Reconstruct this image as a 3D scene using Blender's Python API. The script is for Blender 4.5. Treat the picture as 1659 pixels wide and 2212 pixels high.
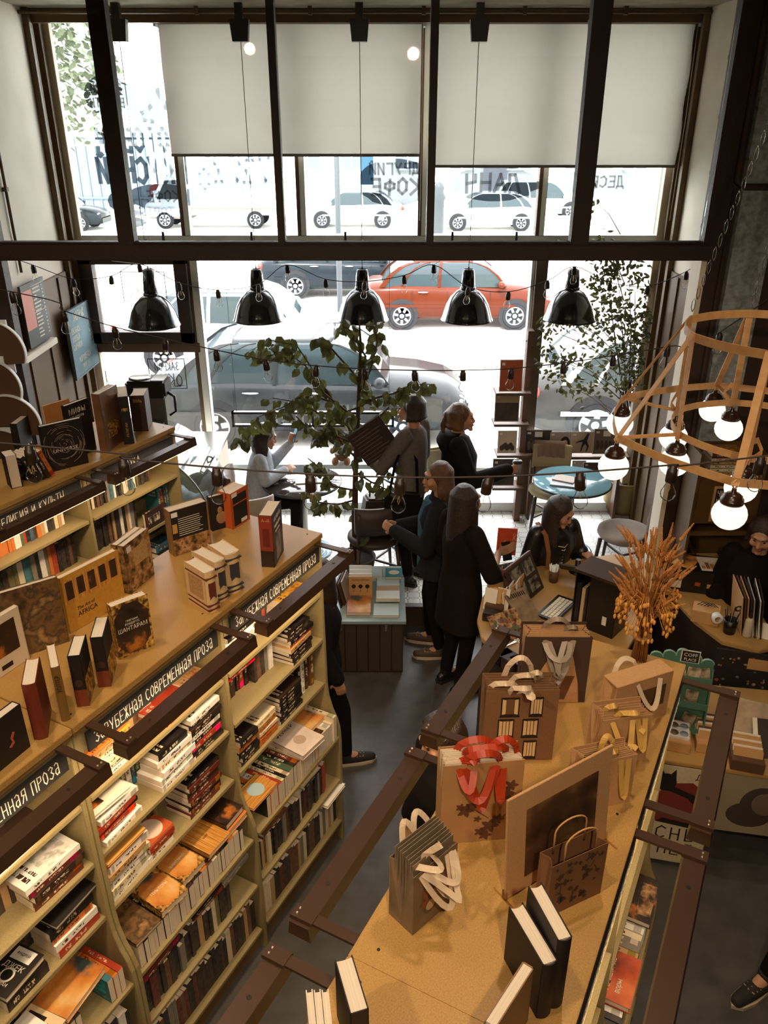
import bpy, bmesh, math, random
from mathutils import Vector, Matrix, noise as mnoise
from math import radians as R, sin, cos, tan, pi, sqrt, atan2, hypot
random.seed(7)
for _o in list(bpy.data.objects): bpy.data.objects.remove(_o)
SC = bpy.context.scene
COL = SC.collection
# ------------------------------------------------------------------ camera, world, sun, exposure
F_PX, CXP, CYP, PITCH, CAMH = 1750.0, 829.5, 1106.0, R(25.9), 4.0
cam = bpy.data.cameras.new('camera'); camo = bpy.data.objects.new('camera', cam); COL.objects.link(camo)
camo.location = (0, 0, CAMH); camo.rotation_euler = (R(90) - PITCH, 0, 0)
cam.sensor_fit = 'VERTICAL'; cam.sensor_height = 36.0; cam.lens = 36.0 * F_PX / 2212.0
cam.clip_start = 0.05; cam.clip_end = 400
SC.camera = camo
SC.view_settings.view_transform = 'Standard'; SC.view_settings.look = 'None'
SC.view_settings.gamma = 1.0; SC.view_settings.use_curve_mapping = False
SC.view_settings.exposure = 0.45
SC.cycles.use_denoising = True
SC.cycles.max_bounces = 8; SC.cycles.transparent_max_bounces = 24
SC.cycles.sample_clamp_indirect = 4.0
SC.cycles.caustics_reflective = False; SC.cycles.caustics_refractive = False
world = bpy.data.worlds.new('World'); SC.world = world; world.use_nodes = True
_bg = world.node_tree.nodes['Background']
_bg.inputs[0].default_value = (0.97, 0.98, 1.0, 1); _bg.inputs[1].default_value = 7.5
sun = bpy.data.lights.new('sun', 'SUN'); suno = bpy.data.objects.new('sun', sun); COL.objects.link(suno)
sun.energy = 9.0; sun.angle = R(1.0); sun.color = (1.0, 0.96, 0.9)
suno.rotation_euler = (R(36), 0, R(-18))          # comes over the shop's roof and lights the far side of the street

def area_light(name, loc, rot, sx, sy, power, col, spread=R(170)):
    l = bpy.data.lights.new(name, 'AREA'); l.shape = 'RECTANGLE'; l.size = sx; l.size_y = sy
    l.energy = power; l.color = col; l.spread = spread
    o = bpy.data.objects.new(name, l); COL.objects.link(o); o.location = loc; o.rotation_euler = rot
    return o
_p = area_light('window_daylight', (-0.15, 8.06, 2.5), (R(90), 0, R(180)), 5.6, 4.6, 1.0, (1, 1, 1))
_p.rotation_euler = (R(-90), 0, 0); _p.data.cycles.is_portal = True
def spot_light(name, loc, aim, power, col, ang=100, blend=0.6, size=0.05):
    l = bpy.data.lights.new(name, 'SPOT'); l.energy = power; l.color = col; l.spot_size = R(ang); l.spot_blend = blend
    l.shadow_soft_size = size
    o = bpy.data.objects.new(name, l); COL.objects.link(o); o.location = loc
    d = Vector(aim) - Vector(loc); o.rotation_euler = d.to_track_quat('-Z', 'Y').to_euler()
    return o
# warm overhead spots out of view, no lamp bodies built; includes added fill
SPOTS_AND_FILL = [((0.62, 2.15, 4.7), (0.75, 2.3, 2.1), 55), ((-1.45, 2.5, 4.7), (-1.4, 2.6, 2.1), 60), ((1.9, 3.4, 4.7), (1.9, 3.9, 0.9), 42), ((-0.2, 1.0, 4.7), (0.2, 1.6, 2.1), 45),
              ((-2.4, 4.0, 4.7), (-2.3, 4.4, 2.1), 35), ((0.35, -0.5, 4.7), (0.75, 2.4, 2.0), 130), ((-1.5, 0.2, 4.7), (-1.3, 2.6, 1.9), 100)]  # last pair is fill added around the camera to brighten the bag fronts
for _l, _a, _w in SPOTS_AND_FILL:
    spot_light('ceiling_spot_and_fill', _l, _a, _w, (1.0, 0.78, 0.54), 95, 0.7, 0.06)
# ------------------------------------------------------------------ helpers
AZ = R(27.5414)
DV = Vector((sin(AZ), cos(AZ), 0)); NV = Vector((cos(AZ), -sin(AZ), 0)); SA = R(90) - AZ
def W(s, n, z): return Vector((s * DV.x + n * NV.x, s * DV.y + n * NV.y, z))
def _ray(u, v):
    x = (u - CXP) / F_PX; y = (v - CYP) / F_PX
    return Vector((x, cos(PITCH) - y * sin(PITCH), -sin(PITCH) - y * cos(PITCH)))
def at_z(u, v, z):
    d = _ray(u, v); t = (z - CAMH) / d.z; return Vector((0, 0, CAMH)) + d * t
def at_y(u, v, y):
    d = _ray(u, v); return Vector((0, 0, CAMH)) + d * (y / d.y)
def lin(c):
    out = []
    for x in c[:3]:
        x = x / 255.0
        out.append(x / 12.92 if x <= 0.04045 else ((x + 0.055) / 1.055) ** 2.4)
    return tuple(out) + (1.0,)
MATS = {}
def nd(nt, typ, **kw):
    n = nt.nodes.new(typ)
    for k, v in kw.items(): setattr(n, k, v)
    return n
def pm(name, col, rough=0.6, metal=0.0, noise=None, bump=0.0, bscale=200, emis=0.0, emcol=None, spec=0.5, trans=0.0, coat=0.0, sheen=0.0):
    """principled material; noise=(scale, dark colour, amount) mottles the colour"""
    if name in MATS: return MATS[name]
    m = bpy.data.materials.new(name); m.use_nodes = True; nt = m.node_tree; b = nt.nodes['Principled BSDF']
    b.inputs['Base Color'].default_value = lin(col); b.inputs['Roughness'].default_value = rough
    b.inputs['Metallic'].default_value = metal; b.inputs['Specular IOR Level'].default_value = spec
    b.inputs['Coat Weight'].default_value = coat
    if trans: b.inputs['Transmission Weight'].default_value = trans
    if sheen: b.inputs['Sheen Weight'].default_value = sheen
    if emis:
        b.inputs['Emission Color'].default_value = lin(emcol or col); b.inputs['Emission Strength'].default_value = emis
    tc = None
    if noise or bump: tc = nd(nt, 'ShaderNodeTexCoord')
    if noise:
        nz = nd(nt, 'ShaderNodeTexNoise'); nz.inputs['Scale'].default_value = noise[0]; nz.inputs['Detail'].default_value = 5
        nt.links.new(tc.outputs['Object'], nz.inputs['Vector'])
        rp = nd(nt, 'ShaderNodeValToRGB'); rp.color_ramp.elements[0].position = 0.35; rp.color_ramp.elements[1].position = 0.7
        rp.color_ramp.elements[0].color = (0, 0, 0, 1); rp.color_ramp.elements[1].color = (noise[2],) * 3 + (1,)
        mx = nd(nt, 'ShaderNodeMixRGB'); mx.inputs[1].default_value = lin(col); mx.inputs[2].default_value = lin(noise[1])
        nt.links.new(nz.outputs['Fac'], rp.inputs['Fac']); nt.links.new(rp.outputs['Color'], mx.inputs[0])
        nt.links.new(mx.outputs[0], b.inputs['Base Color'])
    if bump:
        n2 = nd(nt, 'ShaderNodeTexNoise'); n2.inputs['Scale'].default_value = bscale
        nt.links.new(tc.outputs['Object'], n2.inputs['Vector'])
        bp = nd(nt, 'ShaderNodeBump'); bp.inputs['Strength'].default_value = bump; bp.inputs['Distance'].default_value = 0.01
        nt.links.new(n2.outputs['Fac'], bp.inputs['Height']); nt.links.new(bp.outputs['Normal'], b.inputs['Normal'])
    MATS[name] = m
    return m
def thin_glass(name, tint=(245, 252, 250), refl=0.08):
    m = bpy.data.materials.new(name); m.use_nodes = True; nt = m.node_tree
    for n in list(nt.nodes): nt.nodes.remove(n)
    out = nd(nt, 'ShaderNodeOutputMaterial'); tr = nd(nt, 'ShaderNodeBsdfTransparent'); gl = nd(nt, 'ShaderNodeBsdfGlossy')
    tr.inputs[0].default_value = lin(tint); gl.inputs['Roughness'].default_value = 0.02
    lw = nd(nt, 'ShaderNodeLayerWeight'); lw.inputs['Blend'].default_value = refl
    mp = nd(nt, 'ShaderNodeMath', operation='MULTIPLY_ADD'); mp.inputs[1].default_value = 0.9; mp.inputs[2].default_value = 0.03
    mx = nd(nt, 'ShaderNodeMixShader'); nt.links.new(lw.outputs['Fresnel'], mp.inputs[0]); nt.links.new(mp.outputs[0], mx.inputs[0])
    nt.links.new(tr.outputs[0], mx.inputs[1]); nt.links.new(gl.outputs[0], mx.inputs[2]); nt.links.new(mx.outputs[0], out.inputs[0])
    MATS[name] = m; return m
def tag(o, label=None, cat=None, group=None, kind=None):
    if label: o['label'] = label
    if cat: o['category'] = cat
    if group: o['group'] = group
    if kind: o['kind'] = kind
    return o
def empty(name, label, cat, loc=(0, 0, 0), rz=0.0, group=None):
    o = bpy.data.objects.new(name, None); COL.objects.link(o); o.location = loc; o.rotation_euler = (0, 0, rz)
    o.empty_display_size = 0.05
    return tag(o, label, cat, group)
class MB:
    """collects shapes; build() links them as ONE mesh object"""
    def __init__(s): s.v = []; s.f = []; s.m = []; s.sm = []
    def add(s, vs, fs, m=0, smooth=False):
        o = len(s.v); s.v += [tuple(x) for x in vs]
        for f in fs: s.f.append([i + o for i in f]); s.m.append(m); s.sm.append(smooth)
        return s
    def box(s, x0, x1, y0, y1, z0, z1, m=0):
        v = [(x0, y0, z0), (x1, y0, z0), (x1, y1, z0), (x0, y1, z0), (x0, y0, z1), (x1, y0, z1), (x1, y1, z1), (x0, y1, z1)]
        return s.add(v, [(0, 3, 2, 1), (4, 5, 6, 7), (0, 1, 5, 4), (1, 2, 6, 5), (2, 3, 7, 6), (3, 0, 4, 7)], m)
    def bar(s, p, q, w, h, up=(0, 0, 1), m=0):
        """rectangular bar from p to q: w across, h along up"""
        p, q, up = Vector(p), Vector(q), Vector(up); d = (q - p).normalized(); a = d.cross(up)
        if a.length < 1e-5: a = d.cross(Vector((1, 0, 0)))
        a.normalize(); b = a.cross(d).normalized(); a *= w / 2; b *= h / 2
        v = [p - a - b, p + a - b, p + a + b, p - a + b, q - a - b, q + a - b, q + a + b, q - a + b]
        return s.add(v, [(0, 1, 2, 3), (4, 7, 6, 5), (0, 4, 5, 1), (1, 5, 6, 2), (2, 6, 7, 3), (3, 7, 4, 0)], m)
    def prism(s, poly, z0, z1, m=0, axis='z'):
        n = len(poly)
        mp = {'z': lambda a, b, c: (a, b, c), 'y': lambda a, b, c: (a, c, b), 'x': lambda a, b, c: (c, a, b)}[axis]
        v = [mp(a, b, z0) for a, b in poly] + [mp(a, b, z1) for a, b in poly]
        fs = [list(range(n - 1, -1, -1)), list(range(n, 2 * n))] + [(i, (i + 1) % n, n + (i + 1) % n, n + i) for i in range(n)]
        return s.add(v, fs, m)
    def lathe(s, prof, c=(0, 0, 0), n=20, m=0, axis=None, caps=True, smooth=True):
        """prof: (r, z) list; axis: optional direction"""
        c = Vector(c); q = Vector((0, 0, 1)).rotation_difference(Vector(axis)) if axis else None
        vs = []
        for r, z in prof:
            for i in range(n):
                a = 2 * pi * i / n; p = Vector((r * cos(a), r * sin(a), z))
                if q: p = q @ p
                vs.append(c + p)
        fs = []
        for k in range(len(prof) - 1):
            for i in range(n):
                j = (i + 1) % n; fs.append((k * n + i, k * n + j, (k + 1) * n + j, (k + 1) * n + i))
        s.add(vs, fs, m, smooth)
        if caps:
            o = len(s.v) - len(vs)
            if prof[0][0] > 1e-4: s.f.append([o + i for i in range(n - 1, -1, -1)]); s.m.append(m); s.sm.append(False)
            if prof[-1][0] > 1e-4: s.f.append([o + (len(prof) - 1) * n + i for i in range(n)]); s.m.append(m); s.sm.append(False)
        return s
    def cyl(s, p, q, r, r2=None, n=12, m=0, smooth=True):
        p, q = Vector(p), Vector(q)
        return s.lathe([(r, 0), (r if r2 is None else r2, (q - p).length)], p, n, m, (q - p), True, smooth)
    def tube(s, pts, r, n=6, m=0):
        """r: number or list"""
        pts = [Vector(p) for p in pts]; k = len(pts); rs = r if isinstance(r, (list, tuple)) else [r] * k
        vs = []; prev = None
        for i, p in enumerate(pts):
            d = (pts[min(i + 1, k - 1)] - pts[max(i - 1, 0)])
            d = d.normalized() if d.length > 1e-9 else Vector((0, 0, 1))
            if prev is None:
                a = d.cross(Vector((0, 0, 1)))
                if a.length < 1e-3: a = d.cross(Vector((1, 0, 0)))
            else: a = prev - d * prev.dot(d)
            a.normalize(); prev = a; b = d.cross(a)
            for j in range(n):
                t = 2 * pi * j / n; vs.append(p + (a * cos(t) + b * sin(t)) * rs[i])
        fs = [(i * n + j, i * n + (j + 1) % n, (i + 1) * n + (j + 1) % n, (i + 1) * n + j) for i in range(k - 1) for j in range(n)]
        fs += [list(range(n - 1, -1, -1)), [(k - 1) * n + j for j in range(n)]]
        return s.add(vs, fs, m, True)
    def ribbon(s, pts, width, th=0.0012, m=0, up=None, closed=False):
        """flat band along pts; width vector = across the band (constant vector or list)"""
        pts = [Vector(p) for p in pts]; k = len(pts); vs = []
        for i, p in enumerate(pts):
            w = Vector(width[i]) if isinstance(width, list) else Vector(width)
            d = (pts[(i + 1) % k if closed else min(i + 1, k - 1)] - pts[(i - 1) % k if closed else max(i - 1, 0)])
            nrm = d.cross(w)
            nrm = nrm.normalized() if nrm.length > 1e-9 else Vector((0, 0, 1))
            w = w * 0.5; t = nrm * th * 0.5
            vs += [p - w - t, p + w - t, p + w + t, p - w + t]
        fs = []
        for i in range(k if closed else k - 1):
            a = i * 4; b = ((i + 1) % k) * 4
            fs += [(a, a + 1, b + 1, b), (a + 1, a + 2, b + 2, b + 1), (a + 2, a + 3, b + 3, b + 2), (a + 3, a, b, b + 3)]
        if not closed: fs += [(3, 2, 1, 0), ((k - 1) * 4, (k - 1) * 4 + 1, (k - 1) * 4 + 2, (k - 1) * 4 + 3)]
        return s.add(vs, fs, m, False)
    def ball(s, c, rx, ry=None, rz=None, n=14, m=0):
        ry = rx if ry is None else ry; rz = rx if rz is None else rz; c = Vector(c); k = max(6, n // 2 + 2)
        vs = [c + Vector((0, 0, -rz))]
        for i in range(1, k):
            t = -pi / 2 + pi * i / k
            for j in range(n):
                a = 2 * pi * j / n; vs.append(c + Vector((rx * cos(t) * cos(a), ry * cos(t) * sin(a), rz * sin(t))))
        vs.append(c + Vector((0, 0, rz))); fs = []
        for j in range(n): fs.append((0, 1 + (j + 1) % n, 1 + j))
        for i in range(k - 2):
            for j in range(n):
                a = 1 + i * n; fs.append((a + j, a + (j + 1) % n, a + n + (j + 1) % n, a + n + j))
        a = 1 + (k - 2) * n; e = len(vs) - 1
        for j in range(n): fs.append((a + j, a + (j + 1) % n, e))
        return s.add(vs, fs, m, True)
    def xf(s, M, start=0):
        for i in range(start, len(s.v)): s.v[i] = tuple(M @ Vector(s.v[i]))
        return s
    def mesh(s, name, mats, bevel=0.0, fix=True):
        me = bpy.data.meshes.new(name); me.from_pydata(s.v, [], s.f)
        for m in (mats if isinstance(mats, (list, tuple)) else [mats]): me.materials.append(m)
        me.polygons.foreach_set('material_index', s.m); me.polygons.foreach_set('use_smooth', s.sm)
        if bevel or fix:
            bm = bmesh.new(); bm.from_mesh(me)
            if fix: bmesh.ops.recalc_face_normals(bm, faces=bm.faces)
            if bevel:
                es = [e for e in bm.edges if len(e.link_faces) == 2 and e.calc_face_angle(0) > 0.6]
                bmesh.ops.bevel(bm, geom=es, offset=bevel, segments=2, affect='EDGES', clamp_overlap=True)
            bm.to_mesh(me); bm.free()
        me.update(); return me
    def build(s, name, mats, parent=None, loc=(0, 0, 0), rz=0.0, bevel=0.0, rot=None, fix=True):
        o = bpy.data.objects.new(name, s.mesh(name, mats, bevel, fix)); COL.objects.link(o)
        o.location = loc; o.rotation_euler = rot or (0, 0, rz)
        if parent is not None: o.parent = parent
        return o
def kids(o): return [c for c in bpy.data.objects if c.parent == o]
def dup(o, loc, rz=None, label=None, rot=None, color=None, _parent=None, ch=None):
    c = o.copy(); COL.objects.link(c)
    if _parent is not None: c.parent = _parent
    else:
        c.location = loc
        if rz is not None: c.rotation_euler = (0, 0, rz)
        if rot is not None: c.rotation_euler = rot
        if label: c['label'] = label
        if color: c.color = color
    for k in (list(o.children) if ch is None else ch): dup(k, None, _parent=c)
    return c
ORD = ['first', 'second', 'third', 'fourth', 'fifth', 'sixth', 'seventh', 'eighth', 'ninth', 'tenth', 'eleventh', 'twelfth', 'thirteenth', 'fourteenth', 'fifteenth',
       'sixteenth', 'seventeenth', 'eighteenth', 'nineteenth', 'twentieth', 'twenty-first', 'twenty-second', 'twenty-third', 'twenty-fourth', 'twenty-fifth', 'twenty-sixth',
       'twenty-seventh', 'twenty-eighth', 'twenty-ninth', 'thirtieth', 'thirty-first', 'thirty-second', 'thirty-third']
# hand-drawn stroke letters on a 1 x 2 grid (x 0..1, y 0..2)
GLY = {'А': [[(0, 0), (.5, 2), (1, 0)], [(.2, .8), (.8, .8)]], 'Б': [[(.95, 2), (.1, 2), (.1, 0), (.8, 0), (.95, .5), (.8, 1.05), (.1, 1.1)]], 'В': [[(.1, 0), (.1, 2), (.8, 1.9), (.85, 1.3), (.1, 1.1), (.9, .9), (.9, .2), (.1, 0)]],
       'Г': [[(.1, 0), (.1, 2), (.9, 2)]], 'Д': [[(0, -.25), (.05, .1), (.95, .1), (1, -.25)], [(.2, .1), (.4, 2), (.8, 2), (.8, .1)]], 'Е': [[(.9, 2), (.1, 2), (.1, 0), (.95, 0)], [(.1, 1.05), (.75, 1.05)]],
       'Ж': [[(.5, 0), (.5, 2)], [(0, 2), (.5, 1), (1, 2)], [(0, 0), (.5, 1), (1, 0)]], 'З': [[(.05, 1.7), (.5, 2), (.9, 1.6), (.45, 1.1), (.95, .6), (.5, 0), (.05, .3)]], 'И': [[(.1, 2), (.1, 0), (.9, 2), (.9, 0)]],
       'Й': [[(.1, 2), (.1, 0), (.9, 2), (.9, 0)], [(.3, 2.35), (.5, 2.2), (.7, 2.35)]], 'К': [[(.1, 0), (.1, 2)], [(.9, 2), (.1, 1), (.95, 0)]], 'Л': [[(0, 0), (.4, 2), (.9, 2), (.9, 0)]], 'М': [[(.05, 0), (.1, 2), (.5, .8), (.9, 2), (.95, 0)]],
       'Н': [[(.1, 0), (.1, 2)], [(.9, 0), (.9, 2)], [(.1, 1), (.9, 1)]], 'О': [[(.5, 2), (.1, 1.5), (.1, .5), (.5, 0), (.9, .5), (.9, 1.5), (.5, 2)]], 'П': [[(.1, 0), (.1, 2), (.9, 2), (.9, 0)]], 'Р': [[(.1, 0), (.1, 2), (.8, 1.9), (.85, 1.2), (.1, 1)]],
       'С': [[(.95, 1.7), (.5, 2), (.1, 1.5), (.1, .5), (.5, 0), (.95, .3)]], 'Т': [[(0, 2), (1, 2)], [(.5, 2), (.5, 0)]], 'У': [[(.05, 2), (.5, .9)], [(.95, 2), (.3, 0)]], 'Ф': [[(.5, 0), (.5, 2)], [(.5, 1.7), (.05, 1.4), (.05, .9), (.5, .6), (.95, .9), (.95, 1.4), (.5, 1.7)]],
       'Х': [[(0, 2), (1, 0)], [(1, 2), (0, 0)]], 'Ш': [[(.05, 2), (.05, 0), (.95, 0), (.95, 2)], [(.5, 2), (.5, 0)]], 'Ы': [[(.05, 2), (.05, 0), (.5, .1), (.6, .6), (.05, 1)], [(.95, 2), (.95, 0)]], 'Ь': [[(.1, 2), (.1, 0), (.8, .1), (.85, .8), (.1, 1)]],
       'Ю': [[(.05, 0), (.05, 2)], [(.05, 1), (.4, 1)], [(.7, 2), (.4, 1.5), (.4, .5), (.7, 0), (1, .5), (1, 1.5), (.7, 2)]], 'Я': [[(.9, 0), (.9, 2), (.2, 1.9), (.15, 1.2), (.9, 1)], [(.5, 1), (.1, 0)]], 'Ц': [[(.1, 2), (.1, 0), (.85, 0), (.95, -.3)], [(.8, 2), (.8, 0)]],
       'Ч': [[(.1, 2), (.1, 1.2), (.9, 1)], [(.9, 2), (.9, 0)]], 'Э': [[(.05, 1.7), (.5, 2), (.9, 1.5), (.9, .5), (.5, 0), (.05, .3)], [(.4, 1), (.9, 1)]], 'а': [[(.15, 1.75), (.5, 2), (.85, 1.7), (.85, 0)], [(.85, 1.1), (.3, 1), (.1, .5), (.4, 0), (.85, .4)]],
       '0': [[(.5, 2), (.1, 1.5), (.1, .5), (.5, 0), (.9, .5), (.9, 1.5), (.5, 2)]], '1': [[(.2, 1.5), (.6, 2), (.6, 0)]], '3': [[(.05, 2), (.9, 2), (.4, 1.2), (.95, .6), (.5, 0), (.05, .3)]], '5': [[(.9, 2), (.2, 2), (.15, 1.1), (.8, 1.1), (.9, .4), (.5, 0), (.1, .2)]],
       '6': [[(.8, 2), (.2, 1.2), (.1, .5), (.5, 0), (.9, .5), (.5, 1), (.15, .7)]], '7': [[(.05, 2), (.95, 2), (.4, 0)]], '8': [[(.5, 1.1), (.15, 1.5), (.5, 2), (.85, 1.5), (.5, 1.1), (.1, .5), (.5, 0), (.9, .5), (.5, 1.1)]], '-': [[(.2, 1), (.8, 1)]], '.': [[(.4, 0), (.5, .15)]], ',': [[(.5, .2), (.3, -.3)]],
       'D': [[(.1, 0), (.1, 2), (.7, 1.8), (.95, 1), (.7, .2), (.1, 0)]], 'U': [[(.1, 2), (.1, .5), (.5, 0), (.9, .5), (.9, 2)]], 'V': [[(0, 2), (.5, 0), (1, 2)]], 'N': [[(.1, 0), (.1, 2), (.9, 0), (.9, 2)]], 'I': [[(.5, 0), (.5, 2)]], 'S': [[(.9, 1.7), (.5, 2), (.1, 1.6), (.9, .5), (.5, 0), (.1, .3)]]}
for _a, _b in zip('AEKMHOPCTXB', 'АЕКМНОРСТХВ'): GLY[_a] = GLY[_b]
GLY['R'] = [GLY['Р'][0], [(.4, 1), (.95, 0)]]; GLY['L'] = [[(.1, 2), (.1, 0), (.9, 0)]]; GLY['F'] = [[(.1, 0), (.1, 2), (.9, 2)], [(.1, 1), (.7, 1)]]; GLY['W'] = [[(0, 2), (.25, 0), (.5, 1.5), (.75, 0), (1, 2)]]; GLY['G'] = [[(.9, 1.7), (.5, 2), (.1, 1.5), (.1, .5), (.5, 0), (.9, .4), (.9, 1), (.5, 1)]]
def strokes(mb, text, x0, y0, cw, h, sw, m=0, z=0.0, mirror=False, gap=0.35, jit=0.0):
    """flat lettering in the local XZ plane (facing -Y, at y=z): x0,y0 lower corner, cw letter width, h cap height"""
    rnd = random.Random(sum(map(ord, text))); x = x0
    adv = cw * (1 + gap)
    for chh in (text[::-1] if mirror else text):
        if chh == ' ': x += adv * 0.7; continue
        dy = rnd.uniform(-jit, jit) * h; sk = rnd.uniform(-jit, jit)
        for st in GLY.get(chh, []):
            pts = [((1 - a if mirror else a) * cw + x + sk * b * cw, y0 + b * h / 2 + dy) for a, b in st]
            for (ax, ay), (bx, by) in zip(pts, pts[1:]):
                dx, dz = bx - ax, by - ay; L = hypot(dx, dz) or 1e-6; ex, ez = dx / L * sw * .35, dz / L * sw * .35; nx, nz = -dz / L * sw / 2, dx / L * sw / 2
                mb.add([(ax - ex + nx, z, ay - ez + nz), (ax - ex - nx, z, ay - ez - nz), (bx + ex - nx, z, by + ez - nz), (bx + ex + nx, z, by + ez + nz)], [(0, 1, 2, 3)], m)
        x += adv
    return x - x0
_txt = {}
def text_mesh(text, size, ext=0.0004, align='CENTER', sx=1.0, shear=0.0):
    key = (text, size, ext, align, sx, shear)
    if key in _txt: return _txt[key]
    c = bpy.data.curves.new('lettering', 'FONT'); c.body = text; c.size = size; c.extrude = ext; c.align_x = align; c.align_y = 'CENTER'; c.shear = shear; c.resolution_u = 2
    o = bpy.data.objects.new('lettering', c); COL.objects.link(o); dg = bpy.context.evaluated_depsgraph_get()
    me = bpy.data.meshes.new_from_object(o.evaluated_get(dg)); me.name = 'lettering'
    bpy.data.objects.remove(o); bpy.data.curves.remove(c)
    if sx != 1.0: me.transform(Matrix.Diagonal((sx, 1, 1, 1)))
    _txt[key] = me; return me
def lettering(text, size, mat, parent, M, sx=1.0, name='title', align='CENTER', shear=0.0):
    """printed words as a thin mesh; M places local XY (reading plane) in the parent's space"""
    me = text_mesh(text, size, 0.0004, align, sx, shear).copy(); me.materials.clear(); me.materials.append(mat)
    o = bpy.data.objects.new(name, me); COL.objects.link(o); o.parent = parent; o.matrix_local = M; return o
def frame_m(o, x, y):
    """matrix with origin o, x axis x, y axis y"""
    x = Vector(x).normalized(); y = Vector(y); y = (y - x * y.dot(x)).normalized(); z = x.cross(y)
    return Matrix(((x.x, y.x, z.x, o[0]), (x.y, y.y, z.y, o[1]), (x.z, y.z, z.z, o[2]), (0, 0, 0, 1)))
# ------------------------------------------------------------------ materials of the room
def at_x(u, v, x):
    d = _ray(u, v); return Vector((0, 0, CAMH)) + d * (x / d.x)
M_white = pm('white_paint', (236, 226, 208), 0.7, noise=(3, (216, 204, 180), .6))
M_olive = pm('olive_brown_paint', (96, 70, 30), 0.55, noise=(4, (78, 56, 24), .7))
M_dark = pm('dark_brown_wall', (56, 40, 30), 0.8)
M_frame = pm('dark_brown_steel', (48, 33, 24), 0.55, bump=.15, bscale=60)
M_winbrown = pm('brown_window_frame', (92, 74, 52), 0.5)
M_winwhite = pm('white_window_frame', (232, 236, 236), 0.45)
M_ceil = pm('shop_ceiling_paint', (168, 158, 136), 0.9, noise=(6, (120, 108, 88), .6))
M_floor = pm('dark_concrete', (84, 80, 76), 0.42, noise=(9, (66, 62, 58), .8))
M_greypl = pm('grey_plaster', (160, 166, 166), 0.85, noise=(30, (88, 90, 86), .7))
M_black = pm('black_plastic', (22, 19, 17), 0.35)
M_steel = pm('steel', (170, 168, 162), 0.25, metal=1.0)
M_glass = thin_glass('window_pane', (252, 252, 252), 0.1)
def tile_mat():
    m = bpy.data.materials.new('octagon_tiles'); m.use_nodes = True; nt = m.node_tree; b = nt.nodes['Principled BSDF']
    tc = nd(nt, 'ShaderNodeTexCoord'); sp = nd(nt, 'ShaderNodeSeparateXYZ'); nt.links.new(tc.outputs['Object'], sp.inputs[0])
    def mth(op, a, bb=None, c=None):
        n = nd(nt, 'ShaderNodeMath', operation=op)
        for i, x in enumerate((a, bb, c)):
            if x is None: continue
            if isinstance(x, (int, float)): n.inputs[i].default_value = x
            else: nt.links.new(x, n.inputs[i])
        return n.outputs[0]
    au = []
    for ax, sz in (('X', .105), ('Y', .105)):
        q = mth('DIVIDE', sp.outputs[ax], sz); fr = mth('FRACT', q); au.append(mth('ABSOLUTE', mth('SUBTRACT', fr, .5)))
    big = mth('MAXIMUM', au[0], au[1]); su = mth('ADD', au[0], au[1])
    edge = mth('GREATER_THAN', big, .474); corner = mth('LESS_THAN', su, .80)
    g1 = mth('MULTIPLY', edge, corner)
    g2 = mth('LESS_THAN', mth('ABSOLUTE', mth('SUBTRACT', su, .795)), .032)
    g = mth('MAXIMUM', g1, g2)
    nz = nd(nt, 'ShaderNodeTexNoise'); nz.inputs['Scale'].default_value = 5; nt.links.new(tc.outputs['Object'], nz.inputs['Vector'])
    m0 = nd(nt, 'ShaderNodeMixRGB'); m0.inputs[1].default_value = lin((226, 226, 220)); m0.inputs[2].default_value = lin((206, 204, 196)); nt.links.new(nz.outputs['Fac'], m0.inputs[0])
    mx = nd(nt, 'ShaderNodeMixRGB'); mx.inputs[2].default_value = lin((64, 58, 52)); nt.links.new(g, mx.inputs[0]); nt.links.new(m0.outputs[0], mx.inputs[1])
    nt.links.new(mx.outputs[0], b.inputs['Base Color']); b.inputs['Roughness'].default_value = .32
    return m
M_tile = tile_mat()
def S(name, mb, m, loc=(0, 0, 0), bevel=0, parent=None, rz=0):
    o = mb.build(name, m, parent, loc, rz, bevel)
    if parent is None: o['kind'] = 'structure'
    return o
WY = 7.9           # window wall
FY = 5.3           # wall with the tall steel-framed opening
CEIL = 4.8
S('floor', MB().box(-4.6, 4.3, -2.5, 6.0, -.1, 0), M_floor)
o = S('floor_cafe', MB().box(-4.6, 4.3, 6.0, WY + .1, -.1, .2), [M_tile])
S('trim_step', MB().box(-4.6, 4.3, 5.955, 6.0, 0.001, .2).box(-4.6, 4.3, 5.945, 6.005, .175, .203), pm('step_edge', (70, 56, 42), .5))
S('ceiling', MB().box(-4.6, 4.3, -2.5, WY + .35, CEIL, CEIL + .2), M_ceil)
S('wall_rear', MB().box(-4.6, 4.3, -2.6, -2.5, 0, CEIL), M_dark)
S('wall_left', MB().box(-4.7, -4.6, -2.5, FY + .15, 0, CEIL), M_dark)
S('wall_right', MB().box(4.3, 4.4, -2.5, FY + .15, 0, CEIL), M_dark)
S('wall_front_left', MB().box(-4.6, -2.46, FY, FY + .15, 0, CEIL), M_dark)
S('wall_front_right', MB().box(2.04, 4.3, FY, FY + .15, 0, CEIL), M_dark)
S('pillar_right', MB().box(2.17, 2.4, FY - .05, FY, 0, CEIL), M_greypl)
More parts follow.
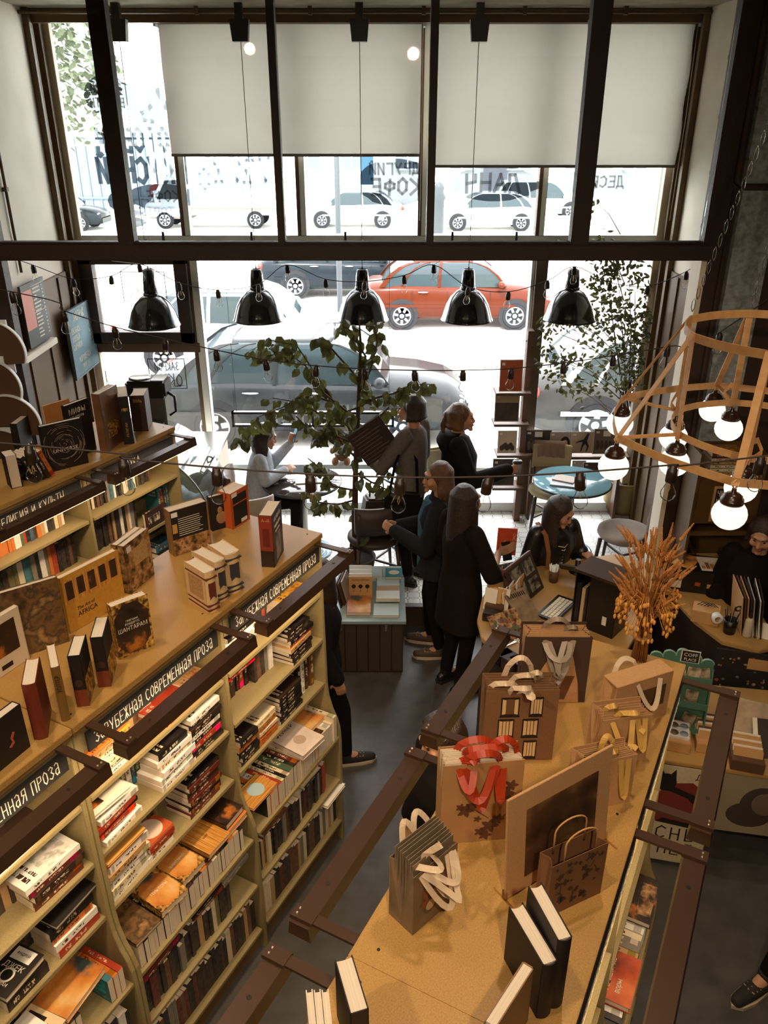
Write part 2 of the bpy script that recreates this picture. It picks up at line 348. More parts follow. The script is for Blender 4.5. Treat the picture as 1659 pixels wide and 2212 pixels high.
for sd, x0, x1, xi in (('left', -3.05, -2.9, -2.9), ('right', 2.62, 2.77, 2.62)):
    S('wall_cafe_' + sd, MB().box(x0, x1, FY + .15, WY + .1, 0, CEIL), M_white)
    sg = 1 if sd == 'left' else -1
    b = MB()
    a, c = sorted((xi, xi + sg * .02))
    b.box(a, c, FY + .15, 7.55, .2, 2.76)
    for y in (6.0, 6.45, 6.9, 7.3):
        a2, c2 = sorted((xi + sg * .018, xi + sg * .034)); b.box(a2, c2, y, y + .05, .2, 2.74)
    S('trim_wainscot_' + sd, b, M_olive, bevel=.003)
    b = MB()
    for (y, w, d) in ((7.56, .05, .05), (7.66, .03, .03), (7.74, .06, .06)):
        a, c = sorted((xi, xi + sg * d)); b.box(a, c, y, y + w, .2, CEIL)
    S('trim_jamb_' + sd, b, M_olive, bevel=.004)
    b = MB(); a, c = sorted((xi, xi + sg * .11)); b.box(a, c, 7.82, 7.9, .2, CEIL)
    S('trim_reveal_' + sd, b, M_white, bevel=.004)
# wall below/above the shop window and the closing strips beside it
S('wall_window', MB().box(-4.6, -2.9, WY, WY + .25, 0, CEIL).box(2.62, 4.3, WY, WY + .25, 0, CEIL).box(-2.9, 2.62, WY, WY + .25, -.1, .2), M_white)
S('trim_ceiling', MB().box(-2.9, 2.62, 7.62, 7.7, 4.7, 4.8).box(-2.9, 2.62, 7.78, 7.9, 4.755, 4.8), M_olive, bevel=.005)
# cable pipes on the niche walls and under the ceiling
pw = MB(); pw.tube([(-2.88, 5.5, 4.62), (-2.88, 6.55, 4.68), (-2.88, 6.62, 4.6), (-2.88, 6.62, 2.9)], .012, 8)
for z in (4.3, 3.9, 3.5, 3.1): pw.box(-2.9, -2.865, 6.6, 6.64, z, z + .03)
S('trim_pipe_left', pw, M_olive)
pw = MB(); pw.tube([(2.6, 6.95, 4.78), (2.6, 6.95, 2.95), (2.6, 7.4, 2.93)], .012, 8)
for z in (4.4, 4.0, 3.6, 3.2): pw.box(2.585, 2.62, 6.93, 6.97, z, z + .03)
S('trim_pipe_right', pw, M_olive)
pw = MB(); pw.tube([(-2.9, 7.5, 4.76), (2.6, 7.5, 4.76)], .014, 8)
for x in (-2.2, -1.5, -.6, .3, 1.1, 1.9): pw.box(x, x + .03, 7.48, 7.52, 4.74, 4.8)
S('trim_pipe_ceiling', pw, M_olive)
S('trim_pipe_pillar', MB().tube([(2.13, FY - .03, 4.8), (2.13, FY - .03, 3.66), (2.17, FY - .06, 3.63), (2.5, FY - .06, 3.63)], .02, 8).tube([(2.13, FY - .03, 3.62), (2.13, FY - .03, .1)], .012, 8), M_dark)
S('trim_opening_right', MB().box(2.005, 2.04, FY - .01, FY + .16, 0, 3.2), M_white)
# ------------------------------------------------------------------ shop window
wf = MB()
for x in (-2.87, -1.82, -.75, .355, 1.44, 2.56): wf.box(x - .035, x + .035, WY - .06, WY + .06, 3.0, 4.78, 1)
for x in (-2.87, -1.82, -.75, .355, 1.44, 2.56): wf.box(x - .045, x - .012, WY - .065, WY + .065, 3.0, 4.78, 0)
wf.box(-2.9, 2.6, WY - .07, WY + .07, 2.95, 3.03, 1); wf.box(-2.9, 2.6, WY - .12, WY - .05, 2.83, 2.9, 0); wf.box(-2.9, 2.6, WY - .06, WY + .06, 2.905, 2.945, 1)
wf.box(-2.9, 2.6, WY - .06, WY + .06, 4.74, 4.8, 1)
for x, w, mi in ((-2.87, .05, 0), (-1.79, .035, 1), (-1.84, .02, 0), (2.57, .05, 1)): wf.box(x - w, x + w, WY - .06, WY + .06, .2, 2.9, mi)
wf.box(1.42, 1.53, WY - .12, WY + .08, .2, 2.9, 0); wf.box(1.39, 1.42, WY - .06, WY + .06, .2, 2.9, 1)
wf.box(-2.9, 2.6, WY - .06, WY + .06, .2, .3, 1); wf.box(-2.9, -1.8, WY - .08, WY + .05, 1.94, 2.03, 0)
win = S('window_1', wf, [M_winbrown, M_winwhite], bevel=.004)
pn = MB(); pn.box(-2.85, 2.55, WY - .006, WY + .006, 3.03, 4.75); S('glass_upper', pn, M_glass, parent=win)
pn = MB(); pn.box(-2.85, -1.85, WY - .006, WY + .006, .3, 1.95).box(-1.76, 1.4, WY - .006, WY + .006, .3, 2.84).box(1.53, 2.54, WY - .006, WY + .006, .3, 2.84); S('glass_lower', pn, M_glass, parent=win)
sash = MB()
for a in ((-2.84, -2.72, 2.04, 2.86), (-1.96, -1.84, 2.04, 2.86), (-2.84, -1.84, 2.04, 2.15), (-2.84, -1.84, 2.78, 2.86)): sash.box(a[0], a[1], WY - .14, WY - .02, a[2], a[3])
S('sash', sash, M_frame, parent=win, bevel=.006)
S('glass_sash', MB().box(-2.72, -1.96, WY - .085, WY - .075, 2.15, 2.78), M_glass, parent=win)
# hooks on the transom rod
rod = MB(); rod.tube([(-2.3, WY - .2, 2.99), (1.7, WY - .2, 2.99)], .006, 6)
for x in (-1.2, -.35, .62, 1.2, -2.0): rod.box(x - .01, x + .01, WY - .215, WY - .19, 2.9, 3.08)
for x in (-2.2, -.2, 1.6): rod.box(x - .01, x + .01, WY - .2, WY - .05, 2.985, 2.998)
S('rod', rod, M_black, parent=win)
# hand-painted lettering stuck on the panes (read from the street)
def film(name, t):
    m = bpy.data.materials.new(name); m.use_nodes = True; nt = m.node_tree; tr = nd(nt, 'ShaderNodeBsdfTransparent'); tr.inputs[0].default_value = t + (1,); ms = nd(nt, 'ShaderNodeMixShader'); ms.inputs[0].default_value = .93
    nt.links.new(nt.nodes['Principled BSDF'].outputs[0], ms.inputs[1]); nt.links.new(tr.outputs[0], ms.inputs[2]); nt.links.new(ms.outputs[0], nt.nodes['Material Output'].inputs[0]); return m
M_stk = film('window_sticker', (.15, .165, .19)); M_stk2 = film('window_sticker_white', (.42, .42, .42)); M_stk3 = film('window_sticker_line', (.14, .142, .146))
st = MB(); yy = WY - .009
def wletters(text, cx, z, cw, h, sw, m, gap=.3):
    n = sum(.7 if c == ' ' else 1 for c in text); wd = cw * (1 + gap) * n
    strokes(st, text, cx - wd / 2, z, cw, h, sw, m, yy - (.002 if m == 1 else 0), True, gap, .04)
def blob(cx, cz, rx, rz, m=0):
    k = 26; st.add([(cx + rx * cos(2 * pi * i / k) * (1 + .08 * cos(3 * i)), yy, cz + rz * sin(2 * pi * i / k)) for i in range(k)], [list(range(k))], m)
blob(-2.4, 4.18, .2, .16); wletters('ЗАХОДИ', -2.4, 4.2, .035, .07, .012, 1); wletters('В ГОСТИ', -2.4, 4.09, .035, .07, .012, 1)
wletters('МЫ', -1.98, 3.98, .15, .24, .04, 0); wletters('ГОТОВИМ', -2.16, 3.74, .085, .18, .035, 0); wletters('ВКУСНЫЙ', -2.16, 3.48, .09, .2, .038, 0)
blob(-2.02, 3.36, .32, .11); wletters('КОФЕ', -2.0, 3.32, .06, .09, .016, 1); blob(-2.4, 3.32, .12, .09); wletters('И ТОРТЫ', -2.02, 3.2, .05, .07, .012, 0)
blob(-2.32, 3.14, .12, .045); blob(-2.32, 3.22, .1, .03)
wletters('КАКАО', -1.35, 3.42, .1, .17, .028, 0); wletters('ЧАЙ И', -1.3, 3.63, .1, .09, .026, 0)
blob(.1, 3.48, .34, .2); wletters('ДРУГИЙ', .1, 3.55, .06, .09, .018, 1); wletters('КОФЕ', .12, 3.38, .09, .13, .026, 1)
blob(1.0, 3.47, .4, .15); wletters('ЛАНЧ', 1.0, 3.4, .1, .15, .028, 1); blob(1.95, 3.48, .33, .13); wletters('ДЕСЕРТ', 1.95, 3.44, .06, .09, .016, 1)
for (x0, x1, z0, z1) in ((-2.35, -1.98, 1.55, 1.86), (-2.5, -2.08, 2.42, 2.7)):
    for a in ((x0, x0 + .008, z0, z1), (x1 - .008, x1, z0, z1), (x0, x1, z0, z0 + .008), (x0, x1, z1 - .008, z1)): st.box(a[0], a[1], yy - .002, yy, a[2], a[3], 2)
wletters('ЗАКРОЙ', -2.16, 1.74, .032, .08, .008, 2); wletters('ОКНО', -2.16, 1.58, .06, .12, .01, 2); wletters('СУХО', -2.3, 2.46, .06, .13, .009, 2)
wletters('АРТ', .75, .78, .07, .16, .018, 1); wletters('ОВЕС', 1.85, .8, .06, .08, .014, 1); wletters('И НОВЫЕ', 2.0, .62, .05, .07, .012, 1)
S('sticker', st, [M_stk, M_stk2, M_stk3], parent=win)
# ------------------------------------------------------------------ tall steel frame with panes in the opening
fr = MB(); BZ0, BZ1 = 3.2, 3.295
for x, w in ((-2.43, .07), (-1.6, .1), (-.635, .045), (.285, .045), (1.215, .11), (2.02, .07)): fr.box(x - w / 2, x + w / 2, FY - .05, FY + .05, BZ0, CEIL)
fr.box(-2.46, 2.04, FY - .06, FY + .06, BZ0, BZ1); fr.box(-2.46, 2.04, FY - .04, FY + .04, BZ1, BZ1 + .015)
fr.box(-2.46, -2.4, FY - .05, FY + .05, 0, BZ0)
steel = S('window_2', fr, M_frame, bevel=.006)
pn = MB()
M_glass2 = thin_glass('steel_frame_pane', (250, 253, 252), 0.06)
for x0, x1 in ((-2.4, -1.65), (-1.55, -.66), (-.61, .26), (.31, 1.16), (1.27, 1.98)): pn.box(x0, x1, FY - .004, FY + .004, BZ1 + .015, CEIL)
S('glass', pn, M_glass2, parent=steel)
# ------------------------------------------------------------------ roller blinds
def blind_mat():
    m = bpy.data.materials.new('blind_fabric'); m.use_nodes = True; nt = m.node_tree; b = nt.nodes['Principled BSDF']
    tc = nd(nt, 'ShaderNodeTexCoord'); nz = nd(nt, 'ShaderNodeTexNoise'); nz.inputs['Scale'].default_value = 160; nt.links.new(tc.outputs['Object'], nz.inputs['Vector'])
    mx = nd(nt, 'ShaderNodeMixRGB'); mx.inputs[1].default_value = lin((178, 162, 142)); mx.inputs[2].default_value = lin((162, 146, 126)); nt.links.new(nz.outputs['Fac'], mx.inputs[0])
    nt.links.new(mx.outputs[0], b.inputs['Base Color']); b.inputs['Roughness'].default_value = .9; b.inputs['Specular IOR Level'].default_value = .1
    tr = nd(nt, 'ShaderNodeBsdfTranslucent'); tr.inputs[0].default_value = lin((176, 168, 158)); ms = nd(nt, 'ShaderNodeMixShader'); ms.inputs[0].default_value = .3
    out = nt.nodes['Material Output']; nt.links.new(b.outputs[0], ms.inputs[1]); nt.links.new(tr.outputs[0], ms.inputs[2]); nt.links.new(ms.outputs[0], out.inputs[0]); return m
M_blind = blind_mat(); M_hem = pm('blind_hem', (126, 116, 102), .7)
for lab, x0, x1, zb in (('grey roller blind pulled halfway down over the middle of the window', -1.86, .31, 3.72), ('wider grey roller blind hanging lowest, beside the ficus corner of the window', .42, 2.57, 3.63)):
    t = empty('roller_blind', lab, 'blind', ((x0 + x1) / 2, WY - .16, 4.72), 0, 'roller blinds'); h = (x1 - x0) / 2
    b = MB(); k = 14
    for i in range(k):
        z0, z1 = (zb - 4.72) * i / k, (zb - 4.72) * (i + 1) / k
        b.add([(-h, .006 * sin(i), z0), (h, .006 * sin(i), z0), (h, .006 * sin(i + 1), z1), (-h, .006 * sin(i + 1), z1)], [(0, 1, 2, 3)], 0, True)
    b.build('fabric', M_blind, t)
    MB().cyl((-h - .02, 0, .01), (h + .02, 0, .01), .032).build('roller', M_hem, t)
    MB().box(-h, h, -.006, .006, zb - 4.72 - .02, zb - 4.72 + .004).build('hem_bar', M_hem, t)
    c = MB().tube([(h + .012, 0, 0), (h + .016, -.02, -.7), (h + .012, 0, -1.55)], .004, 5); c.build('pull_cord', M_white, t)
    b = MB(); b.box(-h - .03, -h - .015, -.04, .16, -.04, .05).box(h + .015, h + .03, -.04, .16, -.04, .05); b.build('bracket', M_winwhite, t)
# ------------------------------------------------------------------ street, cars and houses outside
M_road = pm('pale_asphalt', (214, 212, 206), .8, noise=(.6, (190, 188, 184), .6)); M_walk = pm('pavement', (222, 222, 216), .85, noise=(2, (200, 200, 196), .6))
S('street', MB().box(-60, 60, 10.0, 70, -.5, -.25), M_road)
S('pavement', MB().box(-60, 60, WY + .25, 9.9, -.5, -.1).box(-60, 60, 9.9, 10.0, -.5, -.1), M_walk)
S('kerb', MB().box(-60, 60, 39.6, 39.9, -.25, -.05), M_walk)
M_tyre = pm('tyre_rubber', (30, 31, 33), .9, spec=.1); M_rim = pm('alloy_rim', (150, 154, 158), .4); M_cglass = pm('car_glass', (40, 52, 56), .1, spec=.35)
M_chrome = pm('chrome', (225, 230, 232), .12, metal=1.0); M_tail = pm('tail_light', (120, 30, 18), .4); M_head = pm('head_light', (240, 244, 246), .15); M_plastic = pm('car_plastic', (34, 35, 38), .7, spec=.2)
def wheel(parent, x, y, r, sg, spokes):
    b = MB(); b.lathe([(r * .62, -.1), (r * .9, -.105), (r, -.06), (r, .06), (r * .9, .105), (r * .62, .1)], (0, 0, 0), 26, 0, (0, 1, 0))
    w = b.build('wheel', M_tyre, parent, (x, y, r))
    q = MB(); yf = sg * .085
    q.lathe([(r * .60, -.02), (r * .66, 0), (r * .64, .03), (r * .58, .02)], (0, yf, 0), 26, 0, (0, sg, 0), False)
    q.lathe([(0, .02), (r * .16, .02), (r * .18, 0)], (0, yf, 0), 14, 0, (0, sg, 0), False)
    for i in range(spokes):
        a = 2 * pi * i / spokes + .2; d = Vector((cos(a), 0, sin(a))); q.bar(Vector((0, yf, 0)) + d * r * .1, Vector((0, yf + sg * .015, 0)) + d * r * .62, r * (.24 if spokes <= 5 else .17), .02, (0, sg, 0))
    q.build('rim', M_rim, w)
    MB().lathe([(r * .6, 0), (0, 0)], (0, sg * .05, 0), 20, 0, (0, sg, 0), False).build('brake_disc', M_plastic, w)
KD = .1
def dk(c): return c if min(c) > 215 else tuple(255 * ((x / 255) ** 2.2 * KD) ** (1 / 2.2) for x in c)
def car(label, loc, yaw, col, L=4.3, Wd=1.72, H=1.45, wb=2.55, r=.31, hatch=False, spokes=7, rough=.25, group='cars in the street', low=None, roofcol=None):
    t = empty('car', label, 'car', loc, yaw, group); M = pm('car_paint_%d_%d_%d' % col, dk(col), rough, coat=.0, spec=.16); hl, hw = L / 2, Wd / 2
    Mr = pm('car_paint_%d_%d_%d' % roofcol, dk(roofcol), rough, coat=.0, spec=.16) if roofcol else M
    xs = [-1, -.97, -.88, -.6, -.3, 0, .3, .5, .7, .88, .97, 1]; belt = [.74, .86, .93, .95, .94, .92, .91, .90, .86, .78, .68, .58]; wdt = [.78, .88, .95, 1, 1, 1, 1, 1, .98, .93, .84, .74]
    rows = []
    for x, bz, ww in zip(xs, belt, wdt):
        w = hw * ww; zb = .24 if abs(x) < .9 else .3
        rows.append([(x * hl, sy * yy * w, zz) for sy, yy, zz in ((-1, .9, zb), (-1, 1, zb + .12), (-1, 1.0, .62), (-1, .985, bz - .1), (-1, .9, bz), (0, 0, bz + .035), (1, .9, bz), (1, .985, bz - .1), (1, 1, .62), (1, 1, zb + .12), (1, .9, zb))])
    n = 11; b = MB(); vs = [p for rw in rows for p in rw]
    fs = [(i * n + j, i * n + (j + 1) % n, (i + 1) * n + (j + 1) % n, (i + 1) * n + j) for i in range(len(rows) - 1) for j in range(n)] + [list(range(n)), [(len(rows) - 1) * n + j for j in range(n - 1, -1, -1)]]
    b.add(vs, fs, 0, True); b.build('body', M, t)
    rb, rt, ft, fb = (-hl * .9, -hl * .72, hl * .12, hl * .5) if hatch else (-hl * .78, -hl * .42, hl * .14, hl * .5)
    g = MB(); wb0, wt0 = hw * .9, hw * .7; bz = .92
    k = 6; rowg = []
    for i in range(k + 1):
        f = i / k; z = bz + (H - bz) * sin(f * pi / 2) ** .9; w = wb0 + (wt0 - wb0) * f; f2 = f ** 1.15
        rowg.append([(rb + (rt - rb) * f2, -w, z), (fb + (ft - fb) * f2, -w, z), (fb + (ft - fb) * f2 + .04 * (1 - f), 0, z), (fb + (ft - fb) * f2, w, z), (rb + (rt - rb) * f2, w, z), (rb + (rt - rb) * f2 - .04 * (1 - f), 0, z)])
    vs = [p for rw in rowg for p in rw]; g.add(vs, [(i * 6 + j, i * 6 + (j + 1) % 6, (i + 1) * 6 + (j + 1) % 6, (i + 1) * 6 + j) for i in range(k) for j in range(6)] + [[k * 6 + j for j in range(6)]], 0, False)
    g.build('glasshouse', M_cglass, t)
    rf = MB(); rf.add([(rt - .06, -wt0 - .01, H - .02), (ft + .06, -wt0 - .01, H - .02), (ft + .1, 0, H + .0), (ft + .06, wt0 + .01, H - .02), (rt - .06, wt0 + .01, H - .02), (rt - .1, 0, H), (rt, -wt0 * .8, H + .035), (ft, -wt0 * .8, H + .035), (ft, wt0 * .8, H + .035), (rt, wt0 * .8, H + .035)],
       [(0, 1, 7, 6), (1, 2, 3, 8, 7), (3, 4, 9, 8), (4, 5, 0, 6, 9), (6, 7, 8, 9), (5, 4, 3, 2, 1, 0)], 0, True); rf.build('roof', Mr, t)
    for sg in (-1, 1):
        def pp(f, x0, x1): # point on the glasshouse side
            f2 = f ** 1.15; z = bz + (H - bz) * sin(f * pi / 2) ** .9; return Vector((x0 + (x1 - x0) * f2, sg * (wb0 + (wt0 - wb0) * f + .008), z))
        for nm, x0, x1, wdh in (('pillar', rb, rt, .12), ('pillar', fb, ft, .06), ('pillar', (rb + fb) / 2 - .1, (rt + ft) / 2 - .05, .06), ('pillar', rb + .42, rt + .28, .05)):
            p_ = MB(); pts = [pp(f, x0, x1) for f in (0, .3, .6, .85, 1)]; p_.ribbon(pts, (wdh, 0, 0), .014); p_.build('pillar', Mr if nm == 'pillar' else M_plastic, t)
        for x, tgt in ((wb / 2, 0), (-wb / 2, 0)):
            wheel(t, x + .04, sg * (hw - .1), r, sg, spokes)
            MB().lathe([(r * 1.16, 0), (r * .5, 0)], (x + .04, sg * (hw + .004), r + .02), 24, 0, (0, sg, 0), False).build('wheel_arch', M_plastic, t)
        for x in (.15, -.75): MB().tube([(x - .11, sg * (hw + .01), .83), (x, sg * (hw + .035), .835), (x + .11, sg * (hw + .01), .83)], .016, 6).build('door_handle', M_chrome, t)
        for x in (.72, -.22, -1.0): MB().box(x, x + .008, sg * hw - .006, sg * hw + .004, .32, .86).build('door_seam', M_plastic, t)
        MB().box(-hl * .8, hl * .6, sg * hw - .01, sg * hw + .014, .5, .56).build('side_moulding', Mr if roofcol else M, t)
        m_ = MB(); m_.ball((fb - .12, sg * (hw + .09), 1.0), .09, .11, .075, 12); m_.build('side_mirror', M, t)
        MB().ball((-hl + .1, sg * hw * .78, .78), .1, .12, .11, 12).build('tail_light', M_tail, t)
        MB().ball((hl - .16, sg * hw * .68, .64), .12, .14, .075, 12).build('headlight', M_head, t)
    MB().box(-hl - .03, -hl + .12, -hw * .8, hw * .8, .28, .52).build('rear_bumper', M, t, bevel=.03); MB().box(hl - .14, hl + .03, -hw * .74, hw * .74, .26, .5).build('front_bumper', M, t, bevel=.03)
    return t
SZ = -.25
def cx(u, y, v): return at_y(u, v, y).x
car('orange sedan with alloy wheels parked across the road', (cx(978, 19.0, 690), 18.9, SZ), 0, (206, 82, 36), 4.25, 1.7, 1.42, 2.5, .31, spokes=7)
car('dark grey sedan parked at the kerb right outside the wide pane', (-1.1, 11.7, SZ), 0, (118, 126, 132), 4.6, 1.78, 1.46, 2.65, .33, spokes=5, rough=.18)
car('grey car with a large five-spoke wheel outside the ficus corner', (cx(1240, 11.6, 890) + 1.42, 11.7, SZ), 0, (172, 172, 168), 4.5, 1.8, 1.5, 2.68, .36, spokes=5, roofcol=(226, 228, 226))
car('white sedan between the dark grey and orange cars', (-2.75, 15.4, SZ), 0, (236, 238, 236), 4.5, 1.75, 1.45, 2.6, .32)
car('dark blue sedan showing its tail light beyond the white sedan', (-1.05, 22.4, SZ), 0, (62, 84, 100), 4.5, 1.75, 1.45, 2.6, .33)
car('blue car parked behind the grinder, seen through the narrow pane', (-6.6, 12.0, SZ), 0, (70, 132, 158), 4.3, 1.75, 1.45, 2.55, .32)
car('white sedan on the far side of the square under the middle blind', (cx(765, 38, 470), 37.6, SZ), pi, (240, 242, 240), 4.4, 1.72, 1.42, 2.6, .32)
car('white saloon parked beside the bollard on the far side', (cx(1052, 37, 470), 36.6, SZ), pi, (238, 240, 238), 4.6, 1.75, 1.44, 2.65, .32)
car('white hatchback partly hidden behind the white saloon by the bollard', (cx(1170, 40, 460), 41.0, SZ), 0, (232, 236, 238), 4.6, 1.8, 1.6, 2.65, .36, hatch=True)
car('black car at the far left corner of the square by the fence', (cx(175, 37, 480) - .9, 36.6, SZ), 0, (70, 90, 104), 4.3, 1.7, 1.4, 2.55, .32)
# white box lorry
lx = cx(470, 37.5, 470)
t = empty('lorry', 'white box lorry parked on the far side beneath the cocoa lettering', 'lorry', (lx, 37.4, SZ), pi)
MW = pm('lorry_white', (240, 242, 240), .4)
MB().box(-3.0, .95, -1.0, 1.0, .85, 2.9).build('cargo_box', MW, t, bevel=.03)
MB().box(-3.0, .95, -.9, .9, .55, .84).box(.95, 2.7, -.8, .8, .4, .6).build('chassis', pm('lorry_chassis', (120, 110, 104), .7), t)
MB().prism([(1.05, .5), (2.75, .5), (2.85, .95), (2.55, 1.15), (1.95, 2.05), (1.05, 2.15)], -.95, .95, 0, 'y').build('cab', MW, t, bevel=.04)
for sg in (-1, 1):
    MB().prism([(1.3, 1.2), (2.3, 1.2), (1.88, 1.92), (1.3, 1.96)], sg * .955 - .008, sg * .955 + .008, 0, 'y').build('cab_window', M_cglass, t)
    wheel(t, 2.05, sg * .85, .36, sg, 7); wheel(t, -1.8, sg * .85, .36, sg, 7)
# houses and the fence across the square
M_fac = pm('pale_facade', (236, 234, 226), .85); M_facw = pm('facade_window', (86, 98, 106), .3); M_grey = pm('grey_door', (150, 150, 156), .6)
t = empty('house_outside', 'pale stucco house across the square behind the parked cars', 'building', (2.0, 52, SZ))
MB().box(-7.5, 22, 0, 8, 0, 16).build('wall', M_fac, t)
for i, x in enumerate((-6.5, -3.9, -.6, 2.6, 6.0, 9.4, 12.8, 16.2)):
    for z in (1.6, 5.2, 8.8, 12.2):
        w = MB().box(x - .7, x + .7, -.08, .02, z, z + 2.0).build('window', M_facw, t)
        MB().box(x - .04, x + .04, -.14, -.06, z, z + 2.0).box(x - .75, x + .75, -.14, -.06, z - .1, z).build('window_sash', M_winwhite, w)
MB().box(3.9, 5.3, -.1, .05, 0, 2.7).build('door', M_grey, t)
t = empty('house_outside', 'low pale building behind the railings at the far corner of the square', 'building', (-22, 60, SZ)); MB().box(-14, 11, 0, 6, 0, 7).build('wall', M_fac, t)
MB().prism([(-14.5, 7), (11.5, 7), (10, 8.4), (-13, 8.4)], -.5, 6.5, 0, 'y').build('roof', M_grey, t)
t = empty('railing_fence', 'tall blue-grey railings along the far corner of the square', 'fence', (-13.2, 45, SZ))
MF = pm('fence_steel', (84, 100, 110), .6)
for i in range(16): MB().box(-4 + i * .5, -3.94 + i * .5, -.02, .02, 0, 3.6).build('bar', MF, t)
MB().box(-4.0, 3.6, -.03, .03, 3.3, 3.4).box(-4.0, 3.6, -.03, .03, .5, .6).build('rail', MF, t); MB().box(-4.0, 1.2, .05, .09, 0, 3.0).build('panel', pm('fence_panel', (100, 112, 120), .7), t)
p = at_y(340, 415, 40.0)
t = empty('road_sign', 'round red no-entry sign on a post by the railings', 'sign', (p.x, 40, SZ)); MB().cyl((0, 0, 0), (0, 0, p.z - SZ + .3), .03).build('post', M_steel, t)
b = MB(); b.cyl((0, -.05, p.z - SZ), (0, -.09, p.z - SZ), .36, n=24, m=0); b.box(-.26, .26, -.1, -.088, p.z - SZ - .07, p.z - SZ + .07, 1); b.build('disc', [pm('sign_red', (120, 36, 26), .5), M_winwhite], t)
M_pole = pm('pole_grey', (52, 58, 62), .6)
p = at_y(734, 640, 16.8); t = empty('lamp_post', 'slim grey lamp post between the white and orange cars', 'lamp post', (p.x, 16.8, SZ)); MB().lathe([(.09, 0), (.07, .3), (.055, 1), (.05, 6)], n=12).build('post', M_pole, t); MB().cyl((0, 0, 5.9), (.9, -.2, 6.2), .03).build('arm', M_pole, t)
MB().box(.45, .7, .08, .1, 3.1, 3.6).build('blue_plate', pm('street_plate', (30, 70, 92), .5), t)
p = at_y(947, 462, 31); t = empty('bollard', 'dark cast-iron bollard beside the white saloon', 'bollard', (p.x, 31, SZ)); MB().lathe([(.3, 0), (.24, .2), (.2, .5), (.2, 1.6), (.26, 1.7), (.16, 1.9), (.2, 2.05), (.1, 2.2), (0, 2.25)], n=14).build('shaft', M_pole, t)
# street tree beyond the square
def leaf_quads(mb, c, d, n, L, wd, m=0):
    """one leaf: a bent kite of four faces"""
    d = Vector(d).normalized(); s = d.cross(Vector(n)); s = s.normalized() if s.length > 1e-6 else Vector((1, 0, 0)); u = s.cross(d)
    c = Vector(c); a, b_, e = c, c + d * L * .45 + u * L * .1, c + d * L
    l, r_ = c + d * L * .24 + s * wd * .86 - u * L * .02, c + d * L * .24 - s * wd * .86 - u * L * .02
    l2, r2 = c + d * L * .6 + s * wd * .84 - u * L * .03, c + d * L * .6 - s * wd * .84 - u * L * .03; m2 = c + d * L * .75 + u * L * .05
    mb.add([a, l, b_, r_, l2, m2, r2, e], [(0, 1, 2), (0, 2, 3), (1, 4, 5, 2), (3, 2, 5, 6), (4, 7, 5), (6, 5, 7)], m, False)
def out_tree(label, x, y, h, rr, seed):
    t = empty('street_tree', label, 'tree', (x, y, SZ)); rnd = random.Random(seed)
    MB().tube([(0, 0, 0), (.1, 0, h * .5), (0, 0, h * .9)], [.22, .16, .06], 8).build('trunk', pm('pale_bark', (150, 140, 128), .9), t)
    b = MB()
    for i in range(1500):
        d = Vector((rnd.gauss(0, 1), rnd.gauss(0, 1), rnd.gauss(0, .8))); d = d.normalized() * rr * rnd.random() ** .45
        leaf_quads(b, Vector((0, 0, h)) + d, (rnd.uniform(-1, 1), rnd.uniform(-1, 1), -.4), (rnd.random(), rnd.random(), 1), .34, .12)
    b.build('foliage', pm('pale_leaves', (74, 82, 58), .7), t)
p = at_y(150, 130, 34); out_tree('leafy street tree beyond the bubble lettering', p.x - 1.5, 34, p.z + .4, 3.4, 3)
